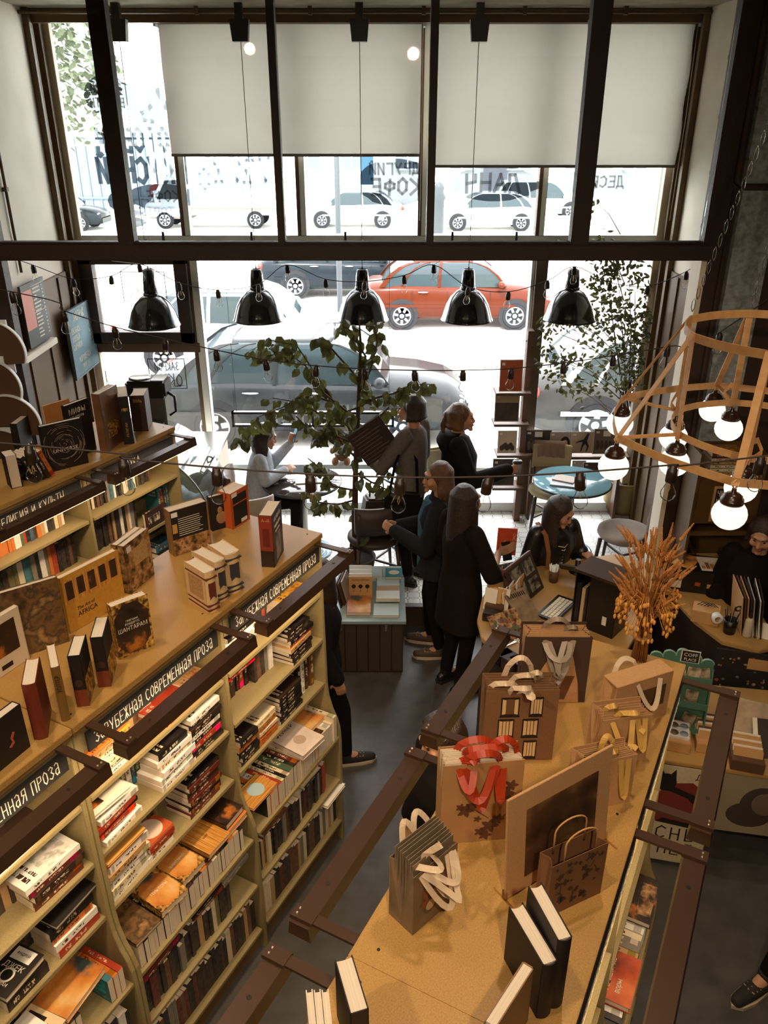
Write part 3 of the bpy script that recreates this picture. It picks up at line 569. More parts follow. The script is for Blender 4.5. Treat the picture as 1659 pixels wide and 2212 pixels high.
# people walking far outside
# ------------------------------------------------------------------ books
def cover_mat(name, art=False):
    m = bpy.data.materials.new(name); m.use_nodes = True; nt = m.node_tree; b = nt.nodes['Principled BSDF']; L = nt.links.new
    oi = nd(nt, 'ShaderNodeObjectInfo'); tc = nd(nt, 'ShaderNodeTexCoord'); sp = nd(nt, 'ShaderNodeSeparateXYZ'); L(tc.outputs['Generated'], sp.inputs[0])
    def mth(op, a, bb=None, c=None):
        n = nd(nt, 'ShaderNodeMath', operation=op)
        for i, x in enumerate((a, bb, c)):
            if x is None: continue
            if isinstance(x, (int, float)): n.inputs[i].default_value = x
            else: L(x, n.inputs[i])
        return n.outputs[0]
    def rng(v, lo, hi): return mth('MULTIPLY', mth('GREATER_THAN', v, lo), mth('LESS_THAN', v, hi))
    def mix(f, a, c):
        n = nd(nt, 'ShaderNodeMixRGB'); L(f, n.inputs[0])
        for i, x in ((1, a), (2, c)):
            if isinstance(x, tuple): n.inputs[i].default_value = x
            else: L(x, n.inputs[i])
        return n.outputs[0]
    X, Y, Z = sp.outputs; rnd = oi.outputs['Random']; base = oi.outputs['Color']
    bw = nd(nt, 'ShaderNodeRGBToBW'); L(base, bw.inputs[0]); dark = mth('LESS_THAN', bw.outputs[0], .2)
    ink = mix(dark, lin((60, 40, 30)), lin((226, 206, 170)))
    accent = nd(nt, 'ShaderNodeHueSaturation'); accent.inputs['Saturation'].default_value = 1.3; L(base, accent.inputs['Color']); L(mth('MULTIPLY_ADD', rnd, .1, .45), accent.inputs['Hue']); L(mth('MULTIPLY_ADD', dark, 2.2, .55), accent.inputs['Value'])
    spine = mth('LESS_THAN', Y, .02); off = mth('MULTIPLY', rnd, 97.0)
    def noise3(x, y, z, detail=2):
        cb = nd(nt, 'ShaderNodeCombineXYZ')
        for i, q in enumerate((x, y, z)):
            if isinstance(q, (int, float)): cb.inputs[i].default_value = q
            else: L(q, cb.inputs[i])
        n = nd(nt, 'ShaderNodeTexNoise'); n.inputs['Scale'].default_value = 1; n.inputs['Detail'].default_value = detail; L(cb.outputs[0], n.inputs['Vector']); return n
    # spine words
    n1 = noise3(mth('MULTIPLY', X, 3.5), off, mth('MULTIPLY', Z, 34.0))
    w1 = mth('MULTIPLY', mth('GREATER_THAN', n1.outputs['Fac'], .5), mth('MULTIPLY', rng(X, .28, .72), mth('MAXIMUM', rng(Z, .34, .62), rng(Z, .72, .86))))
    band = mth('MULTIPLY', mth('MAXIMUM', rng(Z, .05, .2), rng(Z, .9, .96)), mth('GREATER_THAN', mth('FRACT', mth('MULTIPLY', rnd, 13)), .45))
    sc = mix(w1, mix(band, base, accent.outputs[0]), ink)
    # cover: picture field and title rows
    n2 = noise3(off, mth('MULTIPLY', Y, 6.0), mth('MULTIPLY', Z, 6.5), 4); rp = nd(nt, 'ShaderNodeValToRGB'); rp.color_ramp.elements[0].position = .42; rp.color_ramp.elements[1].position = .6; L(n2.outputs['Fac'], rp.inputs[0])
    fld = mth('MULTIPLY', rng(Y, .1, .9), rng(Z, .1, .62)); pic = mth('MULTIPLY', mth('MULTIPLY', rp.outputs[0], fld), mth('GREATER_THAN', mth('FRACT', mth('MULTIPLY', rnd, 7)), .35))
    n3 = noise3(off, mth('MULTIPLY', Y, 26.0), mth('MULTIPLY', Z, 9.0), 1)
    rows = mth('MULTIPLY', mth('GREATER_THAN', n3.outputs['Fac'], .47), mth('MULTIPLY', rng(Y, .16, .84), mth('MAXIMUM', rng(Z, .82, .9), rng(Z, .70, .76))))
    cc = mix(rows, mix(pic, base, accent.outputs[0]), ink)
    L(mix(spine, cc, sc), b.inputs['Base Color']); b.inputs['Roughness'].default_value = .42
    return m
M_cover = cover_mat('book_cover')
def pages_mat():
    m = bpy.data.materials.new('book_pages'); m.use_nodes = True; nt = m.node_tree; b = nt.nodes['Principled BSDF']
    tc = nd(nt, 'ShaderNodeTexCoord'); mp = nd(nt, 'ShaderNodeMapping'); mp.inputs['Scale'].default_value = (900, 3, 3); nt.links.new(tc.outputs['Object'], mp.inputs[0])
    nz = nd(nt, 'ShaderNodeTexNoise'); nz.inputs['Scale'].default_value = 1; nt.links.new(mp.outputs[0], nz.inputs[0]); mx = nd(nt, 'ShaderNodeMixRGB')
    mx.inputs[1].default_value = lin((240, 226, 206)); mx.inputs[2].default_value = lin((204, 184, 158)); nt.links.new(nz.outputs['Fac'], mx.inputs[0]); nt.links.new(mx.outputs[0], b.inputs['Base Color']); b.inputs['Roughness'].default_value = .85; return m
M_pages = pages_mat()
M_ink = pm('print_black', (30, 22, 18), .6); M_inkw = pm('print_white', (236, 226, 206), .6); M_inkg = pm('print_gold', (196, 150, 70), .5); M_tag = pm('price_tag', (238, 232, 222), .6)
PAL = {'dark brown': (52, 36, 28), 'black': (30, 25, 23), 'brown': (104, 66, 40), 'orange': (206, 112, 40), 'cream': (228, 212, 178), 'white': (238, 234, 226), 'maroon': (96, 38, 26), 'red': (168, 58, 34), 'teal': (58, 116, 128),
       'grey': (128, 120, 108), 'olive': (112, 102, 60), 'tan': (190, 150, 98), 'green': (74, 96, 70), 'yellow': (222, 166, 66), 'blue': (56, 84, 110), 'pink': (222, 180, 166)}
_bk = {}
def book_meshes(t, w, h, hard=True, rounded=False):
    k = (round(t, 3), round(w, 2), round(h, 2), hard, rounded)
    if k in _bk: return _bk[k]
    t, w, h = k[:3]; c = .0026 if hard else .0011; ov = .003 if hard else .0
    b = MB(); b.box(-t / 2, -t / 2 + c, 0, w, 0, h).box(t / 2 - c, t / 2, 0, w, 0, h)
    if rounded:
        n = 8; po = [(-t / 2 + t * i / n, -t * .18 * sin(pi * i / n)) for i in range(n + 1)]; pi_ = [(x, y + c) for x, y in po[::-1]]
        b.prism(po + pi_, 0, h)
    else: b.box(-t / 2, t / 2, 0, c, 0, h)
    p = MB(); x0, x1, y0, y1, z0, z1 = -t / 2 + c, t / 2 - c, c, w - ov - .001, ov, h - ov
    n = 6; fe = [(x0 + (x1 - x0) * i / n, y1 - (t * .12 if rounded else t * .04) * sin(pi * i / n)) for i in range(n + 1)]
    p.prism([(x0, y0), (x1, y0)] + fe[::-1], z0, z1)
    r = (b.mesh('book', M_cover), p.mesh('page_block', M_pages)); _bk[k] = r; return r
NB = [0]
def book(label, t, w, h, col, M, group=None, hard=False, rounded=False, mat=None, name='book'):
    """one book; M places its local frame (x thickness, y from spine to fore-edge, z height)"""
    a, p = book_meshes(t, w, h, hard, rounded)
    if mat: a = a.copy(); a.materials[0] = mat
    o = bpy.data.objects.new(name, a); COL.objects.link(o); o.matrix_world = M; o.color = lin(col)
    tag(o, label, 'book', group); q = bpy.data.objects.new('page_block', p); COL.objects.link(q); q.parent = o; NB[0] += 1
    return o
def pose(loc, ax, ay, az):
    ax, ay, az = Vector(ax), Vector(ay), Vector(az); M = Matrix(((ax.x, ay.x, az.x, loc[0]), (ax.y, ay.y, az.y, loc[1]), (ax.z, ay.z, az.z, loc[2]), (0, 0, 0, 1))); return M
UP = Vector((0, 0, 1))
# ------------------------------------------------------------------ bookcases
M_mdf = pm('fibreboard_top', (190, 148, 84), .38, noise=(240, (160, 118, 62), .8), spec=.4)
M_shelf = pm('fibreboard_shelf', (154, 138, 96), .6, noise=(220, (128, 110, 70), .7))
M_edge = pm('fibreboard_edge', (128, 98, 56), .6)
M_rail = pm('lamp_rail_metal', (74, 50, 34), .4, metal=.2); M_led = pm('lamp_diffuser', (255, 236, 200), .5, emis=6.0, emcol=(255, 206, 140)); M_chalk = pm('chalk', (232, 224, 206), .9); M_board = pm('sign_board', (30, 26, 24), .7)
M_screw = pm('screw_head', (222, 206, 180), .3, metal=.8)
BAYL = .83
ZUP = (1.75, 1.46, 1.165); ZLO = (.81, .49, .16)
def bookcase(label, s1, nc, signs, front=True, back=False, lamps=(True, True), lamp_power=2.3, half=.277, back_rails=False):
    """two-bay double-sided unit whose far end is at s1; local X runs along the aisle, -Y faces the front side"""
    s0 = s1 - 2 * BAYL; t = empty('bookcase', label, 'bookcase', W(s0, nc, 0), SA, 'double-sided fibreboard bookcases'); Lg = 2 * BAYL
    prof = [(half, 2.05), (half + .004, 1.6), (half + .01, 1.15), (half + .018, 1.07), (half + .04, .99), (half + .068, .93), (half + .084, .87), (half + .09, .78), (half + .09, 0)]
    poly = [(-y, z) for y, z in prof] + [(y, z) for y, z in prof[::-1]]
    for x in (.0, Lg / 2 - .011, Lg - .022):
        MB().prism(poly, x, x + .022, 0, 'x').build('side_panel' if x != Lg / 2 - .011 else 'divider', M_shelf, t, bevel=.002)
    b = MB(); b.box(.0, Lg - .002, -half - .012, half + .012, 2.072, 2.1, 0).box(0.004, Lg - .006, -half - .006, half + .006, 2.05, 2.07, 1); b.build('top', [M_mdf, M_edge], t, bevel=.002)
    for x in (.05, Lg / 2 - .05, Lg / 2 + .05, Lg - .05):
        for y in (-half + .05, half - .05): MB().cyl((x, y, 2.0995), (x, y, 2.1012), .0045, n=10).build('screw_plug', M_board, t)
    MB().box(.022, Lg - .022, -.006, .006, .1, 2.05).build('back_panel', M_shelf, t)
    MB().box(.022, Lg - .022, -half - .05, half + .05, 0, .1).build('plinth', M_edge, t)
    for sd, on in ((-1, front), (1, back)):
        if not on and not (sd > 0 and back_rails): continue
        for k in range(2):
            x0, x1 = k * BAYL + .012, (k + 1) * BAYL - .012
            for z in ZUP:
                a, c = sorted((sd * .006, sd * (half + .004))); MB().box(x0 + .01, x1 - .01, a, c, z - .02, z).build('shelf', M_shelf, t, bevel=.0015)
            for z in ZLO:
                a, c = sorted((sd * .006, sd * (half + .086))); MB().box(x0 + .01, x1 - .01, a, c, z - .02, z).build('shelf', M_shelf, t, bevel=.0015)
            yf = sd * (half + .006); a, c = sorted((yf, yf + sd * .01))
            sg = MB().box(x0 + .035, x1 - .035, a, c, 1.955, 2.04).build('sign', M_board, t)
            MB().box(x0 + .01, x1 - .01, sd * (half - .012) - .006, sd * (half - .012) + .006, 1.95, 2.05).build('fascia', M_shelf, t)
            if sd < 0 and signs[k]:
                lt = MB(); n = len(signs[k]); cw = min(.024, (x1 - x0 - .12) / (n * 1.28)); w_ = strokes(MB(), signs[k], 0, 0, cw, .05, .003, gap=.28)
                strokes(lt, signs[k], (x0 + x1) / 2 - w_ / 2, 1.972, cw, .052, .0038, 0, yf - .0115, False, .28, .05); lt.build('chalk_lettering', M_chalk, sg)
            if not lamps[k]: continue
            xa, xb = x0 + .055, x1 - .055; yo = sd * (half + .012); yr = sd * (half + .185)
            r_ = MB(); pol = [(yr - .036, 2.012), (yr - .03, 2.062), (yr + .03, 2.062), (yr + .036, 2.012)]; r_.prism(pol, xa - .03, xb + .03, 0, 'x')
            for xs in (xa + .12, xb - .12): r_.cyl((xs, yr, 2.0622), (xs, yr, 2.0632), .007, n=8, m=1)
            rail = r_.build('lamp_rail', [M_rail, M_board], t, bevel=.004)
            for xs in (xa, xb):
                q = MB(); q.box(xs - .016, xs + .016, min(yo, yr + sd * .03), max(yo, yr + sd * .03), 2.0635, 2.073)
                q.box(xs - .02, xs + .02, min(yr - sd * .035, yr + sd * .034), max(yr - sd * .035, yr + sd * .034), 2.062, 2.0755); q.build('arm', M_rail, rail)
                q = MB()
                for dx in (-.008, .008): q.ball((xs + dx, yr + sd * .018, 2.0765), .0042, n=8)
                q.build('screw', M_screw, rail)
            MB().box(xa - .02, xb + .02, yr - .028, yr + .028, 2.006, 2.013).build('diffuser', M_led, rail)
            lo = W(s0 + (xa + xb) / 2, nc - yr, 1.995)
            aim = W(s0 + (xa + xb) / 2, nc - sd * (half - .12), 1.2); al = area_light('shelf_lamp_light', lo, (0, 0, 0), xb - xa, .05, lamp_power, (1.0, .76, .5))
            dz = (aim - lo).normalized(); xx = DV.copy(); zz = -dz; yy_ = zz.cross(xx); al.matrix_world = pose(lo, xx, yy_.normalized(), zz)
    return t
FIC = 'ЗаРУБЕЖНаЯ СОВРЕМЕННаЯ ПРОЗа'
bookcase('fibreboard bookcase signed foreign fiction, its end beside the low display cabinet', 3.11, -2.263, (FIC, FIC), half=.277)
bookcase('fibreboard bookcase signed foreign fiction, cut off by the bottom corner', 1.448, -2.263, (FIC, FIC), lamps=(False, True))
bookcase('fibreboard bookcase topped with gift bags and dried wheat', 2.815, -.427, (FIC, FIC), half=.267, back_rails=True)
bookcase('fibreboard bookcase under the thick white-edged books, beneath the camera', 1.157, -.427, (FIC, FIC), half=.267, lamps=(False, True), back_rails=True)
bookcase('fibreboard bookcase signed religion and science, behind the fiction shelves', 4.0, -3.985, ('РЕЛИГИЯ И КУЛЬТЫ', 'НАУКА..'), half=.272, lamp_power=1.5)
# ------------------------------------------------------------------ books standing, lying and stacked on the shelves
rb = random.Random(11)
def shelf_name(lv): return ('top shelf', 'second shelf', 'third shelf', 'ledge', 'shelf under the ledge')[lv]
mass = MB(); PK = list(PAL)
def mass_book(p, t, w, h, c, up=False):
    k0 = len(mass.v); ci = PK.index(c)
    if up: mass.box(0, t, -w, 0, h - .002, h, ci); mass.box(.0015, t - .0015, -w + .003, -.003, 0, h - .002, len(PK)); mass.box(0, .0015, -w, 0, 0, h, ci); mass.box(t - .0015, t, -w, 0, 0, h, ci)
    else: mass.box(0, t, 0, w, 0, h, ci); mass.box(.0015, t - .0015, .003, w - .002, h - .003, h + .0004, len(PK))
    mass.xf(Matrix.Translation(p) @ Matrix.Rotation(SA, 4, 'Z'), k0)
class Bay:
    def __init__(s, sa, nc, half, name):
        s.sa, s.nc, s.half, s.name, s.n = sa + .023, nc, half, name, {}
    def at(s, x, y, z): return W(s.sa + x, s.nc - y, z)          # y<0 is the front side
    def lab(s, col, what, lv):
        k = (what, lv); s.n[k] = s.n.get(k, -1) + 1
        return '%s %s, %s from near end, %s, %s' % (col, what, ORD[s.n[k]], shelf_name(lv), s.name)
    def z(s, lv): return (ZUP + ZLO)[lv]
    def up(s, lv, x, cols, setback=.15, tmin=.018, tmax=.038, xmax=.775, hmax=.215, lean=0, mass=False):
        """upright run, spines to the front, from x on"""
        z = s.z(lv); yfront = -(s.half + (.086 if lv > 2 else .004))
        for c in cols:
            t = rb.uniform(tmin, tmax); h = rb.uniform(hmax - .045, hmax); w = rb.uniform(.12, .145)
            if x + t > xmax: break
            y = yfront + setback + rb.uniform(-.008, .008)
            if y + w > -.01: w = -.012 - y
            nm = ('thin ' if t < .022 else 'thick ' if t > .034 else '') + 'upright book'
            if mass: mass_book(s.at(x, y, z), t, w, h, c); x += t + .0012; continue
            ax, az = DV, UP
            if lean: a = lean; ax = DV * cos(a) - UP * sin(a) ; az = UP * cos(a) + DV * sin(a)
            book(s.lab(c, nm, lv), t, w, h, PAL[c], pose(s.at(x + t / 2, y, z + (t / 2 * sin(lean) if lean > 0 else 0)), ax, -NV, az), 'upright books, ' + shelf_name(lv) + ', ' + s.name, hard=t > .03, rounded=t > .034)
            x += (t + .0012) / (cos(lean) if lean else 1)
        return x
    def stack(s, lv, x, cols, L=.2, w=.13, tmin=.018, tmax=.03, front=.02, y=None, z=None, skew=.012, yaw=0, h=None):
        """pile lying flat, spines to the front; first colour is the bottom book"""
        z = (s.z(lv) if z is None else z); yf = -(s.half + (.086 if lv > 2 else .004)) + front
        if y is not None: yf = y
        for i, c in enumerate(cols):
            t = h or rb.uniform(tmin, tmax); a = yaw + rb.uniform(-.05, .05) * (skew / .012); ax = UP; az = -DV * cos(a) + NV * sin(a); ay = -NV * cos(a) - DV * sin(a)
            dx, dy = rb.uniform(-skew, skew), rb.uniform(-skew, skew) * .6; l = L + rb.uniform(-.008, .008)
            book(s.lab(c, 'book lying flat', lv), t, w + rb.uniform(-.005, .005), l, PAL[c], pose(s.at(x + l / 2 + dx, yf + dy, z + t / 2) + DV * l / 2, ax, ay, az), 'books lying in piles, ' + shelf_name(lv) + ', ' + s.name)
            z += t + .0006
        return z
    def ledge(s, x, cols, setback=.012, tmin=.02, tmax=.04, xmax=.775, mass=False):
        """books on the ledge: fore-edge down, spine up, heads to the front"""
        z = ZLO[0]; yf = -(s.half + .086) + setback
        for c in cols:
            t = rb.uniform(tmin, tmax); h = rb.uniform(.2, .215); w = rb.uniform(.126, .138)
            if x + t > xmax: break
            if mass: mass_book(s.at(x, yf + .2, z), t, .2, .13, c, True); x += t + .0012; continue
            book(s.lab(c, 'spine-up book', 3), t, w, h, PAL[c], pose(s.at(x + t / 2, yf + rb.uniform(0, .008), z + w), DV, -UP, -NV), 'spine-up books on the ledge, ' + s.name)
            x += t + .0012
        return x
def seq(txt): return [{'d': 'dark brown', 'k': 'black', 'b': 'brown', 'o': 'orange', 'c': 'cream', 'w': 'white', 'm': 'maroon', 'r': 'red', 't': 'teal', 'g': 'grey', 'v': 'olive', 'n': 'tan', 'e': 'green', 'y': 'yellow', 'u': 'blue', 'p': 'pink'}[c] for c in txt]
A1 = Bay(1.448 - .83, -2.263, .277, 'corner fiction bay'); A2 = Bay(1.448, -2.263, .277, 'middle fiction bay'); A3 = Bay(2.28, -2.263, .277, 'window-end fiction bay')
# middle bay
A2.stack(0, .03, seq('weccwcnyoyc'), .205, .13, .017, .024); A2.up(0, .25, seq('dbnpnbowcbon'), .14, mass=True); A2.stack(0, .42, seq('rr'), .21, .13, .02, .03); A2.stack(0, .62, seq('cn'), .13, .13, .02, .03)
A2.up(1, .0, seq('bd'), .15, mass=True); A2.stack(1, .015, seq('wwrkrw'), .205, .13, .018, .032, skew=.02); A2.up(1, .225, seq('pewuek'), .15); z2 = A2.stack(1, .36, seq('wwwcw'), .21, .135, .026, .034)
A2.stack(1, .375, seq('k'), .17, .125, .03, .034, z=z2); A2.stack(1, .56, seq('kkrkwkdkw'), .2, .13, .02, .027, skew=.006)
A2.stack(2, .02, seq('wcwcnwo'), .21, .135, .022, .032, skew=.012); A2.stack(2, .235, seq('wor'), .14, .13, .02, .028); A2.up(2, .2, seq('bodnbdv'), .13, mass=True); A2.stack(2, .5, seq('mmkmmdmk'), .215, .14, .02, .026, skew=.006)
A2.ledge(.02, seq('ckokdkwdkbdkkobcbdkonk')); 
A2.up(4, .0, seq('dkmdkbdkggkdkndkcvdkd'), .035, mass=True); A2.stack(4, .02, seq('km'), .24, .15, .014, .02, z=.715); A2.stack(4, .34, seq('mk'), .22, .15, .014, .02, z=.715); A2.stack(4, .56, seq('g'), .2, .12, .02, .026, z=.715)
# window-end bay
A3.stack(0, .03, seq('ncwwwwk'), .2, .13, .018, .026); A3.up(0, .25, seq('tdwowkrdb'), .14, mass=True); A3.stack(0, .5, seq('wcy'), .21, .13, .022, .034)
A3.up(1, .0, seq('dkdbdkdrkkd'), .14); A3.up(1, .3, seq('dbdgw'), .1, lean=0, mass=True); A3.stack(1, .5, seq('kdkdnrkdk'), .2, .13, .016, .026, skew=.012); A3.stack(1, .02, seq('r'), .2, .12, .02, .024, z=1.68)
A3.stack(2, .03, seq('kkkok'), .15, .13, .026, .034); A3.stack(2, .2, seq('oooconc'), .15, .12, .016, .022); A3.up(2, .36, seq('nnnnkw'), .12, tmin=.016, tmax=.02); A3.stack(2, .38, seq('kkkkkkd'), .2, .13, .02, .026, skew=.005); A3.up(2, .6, seq('kwdb'), .06, tmin=.03, tmax=.045, hmax=.24)
A3.ledge(.1, seq('kowrckcekmconkkkydd')); A3.ledge(.62, seq('ccwc'))
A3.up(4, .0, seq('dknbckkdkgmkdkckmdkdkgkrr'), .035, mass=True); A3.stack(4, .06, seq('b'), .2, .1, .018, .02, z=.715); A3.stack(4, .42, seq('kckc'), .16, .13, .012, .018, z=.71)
# corner bay
A1.up(0, .3, seq('rwwwnneevd'), .14, mass=True); A1.stack(0, .35, seq('wd'), .3, .14, .02, .024); A1.up(1, .2, seq('vkbnobcckdndkd'), .13, mass=True); A1.stack(1, .53, seq('mbdmw'), .23, .15, .022, .03)
A1.up(2, .3, seq('dkbdkdkdkbdkd'), .16, mass=True); A1.stack(2, .57, seq('rwok'), .2, .14, .03, .045); A1.stack(2, .33, seq('k'), .18, .12, .05, .055)
A1.ledge(.18, seq('kckdkdkdbkdk')); A1.ledge(.68, seq('torw'), tmin=.02, tmax=.026); zz_ = ZLO[0] + .14; A1.stack(3, .2, seq('wcw'), .21, .14, .022, .03, z=zz_)
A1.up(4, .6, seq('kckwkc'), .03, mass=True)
# religion and science bookcase behind
B1 = Bay(2.34, -3.985, .272, 'religion bay'); B2 = Bay(3.17, -3.985, .272, 'science bay')
B1.up(0, .1, seq('ooooooooowwerkudonwkdcnw'), .1, .018, .028, mass=True); B1.up(1, .05, seq('dkwkdvvcttgkwgorkdkbk'), .1, .022, .04, hmax=.24, mass=True)
B2.up(0, .02, seq('kwkcdbdkdgutwkkvwcutwkvddkdb'), .1, .016, .026, hmax=.2, mass=True); B2.up(1, .02, seq('kdkdkkbdnkdwknwgk'), .1, .018, .03, hmax=.24, xmax=.5, mass=True); B2.up(1, .66, seq('tout'), .1, .02, .03, hmax=.22)
B2.stack(1, .44, seq('d'), .22, .02, .12, .13); B2.stack(2, .1, seq('wu'), .2, .14, .03, .035); B2.stack(2, .5, seq('kku'), .2, .14, .03, .04)
# gift bookcase: the aisle side towards the till desk, seen steeply from above
C2 = Bay(1.985, -.427, .267, 'far gift bay'); C1 = Bay(1.155, -.427, .267, 'near gift bay'); C0 = Bay(.327, -.427, .267, 'nearest gift bay')
C2.ledge(.01, seq('wkkwbkoccmnnnggcwwwwkdkkd'), tmin=.024, tmax=.036); C1.up(0, .02, seq('kwwwwcngkn'), .05, .024, .036, mass=True); C2.stack(4, .1, seq('wk'), .2, .14, .02, .03)
# the dim bottom rows nobody can tell apart: one mass of books
for by in (A1, A2, A3):
    x = .01
    while x < .765:
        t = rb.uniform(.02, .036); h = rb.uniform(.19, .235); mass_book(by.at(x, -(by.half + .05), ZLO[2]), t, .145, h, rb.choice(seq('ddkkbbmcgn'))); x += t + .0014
    for k in range(4):
        p = by.at(.03 + .18 * k, -(by.half + .045), ZLO[2] + .237 + .001); k0 = len(mass.v); l = rb.uniform(.12, .17); mass.box(0, l, 0, .12, 0, .018, rb.choice((0, 1, 2))); mass.xf(Matrix.Translation(p) @ Matrix.Rotation(SA, 4, 'Z'), k0)
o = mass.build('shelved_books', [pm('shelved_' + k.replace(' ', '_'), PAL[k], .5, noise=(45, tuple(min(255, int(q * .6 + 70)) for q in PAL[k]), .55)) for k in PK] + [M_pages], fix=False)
tag(o, 'dim packed rows of small books on the lowest and farthest shelves of the bookcases', 'books', kind='stuff')
# the closest book tops with readable covers
def cover_art(name, base, paint):
    """flat printed cover: base colour plus procedural paint=(scale, [(pos, colour)...], stretch)"""
    m = bpy.data.materials.new(name); m.use_nodes = True; nt = m.node_tree; b = nt.nodes['Principled BSDF']; b.inputs['Roughness'].default_value = .4
    tc = nd(nt, 'ShaderNodeTexCoord'); mp = nd(nt, 'ShaderNodeMapping'); mp.inputs['Scale'].default_value = paint[2]; nt.links.new(tc.outputs['Object'], mp.inputs[0])
    nz = nd(nt, 'ShaderNodeTexNoise'); nz.inputs['Scale'].default_value = paint[0]; nz.inputs['Detail'].default_value = 6; nt.links.new(mp.outputs[0], nz.inputs[0])
    rp = nd(nt, 'ShaderNodeValToRGB'); el = rp.color_ramp.elements; el[0].position = paint[1][0][0]; el[0].color = lin(paint[1][0][1]); el[1].position = paint[1][-1][0]; el[1].color = lin(paint[1][-1][1])
    for p_, c_ in paint[1][1:-1]: e = el.new(p_); e.color = lin(c_)
    nt.links.new(nz.outputs['Fac'], rp.inputs[0]); nt.links.new(rp.outputs[0], b.inputs['Base Color']); return m
AR_dark = cover_art('art_dark', 0, (14, [(.35, (34, 26, 22)), (.55, (60, 40, 28)), (.68, (190, 110, 40))], (1, 1, 1)))
AR_paint = cover_art('art_painting', 0, (16, [(.3, (60, 44, 30)), (.48, (120, 88, 52)), (.56, (70, 56, 40)), (.7, (170, 128, 80))], (1, 1, 1)))
AR_gold = cover_art('art_gold_mosaic', 0, (60, [(.4, (70, 44, 22)), (.55, (190, 140, 60)), (.7, (220, 180, 100))], (1, 1, 1)))
AR_mosaic = cover_art('art_faces', 0, (26, [(.38, (50, 34, 24)), (.5, (150, 108, 66)), (.62, (200, 160, 110)), (.7, (70, 48, 34))], (1, 1, 1)))
AR_stripe = cover_art('art_stripes', 0, (3, [(.3, (150, 92, 40)), (.5, (206, 140, 60)), (.7, (224, 176, 100))], (1, 60, 2)))
AR_sand = cover_art('art_sand', 0, (7, [(.35, (70, 84, 84)), (.45, (200, 120, 50)), (.6, (226, 166, 90)), (.75, (236, 210, 160))], (1, 1, 1)))
AR_grey = cover_art('art_bw', 0, (18, [(.4, (44, 38, 34)), (.6, (150, 140, 124))], (1, 1, 1)))
def flat(label, by, x, y, z, t, w, L, col, mat=None, yaw=0, words=(), ink=None, size=.03, disc=None):
    """a book lying face up on the ledge or a pile, top line towards the far end"""
    ax = UP; az = DV * cos(yaw) + NV * sin(yaw); ay = az.cross(ax)
    p = by.at(x, y + (w if abs(yaw) < 1 else 0), z + t / 2); o = book(label, t, w, L, col, pose(p, ax, ay, az), mat=mat, hard=True)
    for i, (tx, sz, v, ik) in enumerate(words): lettering(tx, sz, ik, o, frame_m((t / 2 + .0006, w / 2, L * v), (0, 1, 0), (0, 0, 1)))
    if disc: MB().cyl((t / 2, w / 2, L * disc[0]), (t / 2 + .0008, w / 2, L * disc[0]), disc[1], n=24).build('cover_picture', disc[2], o)
    return o
# ------------------------------------------------------------------ things standing on top of the bookcases (top board at z = TZ)
TZ = 2.101
def corner(cb, ct, tz=TZ, h=None):
    """foot point of a vertical edge seen from cb (foot) to ct (head); returns foot and height"""
    p = at_z(cb[0], cb[1], tz); q = at_y(ct[0], ct[1], p.y); return p, (h or q.z - tz)
def spec(cb, ct, at, bt=None, t=None, w=None, h=None, tz=TZ):
    """read an upright box: foot cb, head ct, head of the neighbouring edge along its width (at) and along its thickness (bt)"""
    if cb is None:                      # foot hidden: height given, found from the head
        q = at_z(ct[0], ct[1], tz + h); p = Vector((q.x, q.y, tz))
    else: p, h = corner(cb, ct, tz, h)
    a = at_z(at[0], at[1], tz + h) - p; a.z = 0
    b = None
    if bt: b = at_z(bt[0], bt[1], tz + h) - p; b.z = 0
    ad = a.normalized(); nrm = Vector((-ad.y, ad.x, 0))
    if b is not None:
        if nrm.dot(b) < 0: nrm = -nrm
        t = t or abs(nrm.dot(b))
    return p, ad, nrm, (w or a.length), t, h
def display_book(label, cb, ct, at, bt=None, t=.03, w=None, h=None, col=(60, 40, 30), spine='near', away=1, mat=None, words=(), hard=True, rounded=False, shift=0.0, tz=TZ, side=None):
    """spine='near': the spine is the edge at cb; 'far': the spine is at the far end of the width"""
    p, ad, nr, w, t, h = spec(cb, ct, at, bt, None if bt else t, w, h, tz)
    if bt is None and nr.dot(p) * away < 0: nr = -nr           # thickness leads away from the camera
    p = p + nr * shift
    c = p + nr * t / 2; ay = ad
    if spine == 'far': c = c + ad * w; ay = -ad
    ax = ay.cross(UP)
    o = book(label, t, w, h, col, pose(c, ax, ay, UP), hard=hard, rounded=rounded, mat=mat)
    fs = -1 if (ax.dot(nr) > 0) else 1                          # which side (local x) is the face turned to the camera
    def put(tx, sz, fy, fz, ink, sx=1.0, where='cover', shear=0.0):
        if where == 'cover':
            lettering(tx, sz, ink, o, frame_m((fs * (t / 2 + .0008), w * fy, h * fz), (0, fs, 0), UP), sx, shear=shear)
        elif where == 'spine': lettering(tx, sz, ink, o, frame_m((0, -.0012 - (t * .18 if rounded else 0), h * fz), UP, (-1, 0, 0)), sx)
        elif where == 'spine_flat': lettering(tx, sz, ink, o, frame_m((0, -.0012, h * fz), (1, 0, 0), UP), sx)
    for wd in words: put(*wd)
    return o, p, ad, nr, w, t, h, fs
def panel(o, x, y0, y1, z0, z1, mat, name='cover_picture'):
    """printed field on a cover, local coordinates"""
    a, b = sorted((x, x + (.0006 if x > 0 else -.0006))); return MB().box(a, b, y0, y1, z0, z1).build(name, mat, o)
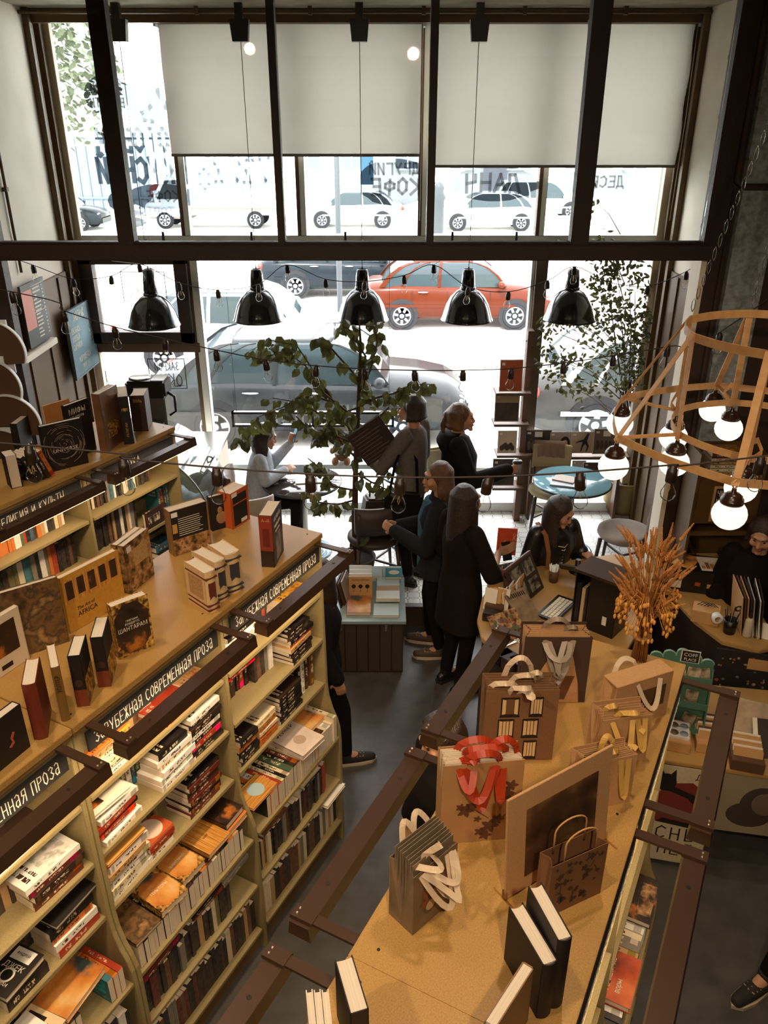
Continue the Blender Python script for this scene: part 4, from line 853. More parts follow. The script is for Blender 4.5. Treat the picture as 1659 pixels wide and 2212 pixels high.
# --- fiction bookcase top
o, p, ad, nr, w, t, h, fs = display_book('thick red and black book standing alone near the window end of the fiction top', (594, 1226), (586, 1115), (606, 1082), (556, 1115), col=(44, 30, 26), rounded=False,
    words=[('А–Я', .022, .0, .9, M_inkg, 1, 'spine_flat'), ('анатомия', .02, .5, .72, M_inkw, .8, 'cover'), ('анатомия', .02, .5, .62, M_inkw, .8, 'cover')])
MB().box(-t / 2 + .001, t / 2 - .001, -.0012, .0, h * .32, h).build('spine_label', pm('spine_red', (140, 50, 32), .5), o)
MB().box(-t / 4, t / 4, -.0018, -.0011, h * .4, h * .75).build('spine_print', pm('spine_print_red', (104, 36, 26), .5), o)
panel(o, fs * (t / 2 + .0002), w * .25, w * .75, h * .06, h * .55, AR_grey)
for i, (cb, ct, at, bt, bc, lb) in enumerate((((450, 1326), (440.6, 1240), (397.6, 1214), (463, 1229), (104, 48, 30), 'cream volume with brown bands, closest of three matching ones'), ((471, 1302), (461.4, 1216.5), (414, 1191.5), (483.6, 1205), (66, 62, 62), 'cream volume with grey bands, middle of three matching ones'), ((493, 1285), (483.6, 1198.4), (447.5, 1173.5), (514, 1184.6), (58, 58, 62), 'cream volume with dark bands, the one by the window of three matching'))):
    o, p, ad, nr, w, t, h, fs = display_book(lb, cb, ct, at, bt, col=(222, 186, 136), rounded=True, hard=True, mat=pm('cream_cloth', (224, 188, 140), .6, noise=(90, (204, 166, 116), .5)))
    mb = pm('band_%d' % i, bc, .6); b = MB()
    for z0, z1 in ((.06, .1), (.17, .21), (.84, .875)): b.box(-t / 2 - .0008, t / 2 + .0008, -t * .185, w * .98, h * z0, h * z1)
    b.box(-t * .3, t * .3, -t * .19, 0, h * .42, h * .74); b.add([(-t * .3, -t * .189, h * .42), (t * .3, -t * .189, h * .42), (t * .3, -t * .189, h * .34), (0, -t * .189, h * .4), (-t * .3, -t * .189, h * .34)], [(0, 1, 2, 3, 4)]); b.build('band', mb, o)
    panel(o, fs * (t / 2 + .001), w * .15, w * .85, h * .3, h * .8, pm('cream_print', (196, 156, 104), .7, noise=(160, (150, 110, 70), .8)))
o, p, ad, nr, w, t, h, fs = display_book('large book with black back cover text and crowd picture, beside a portrait book', (377, 1203), (370, 1106), (446, 1082), (355, 1096), col=(46, 34, 28), mat=pm('book_tan_boards', (150, 112, 66), .5))
panel(o, fs * (t / 2 + .0002), .004, w - .004, h * .35, h * .99, M_ink); panel(o, fs * (t / 2 + .0004), .004, w - .004, .004, h * .36, AR_mosaic)
for i in range(9): panel(o, fs * (t / 2 + .0008), w * .2, w * rb.uniform(.7, .85), h * (.42 + .045 * i), h * (.43 + .045 * i), M_inkw, 'text_line')
panel(o, fs * (t / 2 + .001), w * .04, w * .16, h * .5, h * .7, M_inkg, 'publisher_mark'); panel(o, fs * (t / 2 + .001), w * .04, w * .2, h * .85, h * .95, M_tag, 'price_tag')
o, p, ad, nr, w, t, h, fs = display_book('dark book with a pale portrait on its cover, between tan and orange books', (459, 1148), (447.5, 1074), (496, 1062), t=.03, col=(36, 28, 24), mat=M_ink)
b = MB(); b.ball((fs * t / 2, w * .45, h * .55), .003, .014, .02, 12); b.ball((fs * t / 2, w * .5, h * .33), .003, .03, .035, 12); b.build('portrait', pm('portrait_skin', (170, 130, 90), .7), o)
o, p, ad, nr, w, t, h, fs = display_book('thick orange-edged book with black cover, last before the window on the fiction top', (504, 1144), (497.4, 1066.7), (533.5, 1046), (481, 1051.5), col=(190, 84, 34), mat=pm('book_orange_cloth', (196, 88, 36), .5))
panel(o, fs * (t / 2 + .0003), w * .1, w * .9, h * .05, h * .62, M_ink); panel(o, fs * (t / 2 + .0003), w * .1, w * .9, h * .66, h * .88, M_ink)
panel(o, fs * (t / 2 + .0006), w * .5, w * .85, h * .07, h * .17, M_tag, 'price_tag'); panel(o, fs * (t / 2 + .0006), w * .05, w * .35, h * .85, h * .96, M_tag, 'price_tag')
for k, lb in enumerate(('tan book covered in small faces, the front one of a pair', 'tan book covered in small faces, the rear one of a pair')):
    o, p, ad, nr, w, t, h, fs = display_book(lb, (283, 1284), (266, 1181), (321, 1139), (253, 1178), col=(70, 50, 34), mat=AR_mosaic, shift=k * .034)
    if k == 0: panel(o, fs * (t / 2 + .0004), w * .3, w * .85, h * .46, h * .82, pm('tan_note', (206, 168, 112), .7, noise=(200, (150, 112, 66), .6))); panel(o, fs * (t / 2 + .0004), w * .08, w * .24, h * .82, h * .94, M_tag, 'price_tag')
o, p, ad, nr, w, t, h, fs = display_book('wide yellow art book with a fringe of carved figures', (152, 1369), (127, 1253), (253, 1190), t=.03, col=(206, 150, 56), mat=pm('book_ochre', (206, 152, 60), .5, noise=(60, (190, 134, 48), .6)),
    words=[('The Art of', .022, .33, .36, M_ink, .9, 'cover', .2), ('AFRICA', .032, .35, .25, M_ink, .9)])
panel(o, fs * (t / 2 + .0003), .003, w - .003, h * .52, h * .93, AR_stripe)
for k in range(5): panel(o, fs * (t / 2 + .0007), w * (.06 + .19 * k), w * (.18 + .19 * k), h * (.58 + .02 * (k % 2)), h * .9, AR_dark)
display_book('wide art book showing painted arches and a crowd', (151, 1385), (125, 1245), (0, 1281), w=.31, t=.025, col=(90, 66, 40), mat=AR_paint)
o = bpy.data.objects['book.%03d' % 0] if False else None
o, p, ad, nr, w, t, h, fs = display_book('large book with a white border around a dark engraving', (65, 1421), (40, 1307), (0, 1330), w=.25, t=.022, col=(228, 212, 184), mat=pm('book_ivory', (232, 214, 186), .5))
panel(o, fs * (t / 2 + .0003), w * .12, w * .92, h * .3, h * .86, AR_dark); panel(o, fs * (t / 2 + .0003), w * .3, w * .5, h * .08, h * .16, M_ink, 'barcode')
display_book('tall red-brown hardback with plain boards, next to the olive one', (104, 1592), (75, 1475), (85.6, 1419), (46, 1477), col=(110, 44, 28), mat=pm('book_redbrown', (112, 44, 28), .4), rounded=True)
display_book('olive hardback with faded spine, between red-brown and black books', (153, 1553), (136, 1438), (118, 1388), (108.5, 1444), col=(120, 84, 36), mat=pm('book_olive', (122, 88, 40), .45), rounded=True, words=[('УОЛТЕР', .02, 0, .7, M_ink, .9, 'spine')])
for cb, ct, at, bt, lb in (((194, 1524), (170, 1413), (185.6, 1366), (144.7, 1413), 'black book with orange foot and round emblem, standing next to the olive one'), ((241, 1482), (220.6, 1375.6), (234, 1330), (195, 1373), 'black book with orange foot and round emblem, standing beside the octagon-cover novel')):
    o, p, ad, nr, w, t, h, fs = display_book(lb, cb, ct, at, bt, col=(38, 28, 24), mat=M_ink)
    MB().box(-t / 2 - .0006, t / 2 + .0006, -.0012, w * .05, 0, h * .32).build('spine_foot', pm('foot_red', (118, 54, 30), .5), o); MB().cyl((0, -.0006, h * .45), (0, -.0016, h * .45), t * .34, n=20).build('emblem', pm('emblem_dark', (66, 40, 28), .5), o)
    panel(o, fs * (t / 2 + .0004), .004, w * .95, .006, h * .5, AR_gold)
OCT = lambda o, t, w, h, fs: MB().prism([(w * a, h * b) for a, b in ((.3, .03), (.7, .03), (.97, .25), (.97, .75), (.7, .97), (.3, .97), (.03, .75), (.03, .25))], *sorted((fs * t / 2, fs * (t / 2 + .0007))), 0, 'x').build('cover_picture', AR_dark, o)
o, p, ad, nr, w, t, h, fs = display_book('novel with gold corners around a dark octagon, standing on the fiction top', (258, 1425), (241, 1313), (316, 1284), t=.04, col=(190, 140, 60), mat=AR_gold)
OCT(o, t, w, h, fs); lettering('ШАНТАРАМ', .026, M_inkw, o, frame_m((fs * (t / 2 + .0016), w * .5, h * .5), (0, fs, 0), UP), .8); lettering('ГРЕГОРИ', .011, M_inkw, o, frame_m((fs * (t / 2 + .0016), w * .5, h * .65), (0, fs, 0), UP)); lettering('РОБЕРТС', .013, M_inkw, o, frame_m((fs * (t / 2 + .0016), w * .5, h * .59), (0, fs, 0), UP))
o, p, ad, nr, w, t, h, fs = display_book('black book with a small red and white bird, cut off on the fiction top', (66, 1612), (46, 1520), (0, 1553), w=.16, t=.035, col=(28, 24, 22), mat=M_ink)
b = MB(); b.ribbon([(fs * (t / 2 + .001), w * .45, h * .3), (fs * (t / 2 + .001), w * .35, h * .36), (fs * (t / 2 + .001), w * .38, h * .46), (fs * (t / 2 + .001), w * .3, h * .56)], (0, .008, .006), .001); b.build('bird_print', pm('bird_red', (190, 90, 60), .6), o)
# --- religion bookcase top
o, p, ad, nr, w, t, h, fs = display_book('square black book with concentric star trails', (104, 1022), (83.5, 924), (177, 903.5), t=.035, col=(36, 28, 24), mat=M_ink, words=[('UNIVERSE', .03, .5, .42, M_inkw, 1.15)])
b = MB(); q = random.Random(4)
for k in range(64):
    r0 = q.uniform(.012, .5) * w; a0 = q.uniform(0, 2 * pi); a1 = a0 + q.uniform(.3, 1.1); pts = [(fs * (t / 2 + .0006), min(w * .97, max(w * .03, w * .5 + r0 * cos(a0 + (a1 - a0) * i / 8))), min(h * .97, max(h * .03, h * .52 + r0 * 1.05 * sin(a0 + (a1 - a0) * i / 8)))) for i in range(9)]
    for u, v in zip(pts, pts[1:]):
        if u != v: b.bar(u, v, .0016, .0006, (1, 0, 0))
b.build('star_trails', pm('trail_print', (188, 164, 134), .6), o)
display_book('dark atlas of world myths standing behind the star-trail book', (210, 969), (195, 858), (139, 877), t=.03, col=(40, 32, 28), spine='far', mat=M_ink, words=[('МИФЫ', .05, .45, .84, M_inkw, .8), ('на карте', .026, .42, .74, M_inkw)])
display_book('orange-brown wooden-looking book board behind the star-trail book', None, (149, 861), (91, 878), h=.2, t=.02, col=(178, 116, 50), mat=pm('board_orange', (184, 120, 52), .5, noise=(14, (150, 92, 40), .7)))
o, p, ad, nr, w, t, h, fs = display_book('bulky boxed book in crinkled brown wrap', (233, 977), (218, 852), (251, 830), (196, 851), col=(128, 88, 58), mat=pm('brown_wrap', (132, 92, 62), .3, noise=(8, (84, 54, 36), .9), bump=.5, bscale=18, coat=.4))
panel(o, fs * (t / 2 + .0006), w * .2, w * .8, h * .2, h * .45, AR_gold)
o, p, ad, nr, w, t, h, fs = display_book('dark volume with a golden ram on its spine', (291, 958), (276, 855), (272, 831), (253, 855), col=(48, 36, 30), mat=M_ink, words=[('РЕЛИГИИ', .02, 0, .3, M_inkg, 1, 'spine')])
b = MB(); b.ball((0, -.002, h * .72), .012, .002, .012, 10); b.tube([(-.004, -.002, h * .73), (-.016, -.003, h * .75), (-.017, -.003, h * .69)], .003); b.tube([(.004, -.002, h * .73), (.016, -.003, h * .75), (.017, -.003, h * .69)], .003); b.build('ram_head', M_inkg, o)
o, p, ad, nr, w, t, h, fs = display_book('dark brown bible with blackletter title and white page edges', (321, 931), (314, 853), (278.5, 854), (327, 836), col=(66, 38, 28), mat=pm('bible_leather', (62, 36, 28), .5))
lettering('Biblia', .034, M_inkg, o, frame_m((fs * (t / 2 + .0006), w * .5, h * .84), (0, fs, 0), UP), .8)
display_book('dark narrow book with a small white sticker, left of the star-trail book'.replace('left of', 'standing before'), (47, 970), (37, 914), (59.5, 896), (19, 914), col=(52, 40, 34), mat=M_ink)
for k in range(5):
    q = at_z(80 + k * 9, 1042 - k * 3.5, TZ); a = R(20); az = (UP * cos(a) + -DV * sin(a)).normalized(); ax = (DV * cos(a) + UP * sin(a)).normalized()
    book(('black leaning book, %s of five slanting together before the star-trail book' % ORD[k]) if k < 4 else 'orange leaning book, last of five slanting together before the star-trail book', .024, .13, .19, (PAL['black'], PAL['black'], PAL['black'], PAL['dark brown'], PAL['orange'])[k], pose(q + UP * .002, ax, ax.cross(UP).normalized() * 0 + -NV, az), 'slanting books')
display_book('big black box-like book at the near edge of the religion top', None, (0, 975), (25, 1003), h=.2, t=.06, w=.1, col=(34, 28, 25), mat=M_ink)
# --- thick books on the gift bookcase
for cb, ct, at, bt, hh, lb in (((1214, 2168), (1235, 2021), (1170, 1904), (1205, 2029), None, 'thick black book with pale page block, nearer the floral paper bag'), (None, (1205, 2073), (1131, 1951), (1173.6, 2086), .19, 'thick black book with pale page block and gilt spine, in front of its twin')):
    o, p, ad, nr, w, t, h, fs = display_book(lb, cb, ct, at, bt, h=hh, col=(30, 24, 22), mat=M_ink, rounded=True)
    panel(o, fs * (t / 2 + .0005), w * .6, w * .85, h * .45, h * .85, pm('gilt_dim', (130, 92, 46), .5))
o, p, ad, nr, w, t, h, fs = display_book('brown book with page top turned to the camera, cut by the bottom of the picture', None, (1154, 2091), (1062, 2236), (1127, 2080), h=.19, w=.17, col=(140, 100, 64), mat=pm('book_kraft', (140, 102, 66), .5))
display_book('black thick book standing at the front seam of the gift bookcase', None, (796.6, 2179), (759.5, 2058), (755.5, 2187), h=.2, col=(36, 28, 24), mat=M_ink)
for k in range(3):
    display_book('slim pale-paged book, %s of three beside the black thick book' % ORD[k], None, (691 + 17 * k, 2290), (675 + 17 * k, 2136 - 2 * k), (675 + 17 * k, 2291), h=.2, w=.15, col=(226, 208, 184), mat=M_pages)
# --- open-face books on the ledges of the fiction bookcase
zl = ZLO[0] + .14
flat('comic-like paperback with a masked figure, on the ledge of the middle bay', A2, .01, -.35, zl, .02, .14, .2, (120, 90, 60), AR_paint, R(-86))
for x, y, lb, yw in ((.165, -.35, 'octagon-cover novel with orange sky, lying on the middle ledge', R(-83)), (.325, -.33, 'octagon-cover novel in black, lying on the middle ledge beside the orange one', R(-88))):
    o = flat(lb, A2, x, y, zl, .035, .15, .2, (190, 140, 60), AR_gold, yw)
    MB().prism([(.15 * a, .2 * b) for a, b in ((.3, .03), (.7, .03), (.97, .25), (.97, .75), (.7, .97), (.3, .97), (.03, .75), (.03, .25))], .0175, .0182, 0, 'x').build('cover_picture', AR_sand if 'orange' in lb else AR_dark, o)
    lettering('ШАНТАРАМ' if 'black' in lb else 'ТЕНЬ ГОРЫ', .02, M_inkw, o, frame_m((.0195, .075, .1), (0, 1, 0), UP), .8)
flat('tan striped book with a dark figure, topmost of two on the middle ledge', A2, .49, -.345, zl + .022, .022, .15, .22, (200, 140, 70), AR_stripe, R(-88), [('шаг', .02, .4, M_ink)]); flat('dark brown book under the tan striped one on the middle ledge', A2, .485, -.34, zl, .02, .155, .22, (60, 40, 30), None, R(-90))
flat('black book with a red label lying across an orange one, middle ledge', A2, .645, -.325, zl + .034, .035, .14, .2, (36, 28, 24), AR_dark, R(-92)); flat('orange tan book beneath the black one with a red label, middle ledge', A2, .642, -.335, zl, .032, .15, .2, (206, 120, 44), None, R(-90))
flat('orange cover with a pale blue disc, at the near end of the window-end ledge', A3, .0, -.345, zl, .015, .14, .2, (206, 140, 60), AR_stripe, .02, disc=(.55, .045, pm('disc_blue', (170, 196, 204), .6)))
o = flat('large white book with a spiral motif, lying on the window-end ledge', A3, .4, -.37, zl, .03, .19, .24, (226, 208, 196), pm('book_offwhite', (230, 212, 198), .6, noise=(30, (214, 190, 172), .5)), R(-84), [('ФЕЙБЕР', .034, .86, M_ink)], disc=(.4, .035, pm('spiral_print', (206, 182, 164), .6, noise=(300, (160, 130, 110), .9))))
flat('tan book with a castle silhouette, beyond the large white book on the ledge', A3, .56, -.29, zl + .001, .02, .18, .22, (214, 160, 110), AR_sand, .05)
display = A3; p = A3.at(.72, -.36, ZLO[0] + .001)
book('tall white book end sticking out at the window end of the ledge', .03, .17, .24, PAL['cream'], pose(p + DV * .03 + UP * .17, DV, -UP, -NV))
o = flat('white book lettered ЖИЗНЬ lying on the shelf under the window-end ledge', A3, .6, -.385, ZLO[1] - .06, .02, .13, .2, (240, 230, 216), pm('book_white_gloss', (240, 230, 218), .4), 0)
lettering('ЖИЗНЬ', .06, M_ink, o, frame_m((.0106, .07, .1), (0, 0, 1), (0, -1, 0)), .85)
o = flat('cream book with a red band, topmost on the second-shelf pile of the middle bay', A2, .0, -.26, ZUP[1] + .168, .016, .135, .205, (236, 222, 200), pm('book_meow', (236, 224, 204), .5), .06)
lettering('МЕОW', .036, M_ink, o, frame_m((.0086, .04, .1), (0, 0, 1), (0, -1, 0)), .9); panel(o, .008, .0, .025, .0, .2, pm('red_band', (180, 70, 36), .5), 'red_band'); panel(o, .008, .03, .11, .02, .09, AR_dark)
flat('ochre book with handwritten title on the third-shelf pile of the middle bay', A2, .02, -.265, ZUP[2] + .2, .012, .135, .21, (216, 158, 74), pm('book_ochre_plain', (218, 160, 78), .5), .0, [('лис', .03, .6, M_ink), ('и дом', .024, .35, M_ink)])
flat('orange book with a round pale picture on the third shelf, middle bay', A2, .235, -.265, ZUP[2] + .078, .014, .13, .15, (190, 84, 40), pm('book_rust', (190, 84, 40), .5), 0, disc=(.5, .055, pm('disc_pale', (232, 208, 184), .6)))
o = flat('black book with barcode lying on the third shelf of the corner bay', A1, .57, -.275, ZUP[2] + .155, .02, .16, .22, (40, 32, 28), M_ink, -.06); panel(o, .0104, .02, .07, .015, .05, M_tag, 'price_tag')
o = flat('thick black book with an ornate white label, third shelf of the corner bay', A1, .33, -.27, ZUP[2] + .056, .03, .13, .18, (30, 26, 24), M_ink, -.08)
panel(o, .0154, .02, .11, .125, .172, M_tag, 'title_field'); lettering('АНДРЕЙ', .014, M_ink, o, frame_m((.0165, .065, .15), (0, 1, 0), UP)); lettering('ДЖЕК', .03, M_inkw, o, frame_m((.0165, .065, .1), (0, 1, 0), UP)); lettering('РОМАН', .018, M_inkw, o, frame_m((.0165, .065, .035), (0, 1, 0), UP)); MB().lathe([(.027, 0), (.03, .0008), (.024, .0008), (.021, 0)], (.0152, .065, .068), 24, 0, (1, 0, 0), False).build('label_ring', M_inkw, o)
flat('painting-cover book of a sandy shore, on the ledge of the corner bay', A1, .47, -.34, zl, .028, .17, .22, (210, 160, 90), AR_sand, -.12)
o = flat('book with a framed portrait and bold black title, on the ledge of the corner bay', A1, .27, -.36, zl + .001, .03, .17, .2, (230, 204, 164), pm('book_parchment', (230, 204, 164), .5), -.1)
panel(o, .0154, .02, .1, .03, .18, AR_dark); lettering('ЛЕРУ', .055, M_ink, o, frame_m((.0166, .14, .1), (0, 0, 1), (0, -1, 0)), .9); lettering('ГАСТОН', .022, M_ink, o, frame_m((.0166, .11, .1), (0, 0, 1), (0, -1, 0)), .9)
# readable covers on the gift bookcase shelf
o = flat('orange-red book titled in white, lying on the aisle ledge below the rail', C2, .13, -.358, zl + .001, .03, .17, .22, (186, 70, 30), cover_art('art_ember', 0, (9, [(.35, (120, 40, 20)), (.5, (190, 74, 30)), (.7, (214, 110, 44))], (1, 1, 1))), .0)
lettering('Гениальные', .03, M_inkw, o, frame_m((.0166, .07, .11), (0, 0, 1), (0, -1, 0)), .85); lettering('воры', .03, M_inkw, o, frame_m((.0166, .11, .07), (0, 0, 1), (0, -1, 0)), .85); lettering('Шмидт', .024, M_inkw, o, frame_m((.0166, .02, .06), (0, 0, 1), (0, -1, 0)), .85)
o = flat('dark book with photographs on its cover, at the far end of the aisle ledge', C2, .53, -.356, zl + .001, .028, .17, .24, (48, 34, 26), AR_dark, .0); panel(o, .0145, .1, .16, .03, .2, AR_mosaic)
# ------------------------------------------------------------------ gift bags, framed picture and dried wheat on the gift bookcase
gb = random.Random(21)
def upright_frame(cb, ct, at, bt, h=None, t=None):
    p, ad, nr, w, t, h = spec(cb, ct, at, bt, t, None, h)
    if bt is None and nr.dot(p) < 0: nr = -nr
    if ad.cross(nr).z < 0: p = p + ad * w; ad = -ad
    return pose(p, ad, nr, UP), w, t, h
def loop(a, b, up, out, n=16, sway=0.0):
    """soft handle from a to b: rises by up, swings out by out"""
    a, b = Vector(a), Vector(b); r_ = []
    for i in range(n + 1):
        f = i / n; q = a.lerp(b, f); s_ = sin(pi * f); q = q + Vector((sway * sin(2 * pi * f), out * s_ ** .8, up * s_ ** .7)); r_.append(q)
    return r_
def band(mb, pts, wd, view=(0, -.6, .8), m=0, th=.001):
    ws = []
    for i, p in enumerate(pts):
        d = (Vector(pts[min(i + 1, len(pts) - 1)]) - Vector(pts[max(i - 1, 0)])).normalized(); w = d.cross(Vector(view)); w = w.normalized() if w.length > 1e-4 else Vector((1, 0, 0)); ws.append(w * wd)
    mb.ribbon(pts, ws, th, m)
def bag_shell(w, t, h, flare=0.0, gusset=.25):
    b = MB(); c = .0016
    f = [(0, 0), (w, 0), (w - t * 0.0, t * .5), (w, t), (0, t), (0, t * .5)]
    gx = t * gusset
    top = [(-flare, 0), (w + flare, 0), (w + flare - gx, t * .5), (w + flare, t), (-flare, t), (-flare + gx, t * .5)]
    vs = [(x, y, 0) for x, y in f] + [(x, y, h) for x, y in top]
    vi = [(min(max(x, c), w - c), min(max(y, c), t - c), c) for x, y in f] + [(x + (c if x < w / 2 else -c), y + (c if y < t * .3 else -c if y > t * .7 else 0), h) for x, y in top]
    fs = [(i, (i + 1) % 6, 6 + (i + 1) % 6, 6 + i) for i in range(6)] + [(5, 4, 3, 2, 1, 0)]
    o = 12; fi = [(o + (i + 1) % 6, o + i, o + 6 + i, o + 6 + (i + 1) % 6) for i in range(6)] + [tuple(o + i for i in range(6))]
    rim = [(6 + i, 6 + (i + 1) % 6, o + 6 + (i + 1) % 6, o + 6 + i) for i in range(6)]
    b.add(vs + vi, fs + fi + rim, 0); return b
M_kraft = pm('kraft_paper', (196, 150, 102), .8, noise=(160, (172, 126, 80), .5)); M_bagin = pm('bag_inside_paper', (226, 206, 178), .85)
def gift_bag(label, cb, ct, at, bt, mat, ribbon, h=None, nested=0, nlabel='', rw=.018, handles=(), group='gift bags on the bookcase', raise_=.0, inner_mat=None, th=None, hide_mat=None):
    M, w, t, h = upright_frame(cb, ct, at, bt, h, th)
    root = bpy.data.objects.new('gift_bag', None); COL.objects.link(root); root.matrix_world = M; tag(root, label, 'gift bag', group)
    bag_shell(w, t, h).build('bag_body', mat, root, fix=False)
    for hd in handles:
        rb_ = MB(); band(rb_, [(x * w, y * t, h + z) for x, y, z in hd], rw); rb_.build('ribbon_handle', ribbon, root)
    for k in range(nested):
        y0 = t * (.12 + .78 * k / max(1, nested)); tt = t * .78 / nested * .55
        r2 = bpy.data.objects.new('folded_gift_bag', None); COL.objects.link(r2); r2.matrix_world = M @ Matrix.Translation((.006 + gb.uniform(-.002, .002), y0, .004))
        tag(r2, nlabel, 'gift bag', 'folded bags ' + label)
        ww, hh = w - .012, h - .004 + raise_ * gb.uniform(.5, 1)
        q = MB(); q.box(0, ww, 0, .0012, 0, hh - .002); q.box(0, ww, tt, tt + .0012, 0, hh - .002); q.box(0, ww, 0, tt + .0012, 0, .0012)
        for xx in (0, ww):
            s_ = 1 if xx == 0 else -1; q.add([(xx, 0, 0), (xx, 0, hh - .002), (xx + s_ * .02, tt / 2, hh - .002), (xx + s_ * .02, tt / 2, 0), (xx, tt, hh - .002), (xx, tt, 0)], [(0, 1, 2, 3), (3, 2, 4, 5)])
        q.build('bag_body', inner_mat or M_bagin, r2)
    return root, w, t, h
def arch(x0, x1, y, up, out=0.0, n=10, y1=None, sway=0):
    """list of (fx, fy, dz) points for a handle; fractions of the bag's width and depth"""
    r_ = []
    for i in range(n + 1):
        f = i / n; s_ = sin(pi * f); r_.append((x0 + (x1 - x0) * f + sway * sin(2 * pi * f), y + ((y1 if y1 is not None else y) - y) * f + out * s_, up * s_ ** .75 - (.0 if 0 < i < n else .012)))
    return r_
M_rwhite = pm('ribbon_ivory', (212, 186, 154), .6); M_rgrey = pm('ribbon_grey_satin', (140, 122, 102), .4); M_rred = pm('ribbon_orange_satin', (168, 52, 18), .45); M_ryel = pm('ribbon_yellow_satin', (206, 162, 82), .45)
M_housebag = pm('house_bag_paper', (132, 92, 58), .75, noise=(120, (116, 78, 46), .5)); M_darkbag = pm('coffee_bag_paper', (70, 48, 34), .75); M_floral = pm('floral_bag_paper', (184, 138, 88), .75, noise=(10, (156, 110, 64), .6))
def front_print(root, shapes, mats, name='print'):
    """shapes: list of (kind, args, material index) drawn just in front of the bag face (y = 0)"""
    b = MB()
    for kd, a, mi in shapes:
        if kd == 'r': b.box(a[0], a[1], -.001 - .0003 * mi, -.0004, a[2], a[3], mi)
        elif kd == 'd':
            x, z, rr, pet = a
            k = 20; b.add([(x + rr * (1 + .35 * cos(pet * 2 * pi * i / k)) * cos(2 * pi * i / k), -.0009 - .00005 * mi, z + rr * (1 + .35 * cos(pet * 2 * pi * i / k)) * sin(2 * pi * i / k)) for i in range(k)], [list(range(k))], mi)
        elif kd == 'p': b.add([(x, -.0022 - .0002 * mi, z) for x, z in a], [list(range(len(a)))], mi)
        elif kd == 'l':
            for (x0, z0), (x1, z1) in zip(a, a[1:]): b.bar((x0, -.0008, z0), (x1, -.0008, z1), .0022, .0006, (0, 1, 0), mi)
    return b.build(name, mats, root)
# house bag
r_, w, t, h = gift_bag('brown bag printed with lit windows, ivory ribbons on top', (1192, 1641), (1207, 1490), (1051, 1493), (1201, 1451), M_housebag, M_rwhite, nested=3, nlabel='brown window-print bag folded inside the one with ivory ribbons', inner_mat=M_housebag, raise_=.004,
    handles=[arch(.3, .62, .02, .05, -.6), arch(.05, .45, .3, .035, -.4, sway=.05), arch(.35, .72, .55, .07, -.7, sway=.03), arch(.3, .7, .95, .075, -.2), arch(.42, .66, .1, .03, -.9, sway=.08), arch(.62, .8, .7, .04, -.3)])
sh = []
for cxf, zf, sz in ((.34, .78, 1.15), (.70, .78, .8), (.3, .48, 1.0), (.64, .48, 1.0), (.33, .17, 1.0), (.66, .17, .85)):
    ww, hh, x, z = w * .1 * sz, h * .115, w * cxf, h * zf
    sh += [('r', (x - ww - .003, x + ww + .003, z - hh - .003, z + hh + .003), 0), ('r', (x - ww * .45, x + ww * .45, z - hh * .9, z + hh * .9), 2)]
    for sg in (-1, 1): sh += [('p', [(x + sg * ww * .5, z - hh * .85), (x + sg * ww * .95, z - hh * .92), (x + sg * ww * .95, z + hh * .92), (x + sg * ww * .5, z + hh * .85)], 1)]
    sh += [('r', (x - ww * 1.2, x + ww * 1.2, z - hh * 1.3, z - hh * 1.12), 0)]
    if sz < 1.1: sh += [('p', [(x - ww * .4, z - hh * .85), (x - ww * .04, z - hh * .85), (x - ww * .04, z + hh * .85), (x - ww * .4, z + hh * .85)], 1), ('p', [(x + ww * .06, z - hh * .85), (x + ww * .4, z - hh * .85), (x + ww * .4, z + hh * .85), (x + ww * .06, z + hh * .85)], 1)]
front_print(r_, sh, [M_ink, pm('print_window_cream', (222, 186, 134), .7), pm('print_window_dark', (112, 76, 46), .7)], 'window_print')
# coffee bag
r_, w, t, h = gift_bag('dark bag with a tan coffee-pot print and long grey satin ribbons', (1262, 1517), (1287, 1377), (1135, 1376), (1275, 1343), M_darkbag, M_rgrey, nested=3, nlabel='tan-edged bag folded inside the dark coffee-pot bag', inner_mat=M_kraft, raise_=.003,
    handles=[arch(.3, .72, .0, -.13, -.55), arch(.34, .6, .05, -.1, -.8, sway=.05), arch(.28, .68, .3, -.05, -1.0, sway=-.05), arch(.3, .7, .6, .05, -.2), arch(.36, .66, .02, -.16, -.5, sway=.03), arch(.64, .8, .5, .03, -.3)])
front_print(r_, [('p', [(w * .08, 0.002), (w * .9, .002), (w * .86, h * .3), (w * .74, h * .72), (w * .4, h * .72), (w * .3, h * .55)], 0), ('p', [(w * .5, h * .05), (w * .68, h * .05), (w * .8, h * .42), (w * .66, h * .42)], 1), ('p', [(w * .36, h * .25), (w * .6, h * .25), (w * .66, h * .62), (w * .46, h * .62)], 2), ('r', (w * .22, w * .3, h * .1, h * .19), 3), ('d', (w * .32, h * .15, .008, 0), 3), ('d', (w * .32, h * .15, .005, 0), 0)], [M_kraft, pm('print_brown', (110, 70, 42), .7), pm('print_grey', (136, 120, 100), .7), M_rwhite], 'coffee_print')
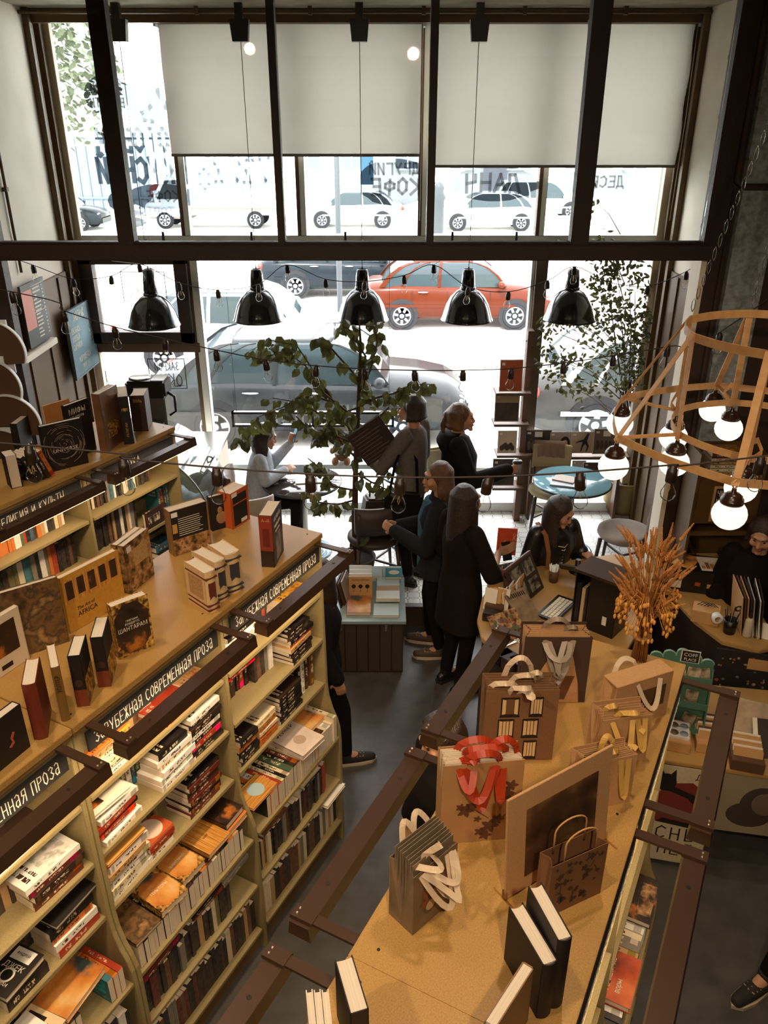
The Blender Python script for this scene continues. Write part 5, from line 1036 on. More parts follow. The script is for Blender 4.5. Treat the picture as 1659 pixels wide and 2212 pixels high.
# floral bag with orange ribbons
r_, w, t, h = gift_bag('tan floral bag heaped with orange satin ribbons', (1118, 1809), (1134, 1641), (957, 1656), (1123, 1599), M_floral, M_rred, nested=6, nlabel='pale-edged bag folded inside the orange ribbon bag', raise_=.004, rw=.02,
    handles=[arch(.2, .62, .0, -.1, -.5), arch(.25, .72, .1, .05, -.3), arch(.2, .5, .3, .02, -.5, sway=.06), arch(.3, .8, .5, .04, -.3, sway=-.08), arch(.2, .7, .8, .045, -.2), arch(.55, .95, .4, .06, -.1), arch(.28, .66, .0, -.14, -.4, sway=.04), arch(.3, .95, .6, -.02, -.6, sway=.1), arch(.18, .4, .2, -.06, -.7), arch(.66, .74, .05, -.12, -.4)])
sh = []
for x, z, rr in ((.3, .42, .02), (.38, .47, .016), (.24, .47, .012), (.62, .2, .022), (.5, .13, .014), (.72, .28, .016), (.46, .3, .01), (.8, .6, .02), (.86, .7, .016), (.74, .74, .014), (.9, .45, .012), (.57, .08, .016)): sh += [('d', (w * x, h * z, rr, 5), 0)]
sh += [('l', [(w * .2, h * .5), (w * .42, h * .42), (w * .6, h * .3)], 0), ('l', [(w * .5, h * .1), (w * .68, h * .22), (w * .9, h * .4), (w * .8, h * .75)], 0)]
front_print(r_, sh, [pm('print_flower_dark', (96, 58, 34), .75)], 'flower_print')
# grey painted bag
r_, w, t, h = gift_bag('small grey-brown painted bag overflowing with ivory ribbons, front of the aisle edge', (891, 2021), (888, 1897), (989, 1819), (838, 1853), pm('painted_bag', (136, 112, 84), .6, noise=(9, (92, 78, 60), .8)), M_rwhite, nested=4, nlabel='grey painted bag folded into the ivory ribbon one', raise_=.05, inner_mat=pm('painted_bag_inner', (150, 130, 104), .6, noise=(12, (108, 94, 74), .7)), rw=.017,
    handles=[arch(.15, .75, -.0, -.11, -.7), arch(.2, .85, .0, -.08, -.9, sway=.08), arch(.3, .95, .2, -.05, -.8), arch(.25, .7, .3, .07, -.5, sway=.05), arch(.2, .55, .8, .07, .3), arch(.5, .9, .9, .06, .3), arch(.4, .98, .1, -.12, -.5, sway=-.05), arch(.1, .5, .4, .03, -.9)])
front_print(r_, [('d', (w * .3, h * .55, .018, 3), 0), ('d', (w * .25, h * .4, .014, 4), 0), ('d', (w * .4, h * .3, .02, 0), 1), ('d', (w * .4, h * .3, .013, 0), 2), ('l', [(w * .2, h * .3), (w * .5, h * .6), (w * .8, h * .7)], 0)], [pm('print_rust', (140, 74, 40), .7), pm('print_wheel', (96, 84, 68), .7), pm('print_beige', (196, 170, 136), .7)], 'picture_print')
# kraft bags with windows
M_clear = thin_glass('clear_film', (250, 240, 222), .15)
r_, w, t, h = gift_bag('closed plain kraft bag with a folded flap and a film window', None, (1334, 1486), (1456, 1448), (1304, 1459), M_kraft, M_rwhite, h=.19, handles=[arch(.35, .75, -.05, -.1, -.5), arch(.2, .6, 1.05, .03, .2)])
MB().box(-.001, w + .001, -.001, t + .001, h - .004, h + .001).build('flap', M_kraft, r_, bevel=.0015); front_print(r_, [('r', (w * .45, w * .9, h * .3, h * .75), 0)], [pm('film_dark', (104, 76, 50), .15)], 'film_window')
r_, w, t, h = gift_bag('open kraft bag with yellow satin ribbons, middle of the three kraft ones', None, (1302, 1556.6), (1411.5, 1543), (1279.6, 1516), M_kraft, M_ryel, h=.19, nested=3, nlabel='kraft bag folded inside the middle kraft bag with yellow ribbons', inner_mat=M_kraft,
    handles=[arch(.2, .6, .0, -.09, -.6), arch(.3, .75, .2, .04, -.5), arch(.6, .95, .4, -.05, -.6, sway=.08), arch(.15, .4, .5, .03, -.2), arch(.7, .85, .0, -.11, -.4)])
r_, w, t, h = gift_bag('open kraft bag with yellow satin ribbons, half hidden by the framed picture', None, (1260, 1653), (1377.7, 1629), (1236, 1614), M_kraft, M_ryel, h=.19, nested=4, nlabel='kraft bag folded inside the one behind the framed picture', inner_mat=M_kraft,
    handles=[arch(.1, .5, .1, .035, -.4), arch(.35, .75, .3, .03, -.3, sway=.06), arch(.7, .85, .0, -.14, -.3), arch(.8, 1.1, .4, -.02, .3), arch(.45, .7, .6, .04, .1)])
# brown floral bag with paper-cord handles
M_twist = pm('paper_cord', (190, 140, 86), .8); M_brownfl = pm('brown_floral_paper', (124, 84, 50), .75)
M, w, t, h = upright_frame(None, (1193, 1874), (1315, 1820), (1155, 1846), .19)
r_ = bpy.data.objects.new('gift_bag', None); COL.objects.link(r_); r_.matrix_world = M; tag(r_, 'brown paper bag with dark blossoms and paper-cord handles', 'gift bag', 'gift bags on the bookcase'); bag_shell(w, t, h).build('bag_body', M_brownfl, r_, fix=False)
for y in (.004, t - .004):
    b = MB(); b.tube([(w * .22, y, h - .02), (w * .22, y, h + .05)] + [(w * (.5 - .28 * cos(pi * i / 10)), y, h + .05 + .035 * sin(pi * i / 10)) for i in range(11)] + [(w * .78, y, h - .02)], .0025, 6); b.build('cord_handle', M_twist, r_)
q = random.Random(5); sh = []
for i in range(30):
    x, z = q.uniform(.07, .93) * w, q.uniform(.06, .94) * h; sh.append(('d', (x, z, q.uniform(.004, .011), q.choice((3, 4, 5))), 0))
for i in range(8):
    x, z = q.uniform(.1, .85) * w, q.uniform(.1, .85) * h; sh.append(('l', [(x, z), (x + q.uniform(-.02, .02), z + q.uniform(-.02, .02)), (x + q.uniform(-.03, .03), z + .02)], 0))
front_print(r_, sh, [pm('print_blossom', (66, 44, 32), .75)], 'flower_print')
# framed picture on a stand
M, w, t, h = upright_frame((1092, 1946), (1102, 1744), (1340, 1620), None, None, .008)
r_ = bpy.data.objects.new('framed_picture', None); COL.objects.link(r_); r_.matrix_world = M @ Matrix.Rotation(R(-4), 4, 'X'); tag(r_, 'standing kraft mount around a dark street photograph, between the bags', 'picture')
MB().box(0, w, 0, t, .004, h).build('mount_board', M_kraft, r_, bevel=.001)
MB().box(w * .17, w * .86, -.001, .0, h * .14, h * .82).build('photograph', cover_art('art_street', 0, (9, [(.35, (46, 32, 24)), (.55, (88, 58, 36)), (.7, (140, 100, 60))], (1, 1, 1))), r_)
for x in (.0, w): MB().box(x - .002, x + .002, -.045, .05, 0.0, .004).box(x - .002, x + .002, -.005, .012, .004, .03).build('stand_foot', M_clear, r_)
# dried wheat
base = at_z(1378, 1424, TZ); topz = at_y(1385, 1170, base.y).z
t_ = empty('wheat_bouquet', 'tall sheaf of dried wheat ears at the far end of the gift bookcase', 'dried flowers', base)
Hh = topz - TZ; q = random.Random(8); st = MB(); er = MB(); hb = MB()
M_straw = pm('straw', (186, 126, 58), .8, noise=(30, (146, 92, 40), .6)); M_ear = pm('wheat_ear', (190, 130, 66), .85, noise=(60, (166, 100, 40), .7))
for i in range(95):
    a, r0 = q.uniform(0, 2 * pi), q.uniform(0, .032); a2 = a + q.uniform(-.5, .5); r1 = q.uniform(.01, .1); L_ = q.uniform(.5, 1.0) * Hh
    p0 = Vector((r0 * cos(a) * 1.1, r0 * sin(a) * 1.1, 0)); p1 = Vector((r0 * .75 * cos(a), r0 * .75 * sin(a), Hh * .33)); p2 = Vector((r1 * cos(a2), r1 * sin(a2), L_)); st.tube([p0, p1, p1.lerp(p2, .5), p2], .0016, 4)
    d = ((p2 - p1).normalized() + Vector((cos(a2), sin(a2), 0)) * q.uniform(0, .5) + Vector((q.uniform(-.3, .3), q.uniform(-.3, .3), 0))).normalized()
    for k in range(14):
        f = k / 13; c = p2 + d * .075 * f; rr = .0075 * (1 - .6 * f)
        for m_ in range(3):
            b_ = m_ * 2.1 + k * .9; s_ = Vector((cos(b_), sin(b_), .9)).normalized(); er.ball(c + s_ * rr * .6, rr * .55, rr * .55, rr * .95, 6)
for i in range(170):
    a = q.uniform(0, 2 * pi); z0 = Hh * q.uniform(.4, .62); r0 = .055; p0 = Vector((r0 * .5 * cos(a), r0 * .5 * sin(a), z0)); d = Vector((cos(a), sin(a), q.uniform(-1.2, .5))).normalized(); pts = [p0, p0 + Vector((cos(a) * .03, sin(a) * .03, .022)), p0 + d * .055 + Vector((0, 0, .01)), p0 + d * .085 + Vector((0, 0, -.012))]
    hb.tube(pts, .0011, 4); hb.ball(pts[-1], .006, .006, .011, 6)
st.build('stalk_sheaf', M_straw, t_); er.build('wheat_ears', M_ear, t_); hb.build('oat_sprays', pm('oat_spray', (220, 156, 72), .85), t_)
MB().lathe([(.0345, Hh * .2), (.036, Hh * .21), (.0345, Hh * .22)], n=16).build('twine', M_twist, t_)
# ------------------------------------------------------------------ pendants, festoon strings, chandelier
def at_t(u, v, t): return Vector((0, 0, CAMH)) + _ray(u, v) * t
M_enamel = pm('black_enamel', (20, 26, 30), .16, coat=.5); M_enin = pm('white_enamel_inside', (236, 232, 222), .4); M_cord = pm('cord_dark', (52, 40, 34), .7)
PY = 7.3
places = ('in front of the opening sash', 'second from the opening sash', 'above the tall leafy plant', 'second from the ficus', 'beside the ficus crown')
for k, (u, ul, pl) in enumerate(((320, 333, places[0]), (557, 557, places[1]), (783, 783, places[2]), (1010, 1010, places[3]), (1235, 1233, places[4]))):
    top = at_y(u, 581, PY); rim = at_y(u, 690 if k else 702, PY); H_ = top.z - rim.z; x = at_y((u + ul) / 2, 640, PY).x
    t = empty('pendant_lamp', 'black enamel dome pendant ' + pl, 'pendant lamp', (x, PY, rim.z), 0, 'black enamel pendants')
    MB().lathe([(.232, -.004), (.236, .0), (.226, .012), (.215, .05), (.19, .13), (.15, .2), (.1, .25), (.062, .268)], n=32, caps=False).lathe([(.228, -.003), (.218, .012), (.208, .05), (.184, .128), (.145, .196), (.097, .245), (.06, .262)], n=32, m=1, caps=False).build('shade', [M_enamel, M_enin], t)
    MB().lathe([(.066, .262), (.07, .272), (.066, .285), (.058, .29)], n=24).build('collar', M_enamel, t); MB().lathe([(.058, .288), (.062, .3), (.056, .38), (.047, H_ - .006), (.04, H_)], n=24).build('cap', M_enamel, t)
    MB().cyl((0, 0, H_), (0, 0, H_ + .02), .006).cyl((0, 0, H_), (0, 0, 4.56 - rim.z), .0028, n=6).build('cable', M_cord, t)
    b = MB(); b.ball((0, 0, .1), .038, .038, .05, 14); b.build('bulb', pm('bulb_glass_frosted', (238, 236, 228), .4), t)
    bx = MB(); zc = 4.54 - rim.z; bx.add([(-.075, -.04, zc + .15), (.075, -.04, zc + .15), (.075, .04, zc + .15), (-.075, .04, zc + .15), (-.06, -.04, zc), (.06, -.04, zc), (.06, .04, zc), (-.06, .04, zc)], [(0, 1, 2, 3), (7, 6, 5, 4), (0, 4, 5, 1), (1, 5, 6, 2), (2, 6, 7, 3), (3, 7, 4, 0)]); bx.box(-.03, .03, -.03, .03, zc + .15, 4.8 - rim.z); bx.build('ceiling_plug', M_black, t)
M_bulb = thin_glass('clear_bulb_glass', (255, 255, 254), .12); M_holder = pm('bakelite_holder', (40, 27, 20), .4); M_fil = pm('filament', (206, 170, 110), .3, metal=.6)
def string_light(label, pts, bulbs, t0, t1, ends=(), sc=1.0, tilt=None):
    """festoon cord through picture directions at distances t0..t1, lamp holders hanging from it"""
    n = len(pts); P3 = [at_t(u, v, t0 + (t1 - t0) * i / (n - 1)) for i, (u, v) in enumerate(pts)]
    full = ([ends[0]] if ends else []) + P3 + ([ends[1]] if ends else [])
    smooth = []
    for i in range(len(full) - 1):
        a, b = full[max(i - 1, 0)], full[i + 1]; p0, p1, p2, p3 = full[max(i - 1, 0)], full[i], full[i + 1], full[min(i + 2, len(full) - 1)]
        for k in range(5):
            f = k / 5; smooth.append(.5 * ((2 * p1) + (p2 - p0) * f + (2 * p0 - 5 * p1 + 4 * p2 - p3) * f * f + (3 * p1 - p0 - 3 * p2 + p3) * f ** 3))
    smooth.append(full[-1]); o = P3[0]
    t = empty('string_light', label, 'string light', o, 0)
    MB().tube([p - o for p in smooth], .0032 * sc, 6).build('cord', M_cord, t)
    for k, i in enumerate(bulbs):
        c = P3[i] - o; rnd = random.Random(k + n); ax = Vector((rnd.uniform(-.12, .12), rnd.uniform(-.08, .08), -1)).normalized()
        h = MB(); h.lathe([(.009, .0), (.014, .004), (.014, .014), (.0175, .016), (.0185, .03), (.0185, .062), (.016, .064)], (0, 0, 0), 16, 0, ax); hh = h.build('lamp_holder', M_holder, t, c)
        g = MB(); g.lathe([(.012, .058), (.014, .072), (.02, .086), (.0255, .1), (.0262, .112), (.022, .124), (.012, .1325), (.002, .135)], (0, 0, 0), 18, 0, ax); g.build('bulb', M_bulb, hh)
        f = MB(); f.tube([ax * .06, ax * .09 + Vector((.004, 0, 0)), ax * .105, ax * .09 - Vector((.004, 0, 0)), ax * .065], .0012, 4); f.build('filament', M_fil, hh)
        MB().tube([ax * .005 + Vector((.018, 0, 0)), ax * .03 + Vector((.0215, 0, 0)), ax * .06 + Vector((.02, 0, 0))], .0012, 4).build('side_wire', M_cord, hh)
    return t
S1 = [(62, 962), (265, 990), (467, 1010), (670, 1024), (865, 1031), (1055, 1030), (1252, 1020), (1455, 1004), (1645, 986)]
string_light('festoon cord with large clear bulbs hanging in front over the shelves and till', S1, range(9), 2.7, 2.8, (Vector((-4.6, 2.1, 3.5)), Vector((4.3, 2.4, 3.45))))
S2 = [(25, 630), (137, 671), (247, 706), (356, 732), (466, 756), (573, 777), (683, 790), (787, 797), (895, 800), (1000, 800), (1105, 796), (1217, 784), (1325, 768), (1443, 748), (1555, 718)]
string_light('festoon cord sagging across the opening at the level of the plant tops', S2, range(15), 4.65, 4.95, (Vector((-4.6, 4.5, 3.6)), Vector((3.2, FY - .05, 3.6))))
S3 = [(70, 572), (157, 602), (240, 596), (300, 570), (385, 610), (470, 626), (558, 614), (620, 572), (703, 603), (788, 608), (873, 595), (937, 572), (1012, 620), (1099, 630), (1183, 606), (1241, 576), (1318, 610), (1400, 618), (1483, 586)]
string_light('festoon cord hooked up in swags behind the beam, among the pendants', S3, range(19), 6.3, 6.3, (Vector((-2.5, FY + .05, 3.25)), Vector((2.03, FY + .05, 3.2))))
for i in (3, 7, 11, 15):
    p = at_t(*S3[i], 6.3); MB().tube([p, p.lerp(Vector((p.x, FY + .05, 3.22)), .5) + Vector((0, 0, -.01)), Vector((p.x, FY + .05, 3.22))], .002, 5).build('trim_hook_wire', M_cord)['kind'] = 'structure'
# chandelier of bent plywood strips
def globe_mat():
    m = bpy.data.materials.new('ribbed_opal_glass'); m.use_nodes = True; nt = m.node_tree; b = nt.nodes['Principled BSDF']
    b.inputs['Base Color'].default_value = lin((250, 240, 228)); b.inputs['Roughness'].default_value = .25
    tc = nd(nt, 'ShaderNodeTexCoord'); sp = nd(nt, 'ShaderNodeSeparateXYZ'); nt.links.new(tc.outputs['Object'], sp.inputs[0])
    a = nd(nt, 'ShaderNodeMath', operation='MULTIPLY'); a.inputs[1].default_value = 640; nt.links.new(sp.outputs['Z'], a.inputs[0]); s_ = nd(nt, 'ShaderNodeMath', operation='SINE'); nt.links.new(a.outputs[0], s_.inputs[0])
    mr = nd(nt, 'ShaderNodeMapRange'); mr.inputs[1].default_value = -1; mr.inputs[2].default_value = 1; mr.inputs[3].default_value = .75; mr.inputs[4].default_value = 1.35; nt.links.new(s_.outputs[0], mr.inputs[0]); nt.links.new(mr.outputs[0], b.inputs['Emission Strength'])
    b.inputs['Emission Color'].default_value = lin((255, 238, 214)); return m
M_globe = globe_mat(); M_ply = pm('bent_plywood', (218, 168, 112), .6, noise=(25, (196, 142, 86), .6)); M_cap = pm('brown_bakelite', (52, 32, 22), .25); M_flex = pm('cream_flex', (226, 190, 142), .5)
CC = Vector((1.95, 3.96, 2.55)); t = empty('chandelier', 'large chandelier of bent plywood strips with ribbed white globes', 'chandelier', CC); AN = [R(137 + 360 / 7 * k) for k in range(7)]
def ring(r, z, wd, name, off=0, tw=1):
    b = MB(); pts = []
    for k in range(7):
        a0, a1 = AN[k], AN[k] + 2 * pi / 7; p, q = Vector((r * cos(a0), r * sin(a0), z)), Vector((r * cos(a1), r * sin(a1), z))
        for i in range(6): f = .03 + .94 * i / 5; c = p.lerp(q, f); pts.append(c + Vector((c.x, c.y, 0)).normalized() * .035 * sin(pi * f))
    b.ribbon(pts, (0, 0, wd), .005, closed=True); b.build(name, M_ply, t)
ring(.46, .5, .042, 'top_hoop'); ring(.45, 0, .036, 'inner_hoop'); ring(.78, 0, .04, 'outer_hoop')
for k, a in enumerate(AN):
    d = Vector((cos(a), sin(a), 0)); tn = Vector((-sin(a), cos(a), 0))
    MB().bar(d * .462 + Vector((0, 0, .52)), d * .455 + Vector((0, 0, -.03)), .034, .006, d).build('upright_strip', M_ply, t)
    MB().bar(d * .465 + Vector((0, 0, .515)), d * .785 + Vector((0, 0, -.015)), .034, .006, (d * .5 + Vector((0, 0, .35)))).build('slant_strip', M_ply, t)
    for s_ in (-1, 1): MB().bar(d * .45 + tn * s_ * .008, d * .78 + tn * s_ * .008, .006, .012).build('spoke', M_ply, t)
    for r in (.78, .45):
        c = d * r + Vector((0, 0, -.155)); g = MB(); n_ = 22
        g.lathe([(.032, .062)] + [(.077 * cos(pi * (i / n_ - .5) * 1.0) * (1 + .006 * cos(i * 3.1416)), -.072 * sin(pi * (i / n_ - .5))) for i in range(4, n_ + 1)], n=28); gl = g.build('globe', M_globe, t, c)
        MB().lathe([(.05, .05), (.052, .062), (.05, .078), (.043, .082), (.043, .09), (.03, .102), (.012, .108), (.01, .125)], n=24).build('lamp_cap', M_cap, gl)
        MB().tube([(0, 0, .12), (.012, 0, .14), (.008, .01, .17)], .004, 6).tube([(0, 0, .12), (-.012, .006, .145), (0, 0, .168)], .004, 6).build('flex', M_flex, gl)
    p_ = MB(); p_.ribbon([d * .45 + tn * .02, d * .47 + tn * .06 + Vector((0, 0, .05)), d * .46 + tn * .03 + Vector((0, 0, .1)), d * .452 + Vector((0, 0, .08))], (0, 0, .03), .003); p_.build('curl', M_ply, t)
for a in AN[::2]:
    ch = MB()
    for i in range(26): z0 = .54 + i * .066; q = Vector((.46 * cos(a), .46 * sin(a), z0)) * 1.0; q.x *= (1 - .9 * i / 25); q.y *= (1 - .9 * i / 25); ch.tube([q, q + Vector((.008, 0, .02)), q + Vector((.008, 0, .05)), q + Vector((0, 0, .07)), q + Vector((-.008, 0, .05)), q + Vector((-.008, 0, .02)), q], .0022, 4)
    ch.build('chain', M_steel, t)
# ------------------------------------------------------------------ cafe: wall boards, counter, tables, chairs, plants, records
M_slate = pm('slate_board', (110, 138, 146), .8, noise=(8, (92, 120, 130), .6)); M_menu = pm('menu_black', (52, 60, 58), .5); M_oldpink = pm('menu_pink', (214, 140, 124), .6)
def wall_quad(name, label, cat, pts, x, th, mat):
    """board on the plane X = x from its four picture corners (top-near, top-far, bottom-far, bottom-near)"""
    P = [at_x(u, v, x) for u, v in pts]; y0 = (P[0].y + P[3].y) / 2; y1 = (P[1].y + P[2].y) / 2; z1 = (P[0].z + P[1].z) / 2; z0 = (P[2].z + P[3].z) / 2
    o = MB().box(0, th, 0, y1 - y0, 0, z1 - z0).build(name, mat, None, (x, y0, z0)); tag(o, label, cat); return o, y1 - y0, z1 - z0
o, w, h = wall_quad('chalkboard', 'blue-grey breakfast chalkboard hanging on the panelled wall by the window', 'chalkboard', [(138, 672), (191, 652), (216, 783), (160, 812)], -2.82, .02, M_slate)
lt = MB()
def wl(mb, text, y0, z0, cw, hh, sw, m=0):
    k0 = len(mb.v); strokes(mb, text, 0, 0, cw, hh, sw, m, gap=.3, jit=.05); mb.xf(Matrix(((0, -1, 0, .0212), (1, 0, 0, y0), (0, 0, 1, z0), (0, 0, 0, 1))), k0)
wl(lt, 'ЗАВТРАК', w * .2, h * .83, .032, .075, .008)
for tx, pr, zz in (('ОВСЯНКА', '81,', .66), ('ХЛОПЬЯ', '67,', .54), ('СЫРНИКИ', '133,', .42)): wl(lt, tx, w * .07, h * zz, .024, .05, .005); wl(lt, pr, w * .72, h * zz, .028, .055, .005)
wl(lt, 'МОРОЖЕНКА', w * .2, h * .2, .026, .05, .005); wl(lt, 'ЛЮБАЯ 107,', w * .3, h * .1, .016, .03, .004)
lt.build('chalk_lettering', M_chalk, o); b = MB(); b.box(-.004, .024, -.012, .006, -.01, h + .01).box(-.004, .024, w - .006, w + .012, -.01, h + .01).box(-.004, .024, 0, w, h - .004, h + .012).box(-.004, .024, 0, w, -.012, .004); b.build('edging', pm('board_edge', (96, 116, 124), .6), o)
MB().tube([(.01, w * .2, h), (.005, w * .4, h + .25), (.01, w * .7, h)], .003, 4).build('hanging_string', M_cord, o)
o, w, h = wall_quad('menu_board', 'tall black price board with pink lower corner on the cafe wall', 'menu board', [(41, 617), (87, 598), (109, 725), (58, 757)], -2.85, .02, M_menu)
lt = MB(); lt.box(.0202, .0212, 0, w * .42, h * .28, h * .9, 1); q = random.Random(2)
for k in range(14):
    zz = h * (.9 - .06 * k); lt.box(.0215, .0225, w * .45, w * q.uniform(.58, .78), zz - .012, zz, 0); lt.box(.0215, .0225, w * .84, w * .9, zz - .012, zz, 0)
lt.box(.0215, .0225, w * .4, w * .95, h * .93, h * .94, 0); lt.box(.0215, .0225, w * .4, w * .95, h * .5, h * .51, 0); lt.build('price_lettering', [M_chalk, M_oldpink], o)
p0, p1 = at_x(22, 772, -2.86), at_x(111, 728, -2.86); tag(MB().box(0, .06, 0, p1.y - p0.y, -.05, 0).build('wall_ledge', M_white, None, (-2.87, p0.y, p1.z), bevel=.004), 'narrow white ledge under the black price board', 'shelf')
# carousel of half-round dividers by the shop wall
c = at_t(0, 800, 5.15); t = empty('card_carousel', 'white card carousel with dark half-round dividers and letter tabs', 'display stand', (c.x, c.y, 0)); M_div = pm('divider_brown', (92, 66, 44), .6)
for k, (dx, dy, z, r) in enumerate(((-.04, .05, 2.72, .2), (-.08, 0, 2.5, .19), (0, -.02, 2.26, .2), (-.06, -.08, 2.05, .2))):
    n = 22; po = [(dx + r * cos(R(-20 + 130 * i / n)), z + r * sin(R(-20 + 130 * i / n)) - .06) for i in range(n + 1)] + [(dx - r * .6, z + r * .6), (dx - r * .6, z - .15)]
    MB().prism(po, dy, dy + .012, 0, 'y').build('divider', M_div, t); b = MB(); b.ribbon([(x, dy + .006, zz) for x, zz in po[:n + 1]], (0, .026, 0), .007); b.build('divider_edge', M_winwhite, t)
    MB().box(dx + .0, dx + .1, dy + .035, dy + .045, z - .2, z + .14).build('tab_panel', M_winwhite, t); lm = MB(); strokes(lm, 'А', dx + .03, z - .02, .03, .06, .006, 0, dy + .033); lm.build('tab_letter', M_ink, t)
MB().box(-.24, .0, -.1, .1, 0, 1.9).build('body', M_winwhite, t)
# counter with grinder and curved pastry case
t = empty('cafe_counter', 'white cafe counter by the window behind the science shelves', 'counter', (-2.2, 7.22, .2)); MB().box(-.65, .65, -.3, .3, 0, .98).build('cabinet', M_white, t); MB().box(-.67, .67, -.33, .33, .98, 1.02).build('worktop', M_steel, t, bevel=.004)
g = at_y(318, 830, 7.2); t = empty('coffee_grinder', 'black and steel coffee grinder on the cafe counter beneath the sash', 'coffee machine', (g.x, 7.2, 1.22))
H_ = g.z - 1.22
MB().box(-.17, .19, -.13, .13, H_ - .1, H_ + .06).build('head', M_black, t, bevel=.02); MB().lathe([(.1, H_ + .06), (.1, H_ + .07), (.085, H_ + .075), (0, H_ + .075)], (-.06, 0, 0), 24).build('lid', M_steel, t); MB().box(.06, .18, -.1, .1, H_ + .06, H_ + .065).build('top_plate', M_steel, t)
MB().box(-.04, .17, -.1, .12, 0, H_ - .1).build('body', M_steel, t, bevel=.01); MB().tube([(.19, -.05, H_ - .06), (.25, -.05, H_ - .1), (.25, -.05, H_ - .24), (.19, -.05, H_ - .28)], .014, 8).build('grip', M_black, t)
MB().lathe([(.05, 0), (.055, .01), (.05, .1), (.03, .13)], (.26, -.12, 0), 16).build('jug', M_steel, t)
t = empty('pastry_case', 'curved clear pastry case with white parcels at the end of the science shelves', 'display case', (-1.55, 6.45, .2)); M_clear2 = thin_glass('curved_glass', (226, 240, 246), .5); n = 14
cur = [(-.5 + .62 * sin(R(92 * i / n)), .62 + .78 * cos(R(92 * i / n))) for i in range(n + 1)]
b = MB(); ps = [(x, z) for x, z in cur]; b.add([(x, -.35, z) for x, z in ps] + [(x, .4, z) for x, z in ps], [(i, i + 1, n + 2 + i, n + 1 + i) for i in range(n)], 0, True); b.build('curved_pane', M_clear2, t)
MB().prism([(-.5, .6)] + [(x, z) for x, z in cur[::-1]], -.352, -.346, 0, 'y').build('end_pane', M_clear2, t); b = MB(); b.tube([(x, -.35, z) for x, z in cur], .008, 6); b.build('steel_edge', M_steel, t); MB().box(-.5, .14, -.36, .4, 0, .6).build('base_cabinet', M_winwhite, t, bevel=.01)
q = random.Random(3)
for k, (x, y, z, lb) in enumerate(((-.3, -.15, .602, 'white paper parcel in the pastry case, nearest the shelf end'), (-.12, .05, .602, 'white paper parcel in the pastry case, next to the curved edge'), (-.32, .18, .602, 'white paper parcel at the back of the pastry case'))):
    b = MB(); b.ball((0, 0, .11), .13, .12, .11, 12)
    for i, v in enumerate(b.v): nn = mnoise.noise(Vector(v) * 14 + Vector((k, 0, 0))); b.v[i] = (v[0] * (1 + .3 * nn), v[1] * (1 + .3 * nn), max(0, v[2] * (1 + .25 * nn)))
    tag(b.build('paper_parcel', pm('crumpled_white_paper', (240, 240, 236), .7), None, (-1.55 + x, 6.45 + y, .2 + z)), lb, 'parcel', 'paper parcels in the pastry case')
# window sill counter, teddy, framed letters
o = MB().box(-1.75, .28, 7.58, 7.84, .8, .85).build('sill_shelf', pm('sill_blue_white', (206, 222, 226), .35), bevel=.004); tag(o, 'pale window-sill shelf behind the left cafe table', 'shelf'); MB().box(-1.6, -1.55, 7.62, 7.82, .2, .8).build('sill_leg', M_white, o); MB().box(.1, .15, 7.62, 7.82, .2, .8).build('sill_leg', M_white, o)
pa, pb = at_y(500, 889, 7.74), at_y(851, 921, 7.74); t = empty('letter_frame', 'long black frame with white cut-out letters hung across the window', 'sign', (pa.x, 7.74, pb.z)); w, h = pb.x - pa.x, pa.z - pb.z; b = MB()
for a in ((0, w, 0, .022), (0, w, h - .022, h), (0, .022, 0, h), (w - .022, w, 0, h), (w * .5 - .012, w * .5 + .012, 0, h)): b.box(a[0], a[1], -.02, .03, a[2], a[3])
b.build('frame_bars', M_black, t); lt = MB(); strokes(lt, 'DUП', w * .27, .026, .085, h - .055, .02, 0, 0, False, .55); strokes(lt, 'ПUD', w * .58, .026, .085, h - .055, .02, 0, 0, False, .55); lt.build('white_letters', M_winwhite, t); b = MB(); [b.cyl((x, 0, h), (x, 0, 2.83 - pb.z), .002, n=5) for x in (.05, w - .05)]; b.build('hanging_wire', M_cord, t)
c = at_y(738, 1003, 7.66); t = empty('teddy_bear', 'brown teddy bear in a white shirt sitting on the window-sill shelf', 'toy', (c.x, 7.68, .852)); M_fur = pm('teddy_fur', (150, 104, 66), .95, noise=(60, (116, 78, 48), .6), bump=.5, bscale=120)
b = MB(); b.ball((0, 0, .09), .075, .065, .09, 14); b.ball((0, -.01, .225), .062, .056, .058, 14); b.ball((-.048, 0, .275), .024, .014, .024, 10); b.ball((.048, 0, .275), .024, .014, .024, 10); b.ball((0, -.06, .212), .028, .024, .022, 10); b.ball((-.09, -.05, .13), .026, .05, .03, 10); b.ball((.09, -.05, .13), .026, .05, .03, 10); b.ball((-.06, -.1, .035), .036, .075, .036, 12); b.ball((.06, -.1, .035), .036, .075, .036, 12); b.build('body', M_fur, t)
b = MB(); b.ball((0, 0, .115), .08, .07, .07, 14); b.build('shirt', M_winwhite, t); b = MB(); b.ball((0, -.085, .22), .01, .008, .008, 8); b.ball((-.022, -.056, .24), .006, n=8); b.ball((.022, -.056, .24), .006, n=8); b.build('nose_and_eyes', M_ink, t)
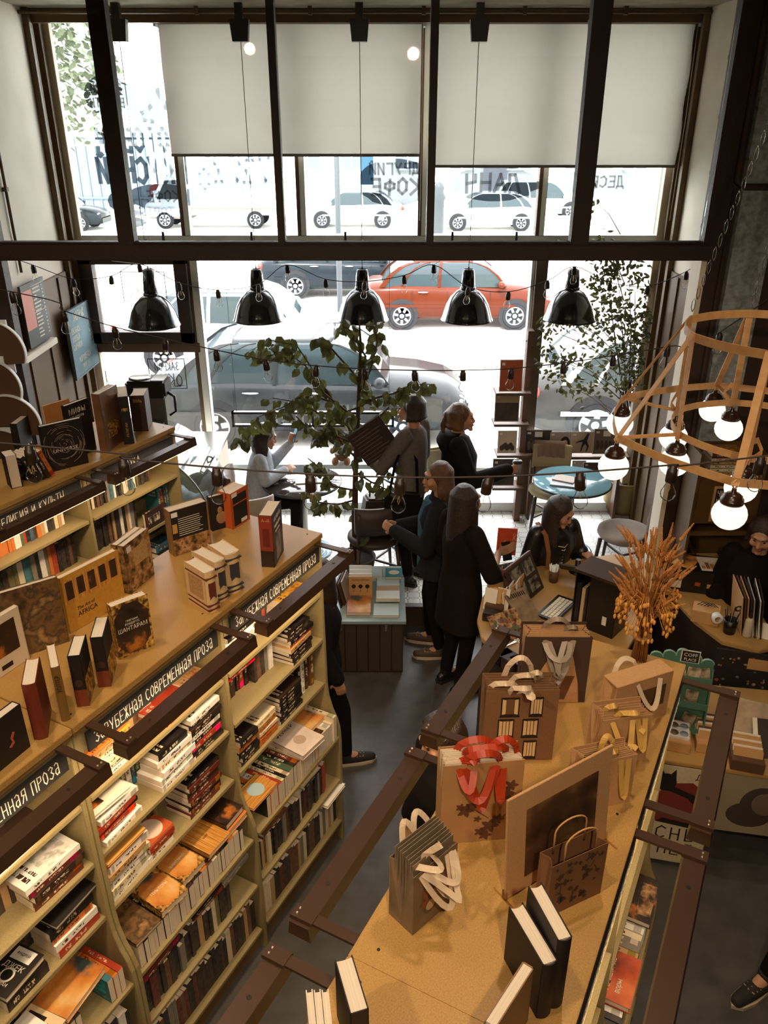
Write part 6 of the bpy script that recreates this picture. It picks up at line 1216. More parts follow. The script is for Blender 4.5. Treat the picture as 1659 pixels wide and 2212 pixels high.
# tables and chairs
M_ttop = pm('blue_grey_tabletop', (128, 176, 190), .12, coat=.4); M_tdark = pm('dark_tabletop', (58, 52, 50), .1, coat=.6); M_iron = pm('cast_iron', (64, 66, 68), .35, metal=.3)
CFZ = .2
def round_table(label, x, y, r, top, zt=.75):
    t = empty('cafe_table', label, 'table', (x, y, CFZ), 0, 'round cafe tables')
    MB().lathe([(0, zt - .03), (r - .02, zt - .03), (r, zt - .02), (r, zt - .006), (r - .006, zt), (0, zt)], n=48).build('tabletop', top, t); MB().lathe([(r + .001, zt - .024), (r + .006, zt - .018), (r + .006, zt - .008), (r + .001, zt - .004)], n=48, caps=False).build('rim_band', M_iron, t)
    MB().lathe([(.045, .06), (.04, .1), (.04, zt - .06), (.11, zt - .03)], n=20).build('column', M_steel, t); pr = [(.26, 0)]
    for k in range(6): r0 = .26 - .038 * k; pr += [(r0, .012 + .012 * k), (r0 - .02, .016 + .012 * k), (r0 - .03, .006 + .012 * k)]
    pr += [(.05, .085), (.045, .1)]; MB().lathe(pr, n=40).build('ringed_base', pm('base_blue_grey', (104, 128, 136), .2, metal=.4), t); return t
p = at_z(652, 1038, .95); TB1 = round_table('round dark cafe table with coffee cup and papers, next to the sill shelf', p.x, p.y, .37, M_tdark)
q_ = at_z(1236, 1038, .95); TB2 = round_table('round blue-topped cafe table with closed notebooks, next to the ficus', q_.x, q_.y, .36, M_ttop)
p3 = at_z(893, 1168, .2); TB3 = round_table('round blue-topped cafe table half hidden behind the standing people', p3.x, p3.y, .33, M_ttop)
M_seatg = pm('taupe_seat_fabric', (168, 154, 142), .85, noise=(7, (146, 128, 112), .6), sheen=.3); M_seatd = pm('dark_leatherette', (58, 46, 38), .5); M_wood = pm('dark_chair_wood', (66, 46, 34), .45); M_beige = pm('beige_pad', (176, 160, 124), .8); M_brwood = pm('brown_chair_wood', (92, 64, 44), .5)
def chair(label, x, y, rz, seat, frame, back='pad', sw=.43, z=CFZ):
    """+Y is the front of the chair"""
    t = empty('chair', label, 'chair', (x, y, z), rz, 'cafe chairs'); s2 = sw / 2
    b = MB(); n = 28; pr = []
    b.lathe([(0, .415), (s2 * .96, .415), (s2 * 1.04, .44), (s2 * 1.02, .468), (s2 * .8, .482), (0, .478)], n=n); b.xf(Matrix.Diagonal((1, .97, 1, 1))); b.build('seat', seat, t)
    for sx in (-1, 1):
        MB().tube([(sx * s2 * .72, s2 * .72, .42), (sx * s2 * .86, s2 * .86, 0)], [.02, .013], 8).build('leg', frame, t); MB().tube([(sx * s2 * .74, -s2 * .74, .42), (sx * s2 * .88, -s2 * .98, 0)], [.02, .013], 8).build('leg', frame, t)
        MB().tube([(sx * s2 * .72, -s2 * .7, .4), (sx * s2 * .8, -s2 * 1.02, .62), (sx * s2 * .78, -s2 * 1.16, .8)], [.017, .015, .013], 8).build('back_post', frame, t)
    b = MB(); b.bar((-s2 * .8, s2 * .8, .2), (s2 * .84, -s2 * .86, .22), .014, .018); b.bar((s2 * .8, s2 * .8, .2), (-s2 * .84, -s2 * .86, .22), .014, .018); b.build('cross_stretcher', frame, t); b = MB()
    for i in range(9):
        pass
    pts = [(s2 * 1.04 * sin(a), -s2 * 1.2 + .09 * (1 - cos(a)) * 1.2, 0) for a in [R(-62 + 124 * i / 12) for i in range(13)]]
    vs = []
    for dx, dz in ((0, .6), (0, .84)):
        pass
    for (px_, py_, _) in pts:
        for dy, zz in ((-.018, .6), (.018, .6), (.024, .72), (.012, .845), (-.02, .845), (-.026, .72)): vs.append((px_, py_ + dy, zz))
    fs = [(i * 6 + j, i * 6 + (j + 1) % 6, (i + 1) * 6 + (j + 1) % 6, (i + 1) * 6 + j) for i in range(12) for j in range(6)] + [list(range(6)), [72 + j for j in range(5, -1, -1)]]
    b.add(vs, fs, 0, True); b.build('backrest', seat if back == 'pad' else frame, t); return t
p = at_z(1350, 1145, CFZ + .47); chair('taupe round-seated chair standing free beside the big ficus pot', p.x, p.y, R(62), M_seatg, M_wood, sw=.48)
p = at_z(1190, 1055, CFZ + .47); CH2 = chair('beige-backed chair with a coat over it, behind the blue table with notebooks', p.x, p.y + .02, R(172), M_beige, M_wood, sw=.42)
p = at_z(808, 1150, CFZ + .47); CH3 = chair('dark chair carrying a brown bag, between the plant and the standing people', p.x, p.y - .03, R(12), M_seatd, M_wood, sw=.46)
p = at_z(548, 1082, CFZ + .47); CH1 = chair('brown wooden chair occupied by the person with the phone', p.x, p.y, R(-70), M_brwood, M_brwood, 'wood', sw=.42)
p = at_z(545, 1108, CFZ + .47); chair('pale grey chair seat peeking out behind the orange-edged book', p.x + .02, p.y - .28, R(20), M_seatg, M_wood, sw=.42)
# coat over chair, bag on chair, cup, notebooks
c = at_z(1190, 1055, CFZ + .47); b = MB(); rows = 16; cols = 12; vs = []
for i in range(rows + 1):
    f = i / rows
    for j in range(cols + 1):
        g_ = j / cols; x = (g_ - .5) * (.3 + .06 * f) + .012 * sin(j * 2.3 + i * .4); s_ = f * .95 - .3
        z = .88 - (abs(s_) ** 1.1) * .62; y = .255 + (-.045 if s_ < 0 else .05) * min(1, abs(s_) * 8) + .016 * sin(j * 2.1) * min(1, abs(s_) * 3); vs.append((x, y, z))
b.add(vs, [(i * (cols + 1) + j, i * (cols + 1) + j + 1, (i + 1) * (cols + 1) + j + 1, (i + 1) * (cols + 1) + j) for i in range(rows) for j in range(cols)], 0, True)
o = b.build('coat', pm('taupe_wool', (138, 112, 90), .9, bump=.3, bscale=90, sheen=.4), None, (c.x - .03, c.y + .02, CFZ), R(-8)); m_ = o.modifiers.new('thick', 'SOLIDIFY'); m_.thickness = .014; tag(o, 'taupe coat draped over the back of the beige chair', 'coat')
M_cup = pm('white_porcelain', (236, 234, 228), .25); p = at_z(603, 1032, .95); t = empty('coffee_cup', 'white coffee cup and saucer on the dark round table', 'cup', (p.x, p.y, .9502)); MB().lathe([(.035, 0), (.04, .004), (.078, .014), (.076, .017), (.04, .008), (0, .007)], n=28).build('saucer', M_cup, t); MB().lathe([(.022, .008), (.03, .016), (.04, .05), (.042, .066), (.039, .066), (.036, .05), (.028, .02), (0, .016)], n=24).build('cup_body', M_cup, t); MB().lathe([(0, .056), (.037, .056)], n=20, caps=False).build('coffee', pm('coffee_black', (42, 26, 18), .1), t); MB().tube([(.038, 0, .056), (.06, 0, .052), (.058, 0, .03), (.034, 0, .024)], .005, 6).build('handle', M_cup, t)
def sheet(name, label, cat, u, v, z, sx, sy, th, mat, rz): p = at_z(u, v, z); o = MB().box(-sx / 2, sx / 2, -sy / 2, sy / 2, 0, th).build(name, mat, None, (p.x, p.y, z), rz, bevel=min(.002, th * .3)); tag(o, label, cat); return o
sheet('magazine', 'open pale magazine lying on the dark round table by the cup', 'magazine', 672, 1035, .9502, .3, .22, .012, pm('pale_paper', (232, 230, 226), .6), R(8)); sheet('laptop', 'slim grey closed notebook at the front of the blue table', 'notebook', 1225, 1045, .9502, .3, .2, .018, pm('grey_cover', (150, 160, 168), .4), R(-16)); sheet('notepad', 'beige notepad lying across the grey closed notebook', 'notebook', 1220, 1035, .969, .2, .15, .01, pm('beige_cover', (206, 190, 176), .6), R(-28))
M_bagd = pm('dark_brown_leather', (56, 42, 34), .55); b = MB(); b.prism([(-.16, 0), (.16, 0), (.12, .36), (-.1, .38)], -.08, .08, 0, 'y'); p = at_z(806, 1150, CFZ + .47); o = b.build('handbag', M_bagd, None, (p.x + .03, p.y - .06, CFZ + .486), R(15), bevel=.02); tag(o, 'dark brown handbag slumped on the dark chair', 'bag'); MB().tube([(-.06, 0, .36), (-.05, 0, .5), (.06, 0, .5), (.07, 0, .36)], .008, 6).build('strap', M_bagd, o)
# records and books in the window
M_sleeve = {}
def record(label, u0, v0, u1, v1, y, art, lean=.06, tagged=True, th=.004):
    a, b_ = at_y(u0, v0, y), at_y(u1, v1, y); w, h = b_.x - a.x, a.z - b_.z
    o = MB().box(0, w, -.0, th, 0, h).build('record_sleeve', [art], None, (a.x, y - .02, b_.z), rot=(R(-6), 0, 0)); tag(o, label, 'record sleeve'); MB().box(-.008, w + .008, th, th + .002, -.008, h + .008).build('plastic_cover', M_winwhite, o)
    if tagged: MB().box(w * .06, w * .2, -.001, -.0002, h * .84, h * .93).build('price_tag', M_tag, o)
    return o, w, h
M_rusty = pm('cover_rust', (176, 78, 38), .5); M_cdark = pm('cover_dark', (52, 40, 34), .5, noise=(9, (90, 70, 56), .7)); M_ctan = pm('cover_tan', (196, 172, 148), .6); M_cgrey = pm('cover_grey', (172, 160, 150), .6); M_colive = pm('cover_olive', (112, 98, 80), .6)
record('rust orange book standing topmost on the post rack', 1083, 779, 1125, 843, 7.55, M_rusty)
o, w, h = record('dark landscape record on the post rack under the rust orange book', 1072, 850, 1118, 908, 7.55, M_cdark); MB().box(0, w, -.001, -.0002, h * .66, h).build('printed_sky', pm('print_brown_sky', (150, 124, 90), .6), o)
o, w, h = record('pale record with dark castle trees, third down the post rack', 1078, 932, 1113, 976, 7.55, M_ctan); b = MB(); [b.ball((w * (.2 + .1 * i), 0, h * (.22 + .06 * (i % 3))), .022, .001, .03, 8) for i in range(7)]; b.build('printed_trees', M_cdark, o)
record('dark record lowest on the post rack', 1067, 993, 1108, 1046, 7.55, M_cdark)
rk = MB()
for (u0, v0, u1) in ((1070, 846, 1128), (1066, 913, 1122), (1072, 980, 1118), (1062, 1050, 1112)): a, b_ = at_y(u0, v0, 7.56), at_y(u1, v0, 7.56); rk.box(a.x, 1.42, 7.5, 7.72, a.z - .025, a.z)
rk.box(1.36, 1.42, 7.6, 7.72, .2, 2.2); o = rk.build('post_rack', M_brwood, None, (0, 0, 0), bevel=.003); tag(o, 'narrow wooden rack of ledges fixed to the brown window post', 'rack')
for lb, a, art, pic in (('dark record with a white note and a row of figures, beside the post', (1137, 930, 1187, 978), M_cdark, 0), ('pale record with a woman\'s dark portrait, second in the window row', (1189, 934, 1231, 974), M_cgrey, 1), ('pale record with a leaping silhouette, third in the window row', (1236, 934, 1279, 976), M_ctan, 2), ('olive record with a white note, last in the window row under the globe', (1286, 928, 1333, 978), M_colive, 0)):
    o, w, h = record(lb, *a, 7.72, art)
    if pic == 0: MB().box(w * .35, w * .65, -.002, -.0004, h * .72, h * .95).build('white_note', M_tag, o); b = MB(); [b.ball((w * (.15 + .17 * i), -.0005, h * .35), .02, .001, .05, 8) for i in range(5)]; b.build('printed_figures', M_colive if art is M_cdark else M_cdark, o)
    elif pic == 1: b = MB(); b.ball((w * .72, -.0004, h * .42), .05, .0008, .075, 12); b.ball((w * .72, -.0012, h * .42), .026, .0008, .038, 12, 1); b.build('printed_portrait', [M_ink, M_ctan], o)
    else: b = MB(); b.tube([(w * .75, -.001, h * .95), (w * .62, -.001, h * .6), (w * .5, -.001, h * .3), (w * .45, -.001, h * .05)], [.012, .022, .01, .005], 5); b.tube([(w * .62, -.001, h * .58), (w * .76, -.001, h * .3), (w * .7, -.001, h * .05)], [.014, .01, .005], 5); b.tube([(w * .2, -.001, h * .5), (w * .6, -.001, h * .62)], [.004, .012], 5); b.build('printed_dancer', M_ink, o)
record('small dark record with a grey blossom, low under the window row', 1262, 1000, 1300, 1034, 7.66, M_cdark); record('plain lilac record, low beside the beige chair back', 1238, 996, 1262, 1026, 7.69, M_cgrey); record('teal-patterned record in the low row behind the takeaway cup', 1002, 1010, 1025, 1042, 7.69, pm('cover_teal', (70, 120, 130), .6)); record('record with a teal ring emblem, low row next to the post rack', 1028, 1012, 1060, 1045, 7.69, pm('cover_white', (222, 224, 220), .6))
a, b_ = at_y(1130, 981, 7.74), at_y(1335, 981, 7.74); o = MB().box(a.x, b_.x + .1, 7.66, 7.82, a.z - .03, a.z).build('record_ledge', M_brwood); tag(o, 'brown ledge carrying the window row of records', 'shelf'); MB().box(1.5, 1.53, 7.66, 7.8, .2, a.z - .03).build('ledge_leg', M_brwood, o); MB().box(b_.x, b_.x + .03, 7.66, 7.8, .2, a.z - .03).build('ledge_leg', M_brwood, o)
# ------------------------------------------------------------------ plants
M_leaf = pm('plant_leaf', (66, 68, 32), .4, noise=(8, (46, 48, 24), .7)); M_leaf2 = pm('ficus_leaf', (56, 60, 36), .45, noise=(6, (42, 46, 28), .7)); M_bark = pm('plant_bark', (66, 50, 38), .9); M_soil = pm('soil', (44, 32, 26), .95)
def add_sss(m):
    nt = m.node_tree; b = nt.nodes['Principled BSDF']; out = nt.nodes['Material Output']; tr = nd(nt, 'ShaderNodeBsdfTranslucent'); tr.inputs[0].default_value = lin((92, 92, 42)); ms = nd(nt, 'ShaderNodeMixShader'); ms.inputs[0].default_value = .22
    nt.links.new(b.outputs[0], ms.inputs[1]); nt.links.new(tr.outputs[0], ms.inputs[2]); nt.links.new(ms.outputs[0], out.inputs[0])
add_sss(M_leaf); add_sss(M_leaf2)
pl = random.Random(17); py = 6.35
base = at_z(772, 1218, CFZ)
TR = [(770, 1214), (766, 1120), (768, 1020), (772, 930), (776, 830), (779, 740), (776, 690)]
tp = [Vector((at_y(u, v, py).x, py + .02 * sin(i), at_y(u, v, py).z)) for i, (u, v) in enumerate(TR)]
t = empty('potted_plant', 'tall leafy houseplant with drooping branches in the middle of the cafe', 'plant', (tp[0].x, py, CFZ)); o0 = Vector((tp[0].x, py, CFZ))
MB().lathe([(.13, 0), (.17, .26), (.175, .28), (.16, .28), (.155, .25), (0, .25)], n=26).build('pot', pm('dark_pot', (70, 56, 46), .7), t); MB().lathe([(0, .252), (.155, .252)], n=20, caps=False).build('soil', M_soil, t)
bb = MB(); bb.tube([Vector((0, 0, .25))] + [p - o0 for p in tp[1:]], [.034, .03, .024, .02, .016, .011, .006], 8); fo = MB()
BR = [[(772, 960), (735, 890), (690, 820), (640, 745), (585, 735), (545, 755)], [(773, 920), (720, 870), (660, 850), (610, 880), (560, 900), (530, 930), (520, 960)], [(775, 850), (800, 800), (815, 740), (805, 690)], [(770, 905), (700, 850), (660, 790), (620, 760), (570, 770)], [(772, 880), (810, 860), (850, 850), (890, 830), (930, 830)], [(768, 1060), (720, 1050), (690, 1010), (665, 990)], [(768, 1080), (730, 1090), (690, 1085), (660, 1060)], [(770, 1000), (800, 970), (830, 980), (840, 1030)], [(776, 820), (740, 780), (700, 735), (690, 730)], [(768, 1130), (790, 1100), (810, 1110), (790, 1150)], [(774, 880), (720, 900), (690, 950), (700, 930)], [(772, 960), (720, 940), (670, 930), (640, 900)], [(769, 1020), (800, 1040), (840, 1060), (855, 1090)], [(776, 830), (790, 770), (760, 720), (745, 700)], [(773, 930), (820, 900), (840, 880)], [(770, 990), (740, 960), (700, 900), (650, 870), (590, 860)]]
for k, br in enumerate(BR):
    dy = [0] + [pl.uniform(-.09, .09) + (i + 1) * pl.choice((-1, 1)) * .04 for i in range(len(br) - 1)]
    pts = [Vector((at_y(u, v, py + d).x, py + d, at_y(u, v, py + d).z)) - o0 for (u, v), d in zip(br, dy)]
    bb.tube(pts, [max(.0025, .01 - .0016 * i) for i in range(len(pts))], 5)
    for i in range(1, len(pts)):
        for j in range(9 if i > 1 else 4):
            f = pl.random(); c = pts[i - 1].lerp(pts[i], f) + Vector((pl.uniform(-.05, .05), pl.uniform(-.07, .07), pl.uniform(-.04, .03))); d = Vector((pl.uniform(-.8, .8), pl.uniform(-.8, .5), pl.uniform(-1.3, -.15)))
            fo.tube([pts[i - 1].lerp(pts[i], f), c], .0012, 3, 1); leaf_quads(fo, c, d, Vector((pl.uniform(-.6, .6), -1, pl.uniform(0, 1.2))), pl.uniform(.07, .135), pl.uniform(.025, .042))
bb.build('stems', M_bark, t); fo.build('foliage', [M_leaf, M_bark], t, fix=False)
# ficus in the pot by the far corner
fb = at_z(1350, 1112, CFZ); t = empty('potted_ficus', 'tall small-leaved ficus in an olive pot at the window corner', 'plant', (fb.x, fb.y + .15, CFZ)); o0 = Vector((fb.x, fb.y + .15, CFZ))
MB().lathe([(.17, 0), (.2, .05), (.215, .3), (.222, .36), (.21, .365), (.2, .33), (0, .33)], n=32).build('pot', pm('olive_pot', (150, 128, 78), .6), t); MB().lathe([(0, .335), (.2, .335)], n=24, caps=False).build('soil', M_soil, t)
bb = MB(); fo = MB(); pf = random.Random(5); fy = o0.y
def fp(u, v, dy=0): q = at_y(u, v, fy + dy); return Vector((q.x, fy + dy, q.z)) - o0
for dx in (-.02, .0, .02, .03): bb.tube([(dx, pf.uniform(-.02, .02), .33), (dx * 1.5, pf.uniform(-.04, .04), .9), fp(1352 + dx * 300, 850), fp(1345 + dx * 900, 720), fp(1335 + dx * 1200, 600)], [.016, .013, .01, .007, .003], 6)
CL = [(1330, 580, 55, 50), (1380, 590, 40, 40), (1300, 640, 50, 45), (1350, 660, 60, 50), (1410, 690, 60, 45), (1450, 660, 45, 40), (1480, 690, 40, 45), (1290, 700, 60, 40), (1230, 690, 55, 30), (1180, 710, 40, 26), (1350, 740, 70, 50), (1420, 750, 60, 45), (1280, 770, 60, 40), (1220, 780, 50, 35), (1180, 760, 36, 24), (1330, 810, 50, 40), (1390, 820, 45, 40), (1230, 830, 45, 32), (1270, 840, 40, 28), (1200, 820, 30, 22), (1290, 600, 30, 40), (1370, 690, 70, 60), (1440, 720, 60, 50), (1310, 560, 40, 30), (1280, 430, 14, 40), (1300, 520, 30, 30), (1380, 780, 60, 60), (1430, 800, 40, 40)]
for (u, v, ru, rv) in CL:
    root = fp(1348, min(1000, v + 90)); cc = fp(u, v, pf.uniform(-.25, .2)); cc.x = min(cc.x, 2.45 - o0.x); root.x = min(root.x, 2.45 - o0.x); bb.tube([root, root.lerp(cc, .5) + Vector((0, 0, .05)), cc], [.006, .004, .002], 4); n = int(ru * rv / 6.5)
    for i in range(n):
        a, b_ = pf.gauss(0, .5), pf.gauss(0, .5); q = fp(u + a * ru, v + b_ * rv, pf.uniform(-.3, .22))
        if q.x + o0.x > 2.5 or q.y + o0.y > 7.7: continue
        leaf_quads(fo, q, (pf.uniform(-1, 1), pf.uniform(-.8, .8), pf.uniform(-1, .1)), (pf.uniform(-1, 1), -1, pf.uniform(0, 1.5)), pf.uniform(.045, .075), pf.uniform(.013, .021))
bb.build('stems', M_bark, t); fo.build('foliage', M_leaf2, t, fix=False)
# ------------------------------------------------------------------ till desk, card racks and side table
DZ = 1.05; M_desk = pm('desk_wood', (186, 146, 88), .45, noise=(200, (160, 120, 66), .6)); M_deskdark = pm('desk_front_dark', (52, 40, 32), .6)
poly = [at_z(u, v, DZ) for u, v in ((1098, 1230), (1064, 1256), (1042, 1290), (1031, 1338), (1040, 1376), (1066, 1402), (1200, 1440), (1330, 1440), (1420, 1300), (1440, 1228), (1330, 1196), (1200, 1214))]
t = empty('till_desk', 'round-ended wooden till desk behind the gift bookcase', 'desk', (0, 0, 0)); MB().prism([(p.x, p.y) for p in poly], DZ - .035, DZ).build('worktop', M_desk, t, bevel=.004)
cxm = sum(p.x for p in poly) / 12; cym = sum(p.y for p in poly) / 12; MB().prism([(cxm + (p.x - cxm) * .92, cym + (p.y - cym) * .9) for p in poly], 0, DZ - .035).build('front_panel', M_deskdark, t)
M, w, tt, h = upright_frame((1232, 1345), (1228, 1234), (1340, 1270), None, None, .2)
r_ = bpy.data.objects.new('document_shelf', None); COL.objects.link(r_); M = M.copy(); M[2][3] = DZ + .001
p_, h = corner((1232, 1345), (1228, 1234), DZ); p2 = at_z(1338, 1268, DZ + h); ad = (p2 - p_); ad.z = 0; w = ad.length; ad.normalize(); nr = Vector((-ad.y, ad.x, 0)); nr = nr if nr.y > 0 else -nr
r_.matrix_world = pose(p_ + UP * .001, ad, nr, UP); tag(r_, 'tall black document shelf with lined folders on the till desk', 'shelf unit')
b = MB(); b.box(0, w, .19, .2, 0, h).box(.1, w, 0, .19, 0, h).box(0, .008, 0, .19, 0, h).box(0, .1, 0, .19, 0, .01); b.build('carcass', M_black, r_, bevel=.003); MB().box(-.012, w + .012, -.012, .212, h, h + .02).build('top_board', pm('shelf_top_brown', (70, 50, 34), .7, spec=.2), r_, bevel=.002)
for k, (x, c_, hh) in enumerate(((.012, M_black, .8), (.028, M_ink, .8), (.05, pm('folder_cream', (206, 178, 142), .6), .72), (.078, M_black, .75))): MB().box(x, x + (.022 if k == 2 else .014), .01, .18, .011, h * hh).build('folder', c_, r_)
MB().box(w * .72, w * .82, -.001, 0, h * .2, h * .36).build('label_plate', M_tag, r_)
def boxed(name, label, cat, u, v, z, sx, sy, sz, mat, rz=0.0, bev=.003, group=None):
    p = at_z(u, v, z); o = MB().box(-sx / 2, sx / 2, -sy / 2, sy / 2, 0, sz).build(name, mat, None, (p.x, p.y, z + .001), rz, bev); tag(o, label, cat, group); return o
def tilted(name, label, cat, u, v, z, sx, sy, th, mat, rz, tilt, group=None):
    p = at_z(u, v, z); o = MB().box(-sx / 2, sx / 2, 0, th, 0, sy).build(name, mat, None, (p.x, p.y, z + .002), rot=(R(tilt), 0, rz), bevel=.001); tag(o, label, cat, group); return o
M_cardb = pm('card_box_brown', (92, 62, 40), .7); M_cardw = pm('card_white', (232, 222, 206), .6); M_cardk = pm('card_kraft', (196, 150, 98), .7)
p = at_z(1100, 1274, DZ); t = empty('pencil_cup', 'round cup full of pencils at the rounded end of the desk', 'cup', (p.x, p.y, DZ + .001)); MB().lathe([(.04, 0), (.045, .1), (.041, .1), (.037, .006), (0, .006)], n=20).build('cup_body', M_cardb, t)
q = random.Random(9)
for k in range(20):
    a, rr = q.uniform(0, 2 * pi), q.uniform(.006, .028); c_ = q.choice(((44, 30, 26), (120, 44, 34), (206, 190, 166), (60, 56, 54))); base = Vector((p.x + rr * cos(a), p.y + rr * sin(a), DZ + .008)); d = Vector((cos(a) * .28, sin(a) * .28, 1)).normalized()
    o = MB(); o.cyl((0, 0, 0), d * .165, .0035, n=6).cyl(d * .165, d * .178, .0035, .0006, 6, 1); o = o.build('pencil', [pm('pencil_%d_%d_%d' % c_, c_, .5), M_kraft], None, base); tag(o, 'thin pencil standing among others in the round desk cup', 'pencil', 'pencils in the desk cup')
t = boxed('card_box', 'open dark box with kraft cards at the desk end nearest the readers', 'box', 1068, 1322, DZ, .12, .09, .07, M_cardb, R(-20))
for k in range(4): tilted('greeting_card', 'kraft greeting card leaning in the dark box, %s from the desk rim' % ORD[k], 'card', 1056 + 9 * k, 1318, DZ + .02, .085, .15, .003, (M_cardw, M_cardk, M_cardk, M_cardw)[k], R(-25), -14, 'greeting cards in the desk box')
boxed('display_box', 'small glossy black box on the rounded desk end', 'box', 1062, 1338, DZ, .11, .08, .06, M_black, R(-20))
for k in range(6): tilted('notebook', 'slim pocket notebook standing in the row beside the pencil cup, %s from it' % ORD[k], 'notebook', 1094 + 7 * k, 1318 - 5 * k, DZ, .1, .15 + .01 * (k % 3), .008, (M_cardw, M_cardb, M_cardw, M_cardk, M_cardw, M_cardk)[k], R(64), -6, 'pocket notebooks on the desk')
o = tilted('display_board', 'dark slanting display board with grey photographs and a brown edge', 'board', 1150, 1292, DZ, .34, .27, .018, M_deskdark, R(52), -28); MB().box(.02, .14, -.002, 0, .03, .12).box(.02, .14, -.002, 0, .15, .25).box(-.14, -.02, -.002, 0, .03, .25).build('photograph', AR_grey, o); MB().box(-.175, .175, -.001, .02, .268, .285).build('wooden_edge', M_brwood, o)
p = at_z(1195, 1256, DZ); t = empty('straw_cup', 'cup of white tubes beside the black-jacketed reader\'s hand', 'cup', (p.x, p.y, DZ + .001)); MB().lathe([(.03, 0), (.034, .09), (.031, .09), (.028, .005), (0, .005)], n=18).build('cup_body', M_cardb, t); b = MB(); [b.cyl((.02 * cos(i * 2.4) * (i % 5) / 4, .02 * sin(i * 2.4) * (i % 5) / 4, .01), (.034 * cos(i * 2.4) * (i % 5) / 4, .034 * sin(i * 2.4) * (i % 5) / 4, .13), .005, n=7) for i in range(18)]; b.build('white_tubes', M_winwhite, t)
o = tilted('magazine', 'grey magazine with a toothed stripe, slanting on the desk before the keyboard', 'magazine', 1152, 1345, DZ, .17, .25, .01, pm('magazine_grey', (150, 126, 92), .5, noise=(18, (96, 76, 54), .8)), R(32), -58); [MB().box(-.07 + .016 * i, -.062 + .016 * i, -.002, 0, .2, .23).build('stripe', M_ink, o) for i in range(9)]
o = tilted('picture_calendar', 'multicoloured picture calendar behind the dark coffee bag', 'calendar', 1112, 1385, DZ, .22, .2, .008, AR_mosaic, R(30), -50); b = MB(); q = random.Random(6); [b.ball((q.uniform(-.09, .09), 0, q.uniform(.03, .18)), .012, .002, .016, 8, i % 3) for i in range(16)]; b.build('picture', [pm('calendar_green', (84, 96, 66), .6), pm('calendar_red', (130, 54, 40), .6), pm('calendar_blue', (96, 104, 112), .6)], o)
o = boxed('keyboard', 'black till keyboard with pale keys beside the document shelf', 'keyboard', 1202, 1318, DZ, .32, .14, .02, M_black, R(52)); b = MB(); [b.box(-.14 + .027 * i, -.118 + .027 * i, -.055 + .026 * j, -.034 + .026 * j, .02, .026) for i in range(10) for j in range(4)]; b.build('key_caps', M_cardw, o)
boxed('receipt_pile', 'pale receipt slips lying before the document shelf', 'paper', 1208, 1352, DZ, .08, .16, .01, M_cardw, R(-10)); o = tilted('tablet', 'black tablet propped up between the reader and the document shelf', 'tablet', 1245, 1232, DZ + .08, .22, .15, .012, M_black, R(158), -50)
p = at_z(1245, 1232, DZ); tag(MB().lathe([(.06, 0), (.05, .01), (.02, .02), (.018, .1)], n=16).build('tablet_stand', M_black, None, (p.x, p.y - .02, DZ + .001)), 'round black stand under the propped tablet', 'stand')
p = at_z(1106, 1385, DZ); t = empty('scissors', 'white-handled scissors lying at the desk corner by the lamp rail', 'scissors', (p.x, p.y - .03, DZ + .002), R(40)); MB().bar((-.07, 0, .003), (.03, .008, .003), .01, .003).bar((-.07, .006, .006), (.03, -.006, .006), .01, .003).build('blades', M_steel, t); MB().lathe([(.012, 0), (.018, .004), (.012, .008), (.009, .004), (.012, 0)], (.05, .018, 0), 16, caps=False).lathe([(.012, 0), (.018, .004), (.012, .008), (.009, .004), (.012, 0)], (.05, -.018, 0), 16, caps=False).build('grips', M_winwhite, t)
for k, (u, v, rz) in enumerate(((1078, 1425, 30), (1100, 1440, 40), (1126, 1452, 25))): boxed('storage_box', ('black', 'grey-lidded black', 'small black')[k] + ' storage box under the far lamp rail beside the desk', 'box', u, v, DZ, .1, .14, .08, (M_black, M_deskdark, M_black)[k], R(rz), group='storage boxes by the desk'); 
# side desk to the right of the wheat
SZ2 = 1.0; e0, e1 = at_z(1425, 1262, SZ2), at_z(1640, 1402, SZ2)
pts = [at_z(u, v, SZ2) for u, v in ((1425, 1258), (1500, 1340), (1560, 1385), (1640, 1405), (1690, 1395), (1640, 1320), (1580, 1238), (1470, 1236))]
t = empty('side_desk', 'wooden side desk with dark flowered front, under the chandelier', 'desk', (0, 0, 0)); MB().prism([(p.x, p.y) for p in pts], SZ2 - .03, SZ2).build('worktop', M_desk, t, bevel=.004)
cxm = sum(p.x for p in pts) / 8; cym = sum(p.y for p in pts) / 8; MB().prism([(cxm + (p.x - cxm) * .96, cym + (p.y - cym) * .96) for p in pts], 0, SZ2 - .03).build('front_panel', M_deskdark, t)
a0, a1 = at_z(1548, 1396, SZ2 - .02), at_z(1720, 1420, SZ2 - .02); d = (a1 - a0); L_ = d.length; d.normalize(); nn = Vector((-d.y, d.x, 0)); o = MB().box(0, L_, -.012, 0, 0, .62).build('flowered_cloth', pm('flower_cloth_dark', (34, 27, 24), .8), None); o.matrix_world = pose(a0 - nn * .012 + UP * -.62, d, nn, UP); tag(o, 'dark cloth printed with small bright blossoms hanging on the side desk front', 'cloth')
b = MB(); q = random.Random(12)
for i in range(70): b.ball((q.uniform(.02, L_ - .02), -.0125, q.uniform(.03, .6)), q.uniform(.005, .014), .0006, q.uniform(.005, .012), 7, i % 4)
b.build('blossom_print', [pm('blossom_rust', (160, 76, 44), .7), pm('blossom_sand', (166, 140, 100), .7), pm('blossom_green', (96, 104, 76), .7), pm('blossom_grey', (120, 120, 112), .7)], o); MB().box(L_ * .42, L_ * .75, -.0135, -.0122, .5, .58).build('brown_label', M_cardk, o)
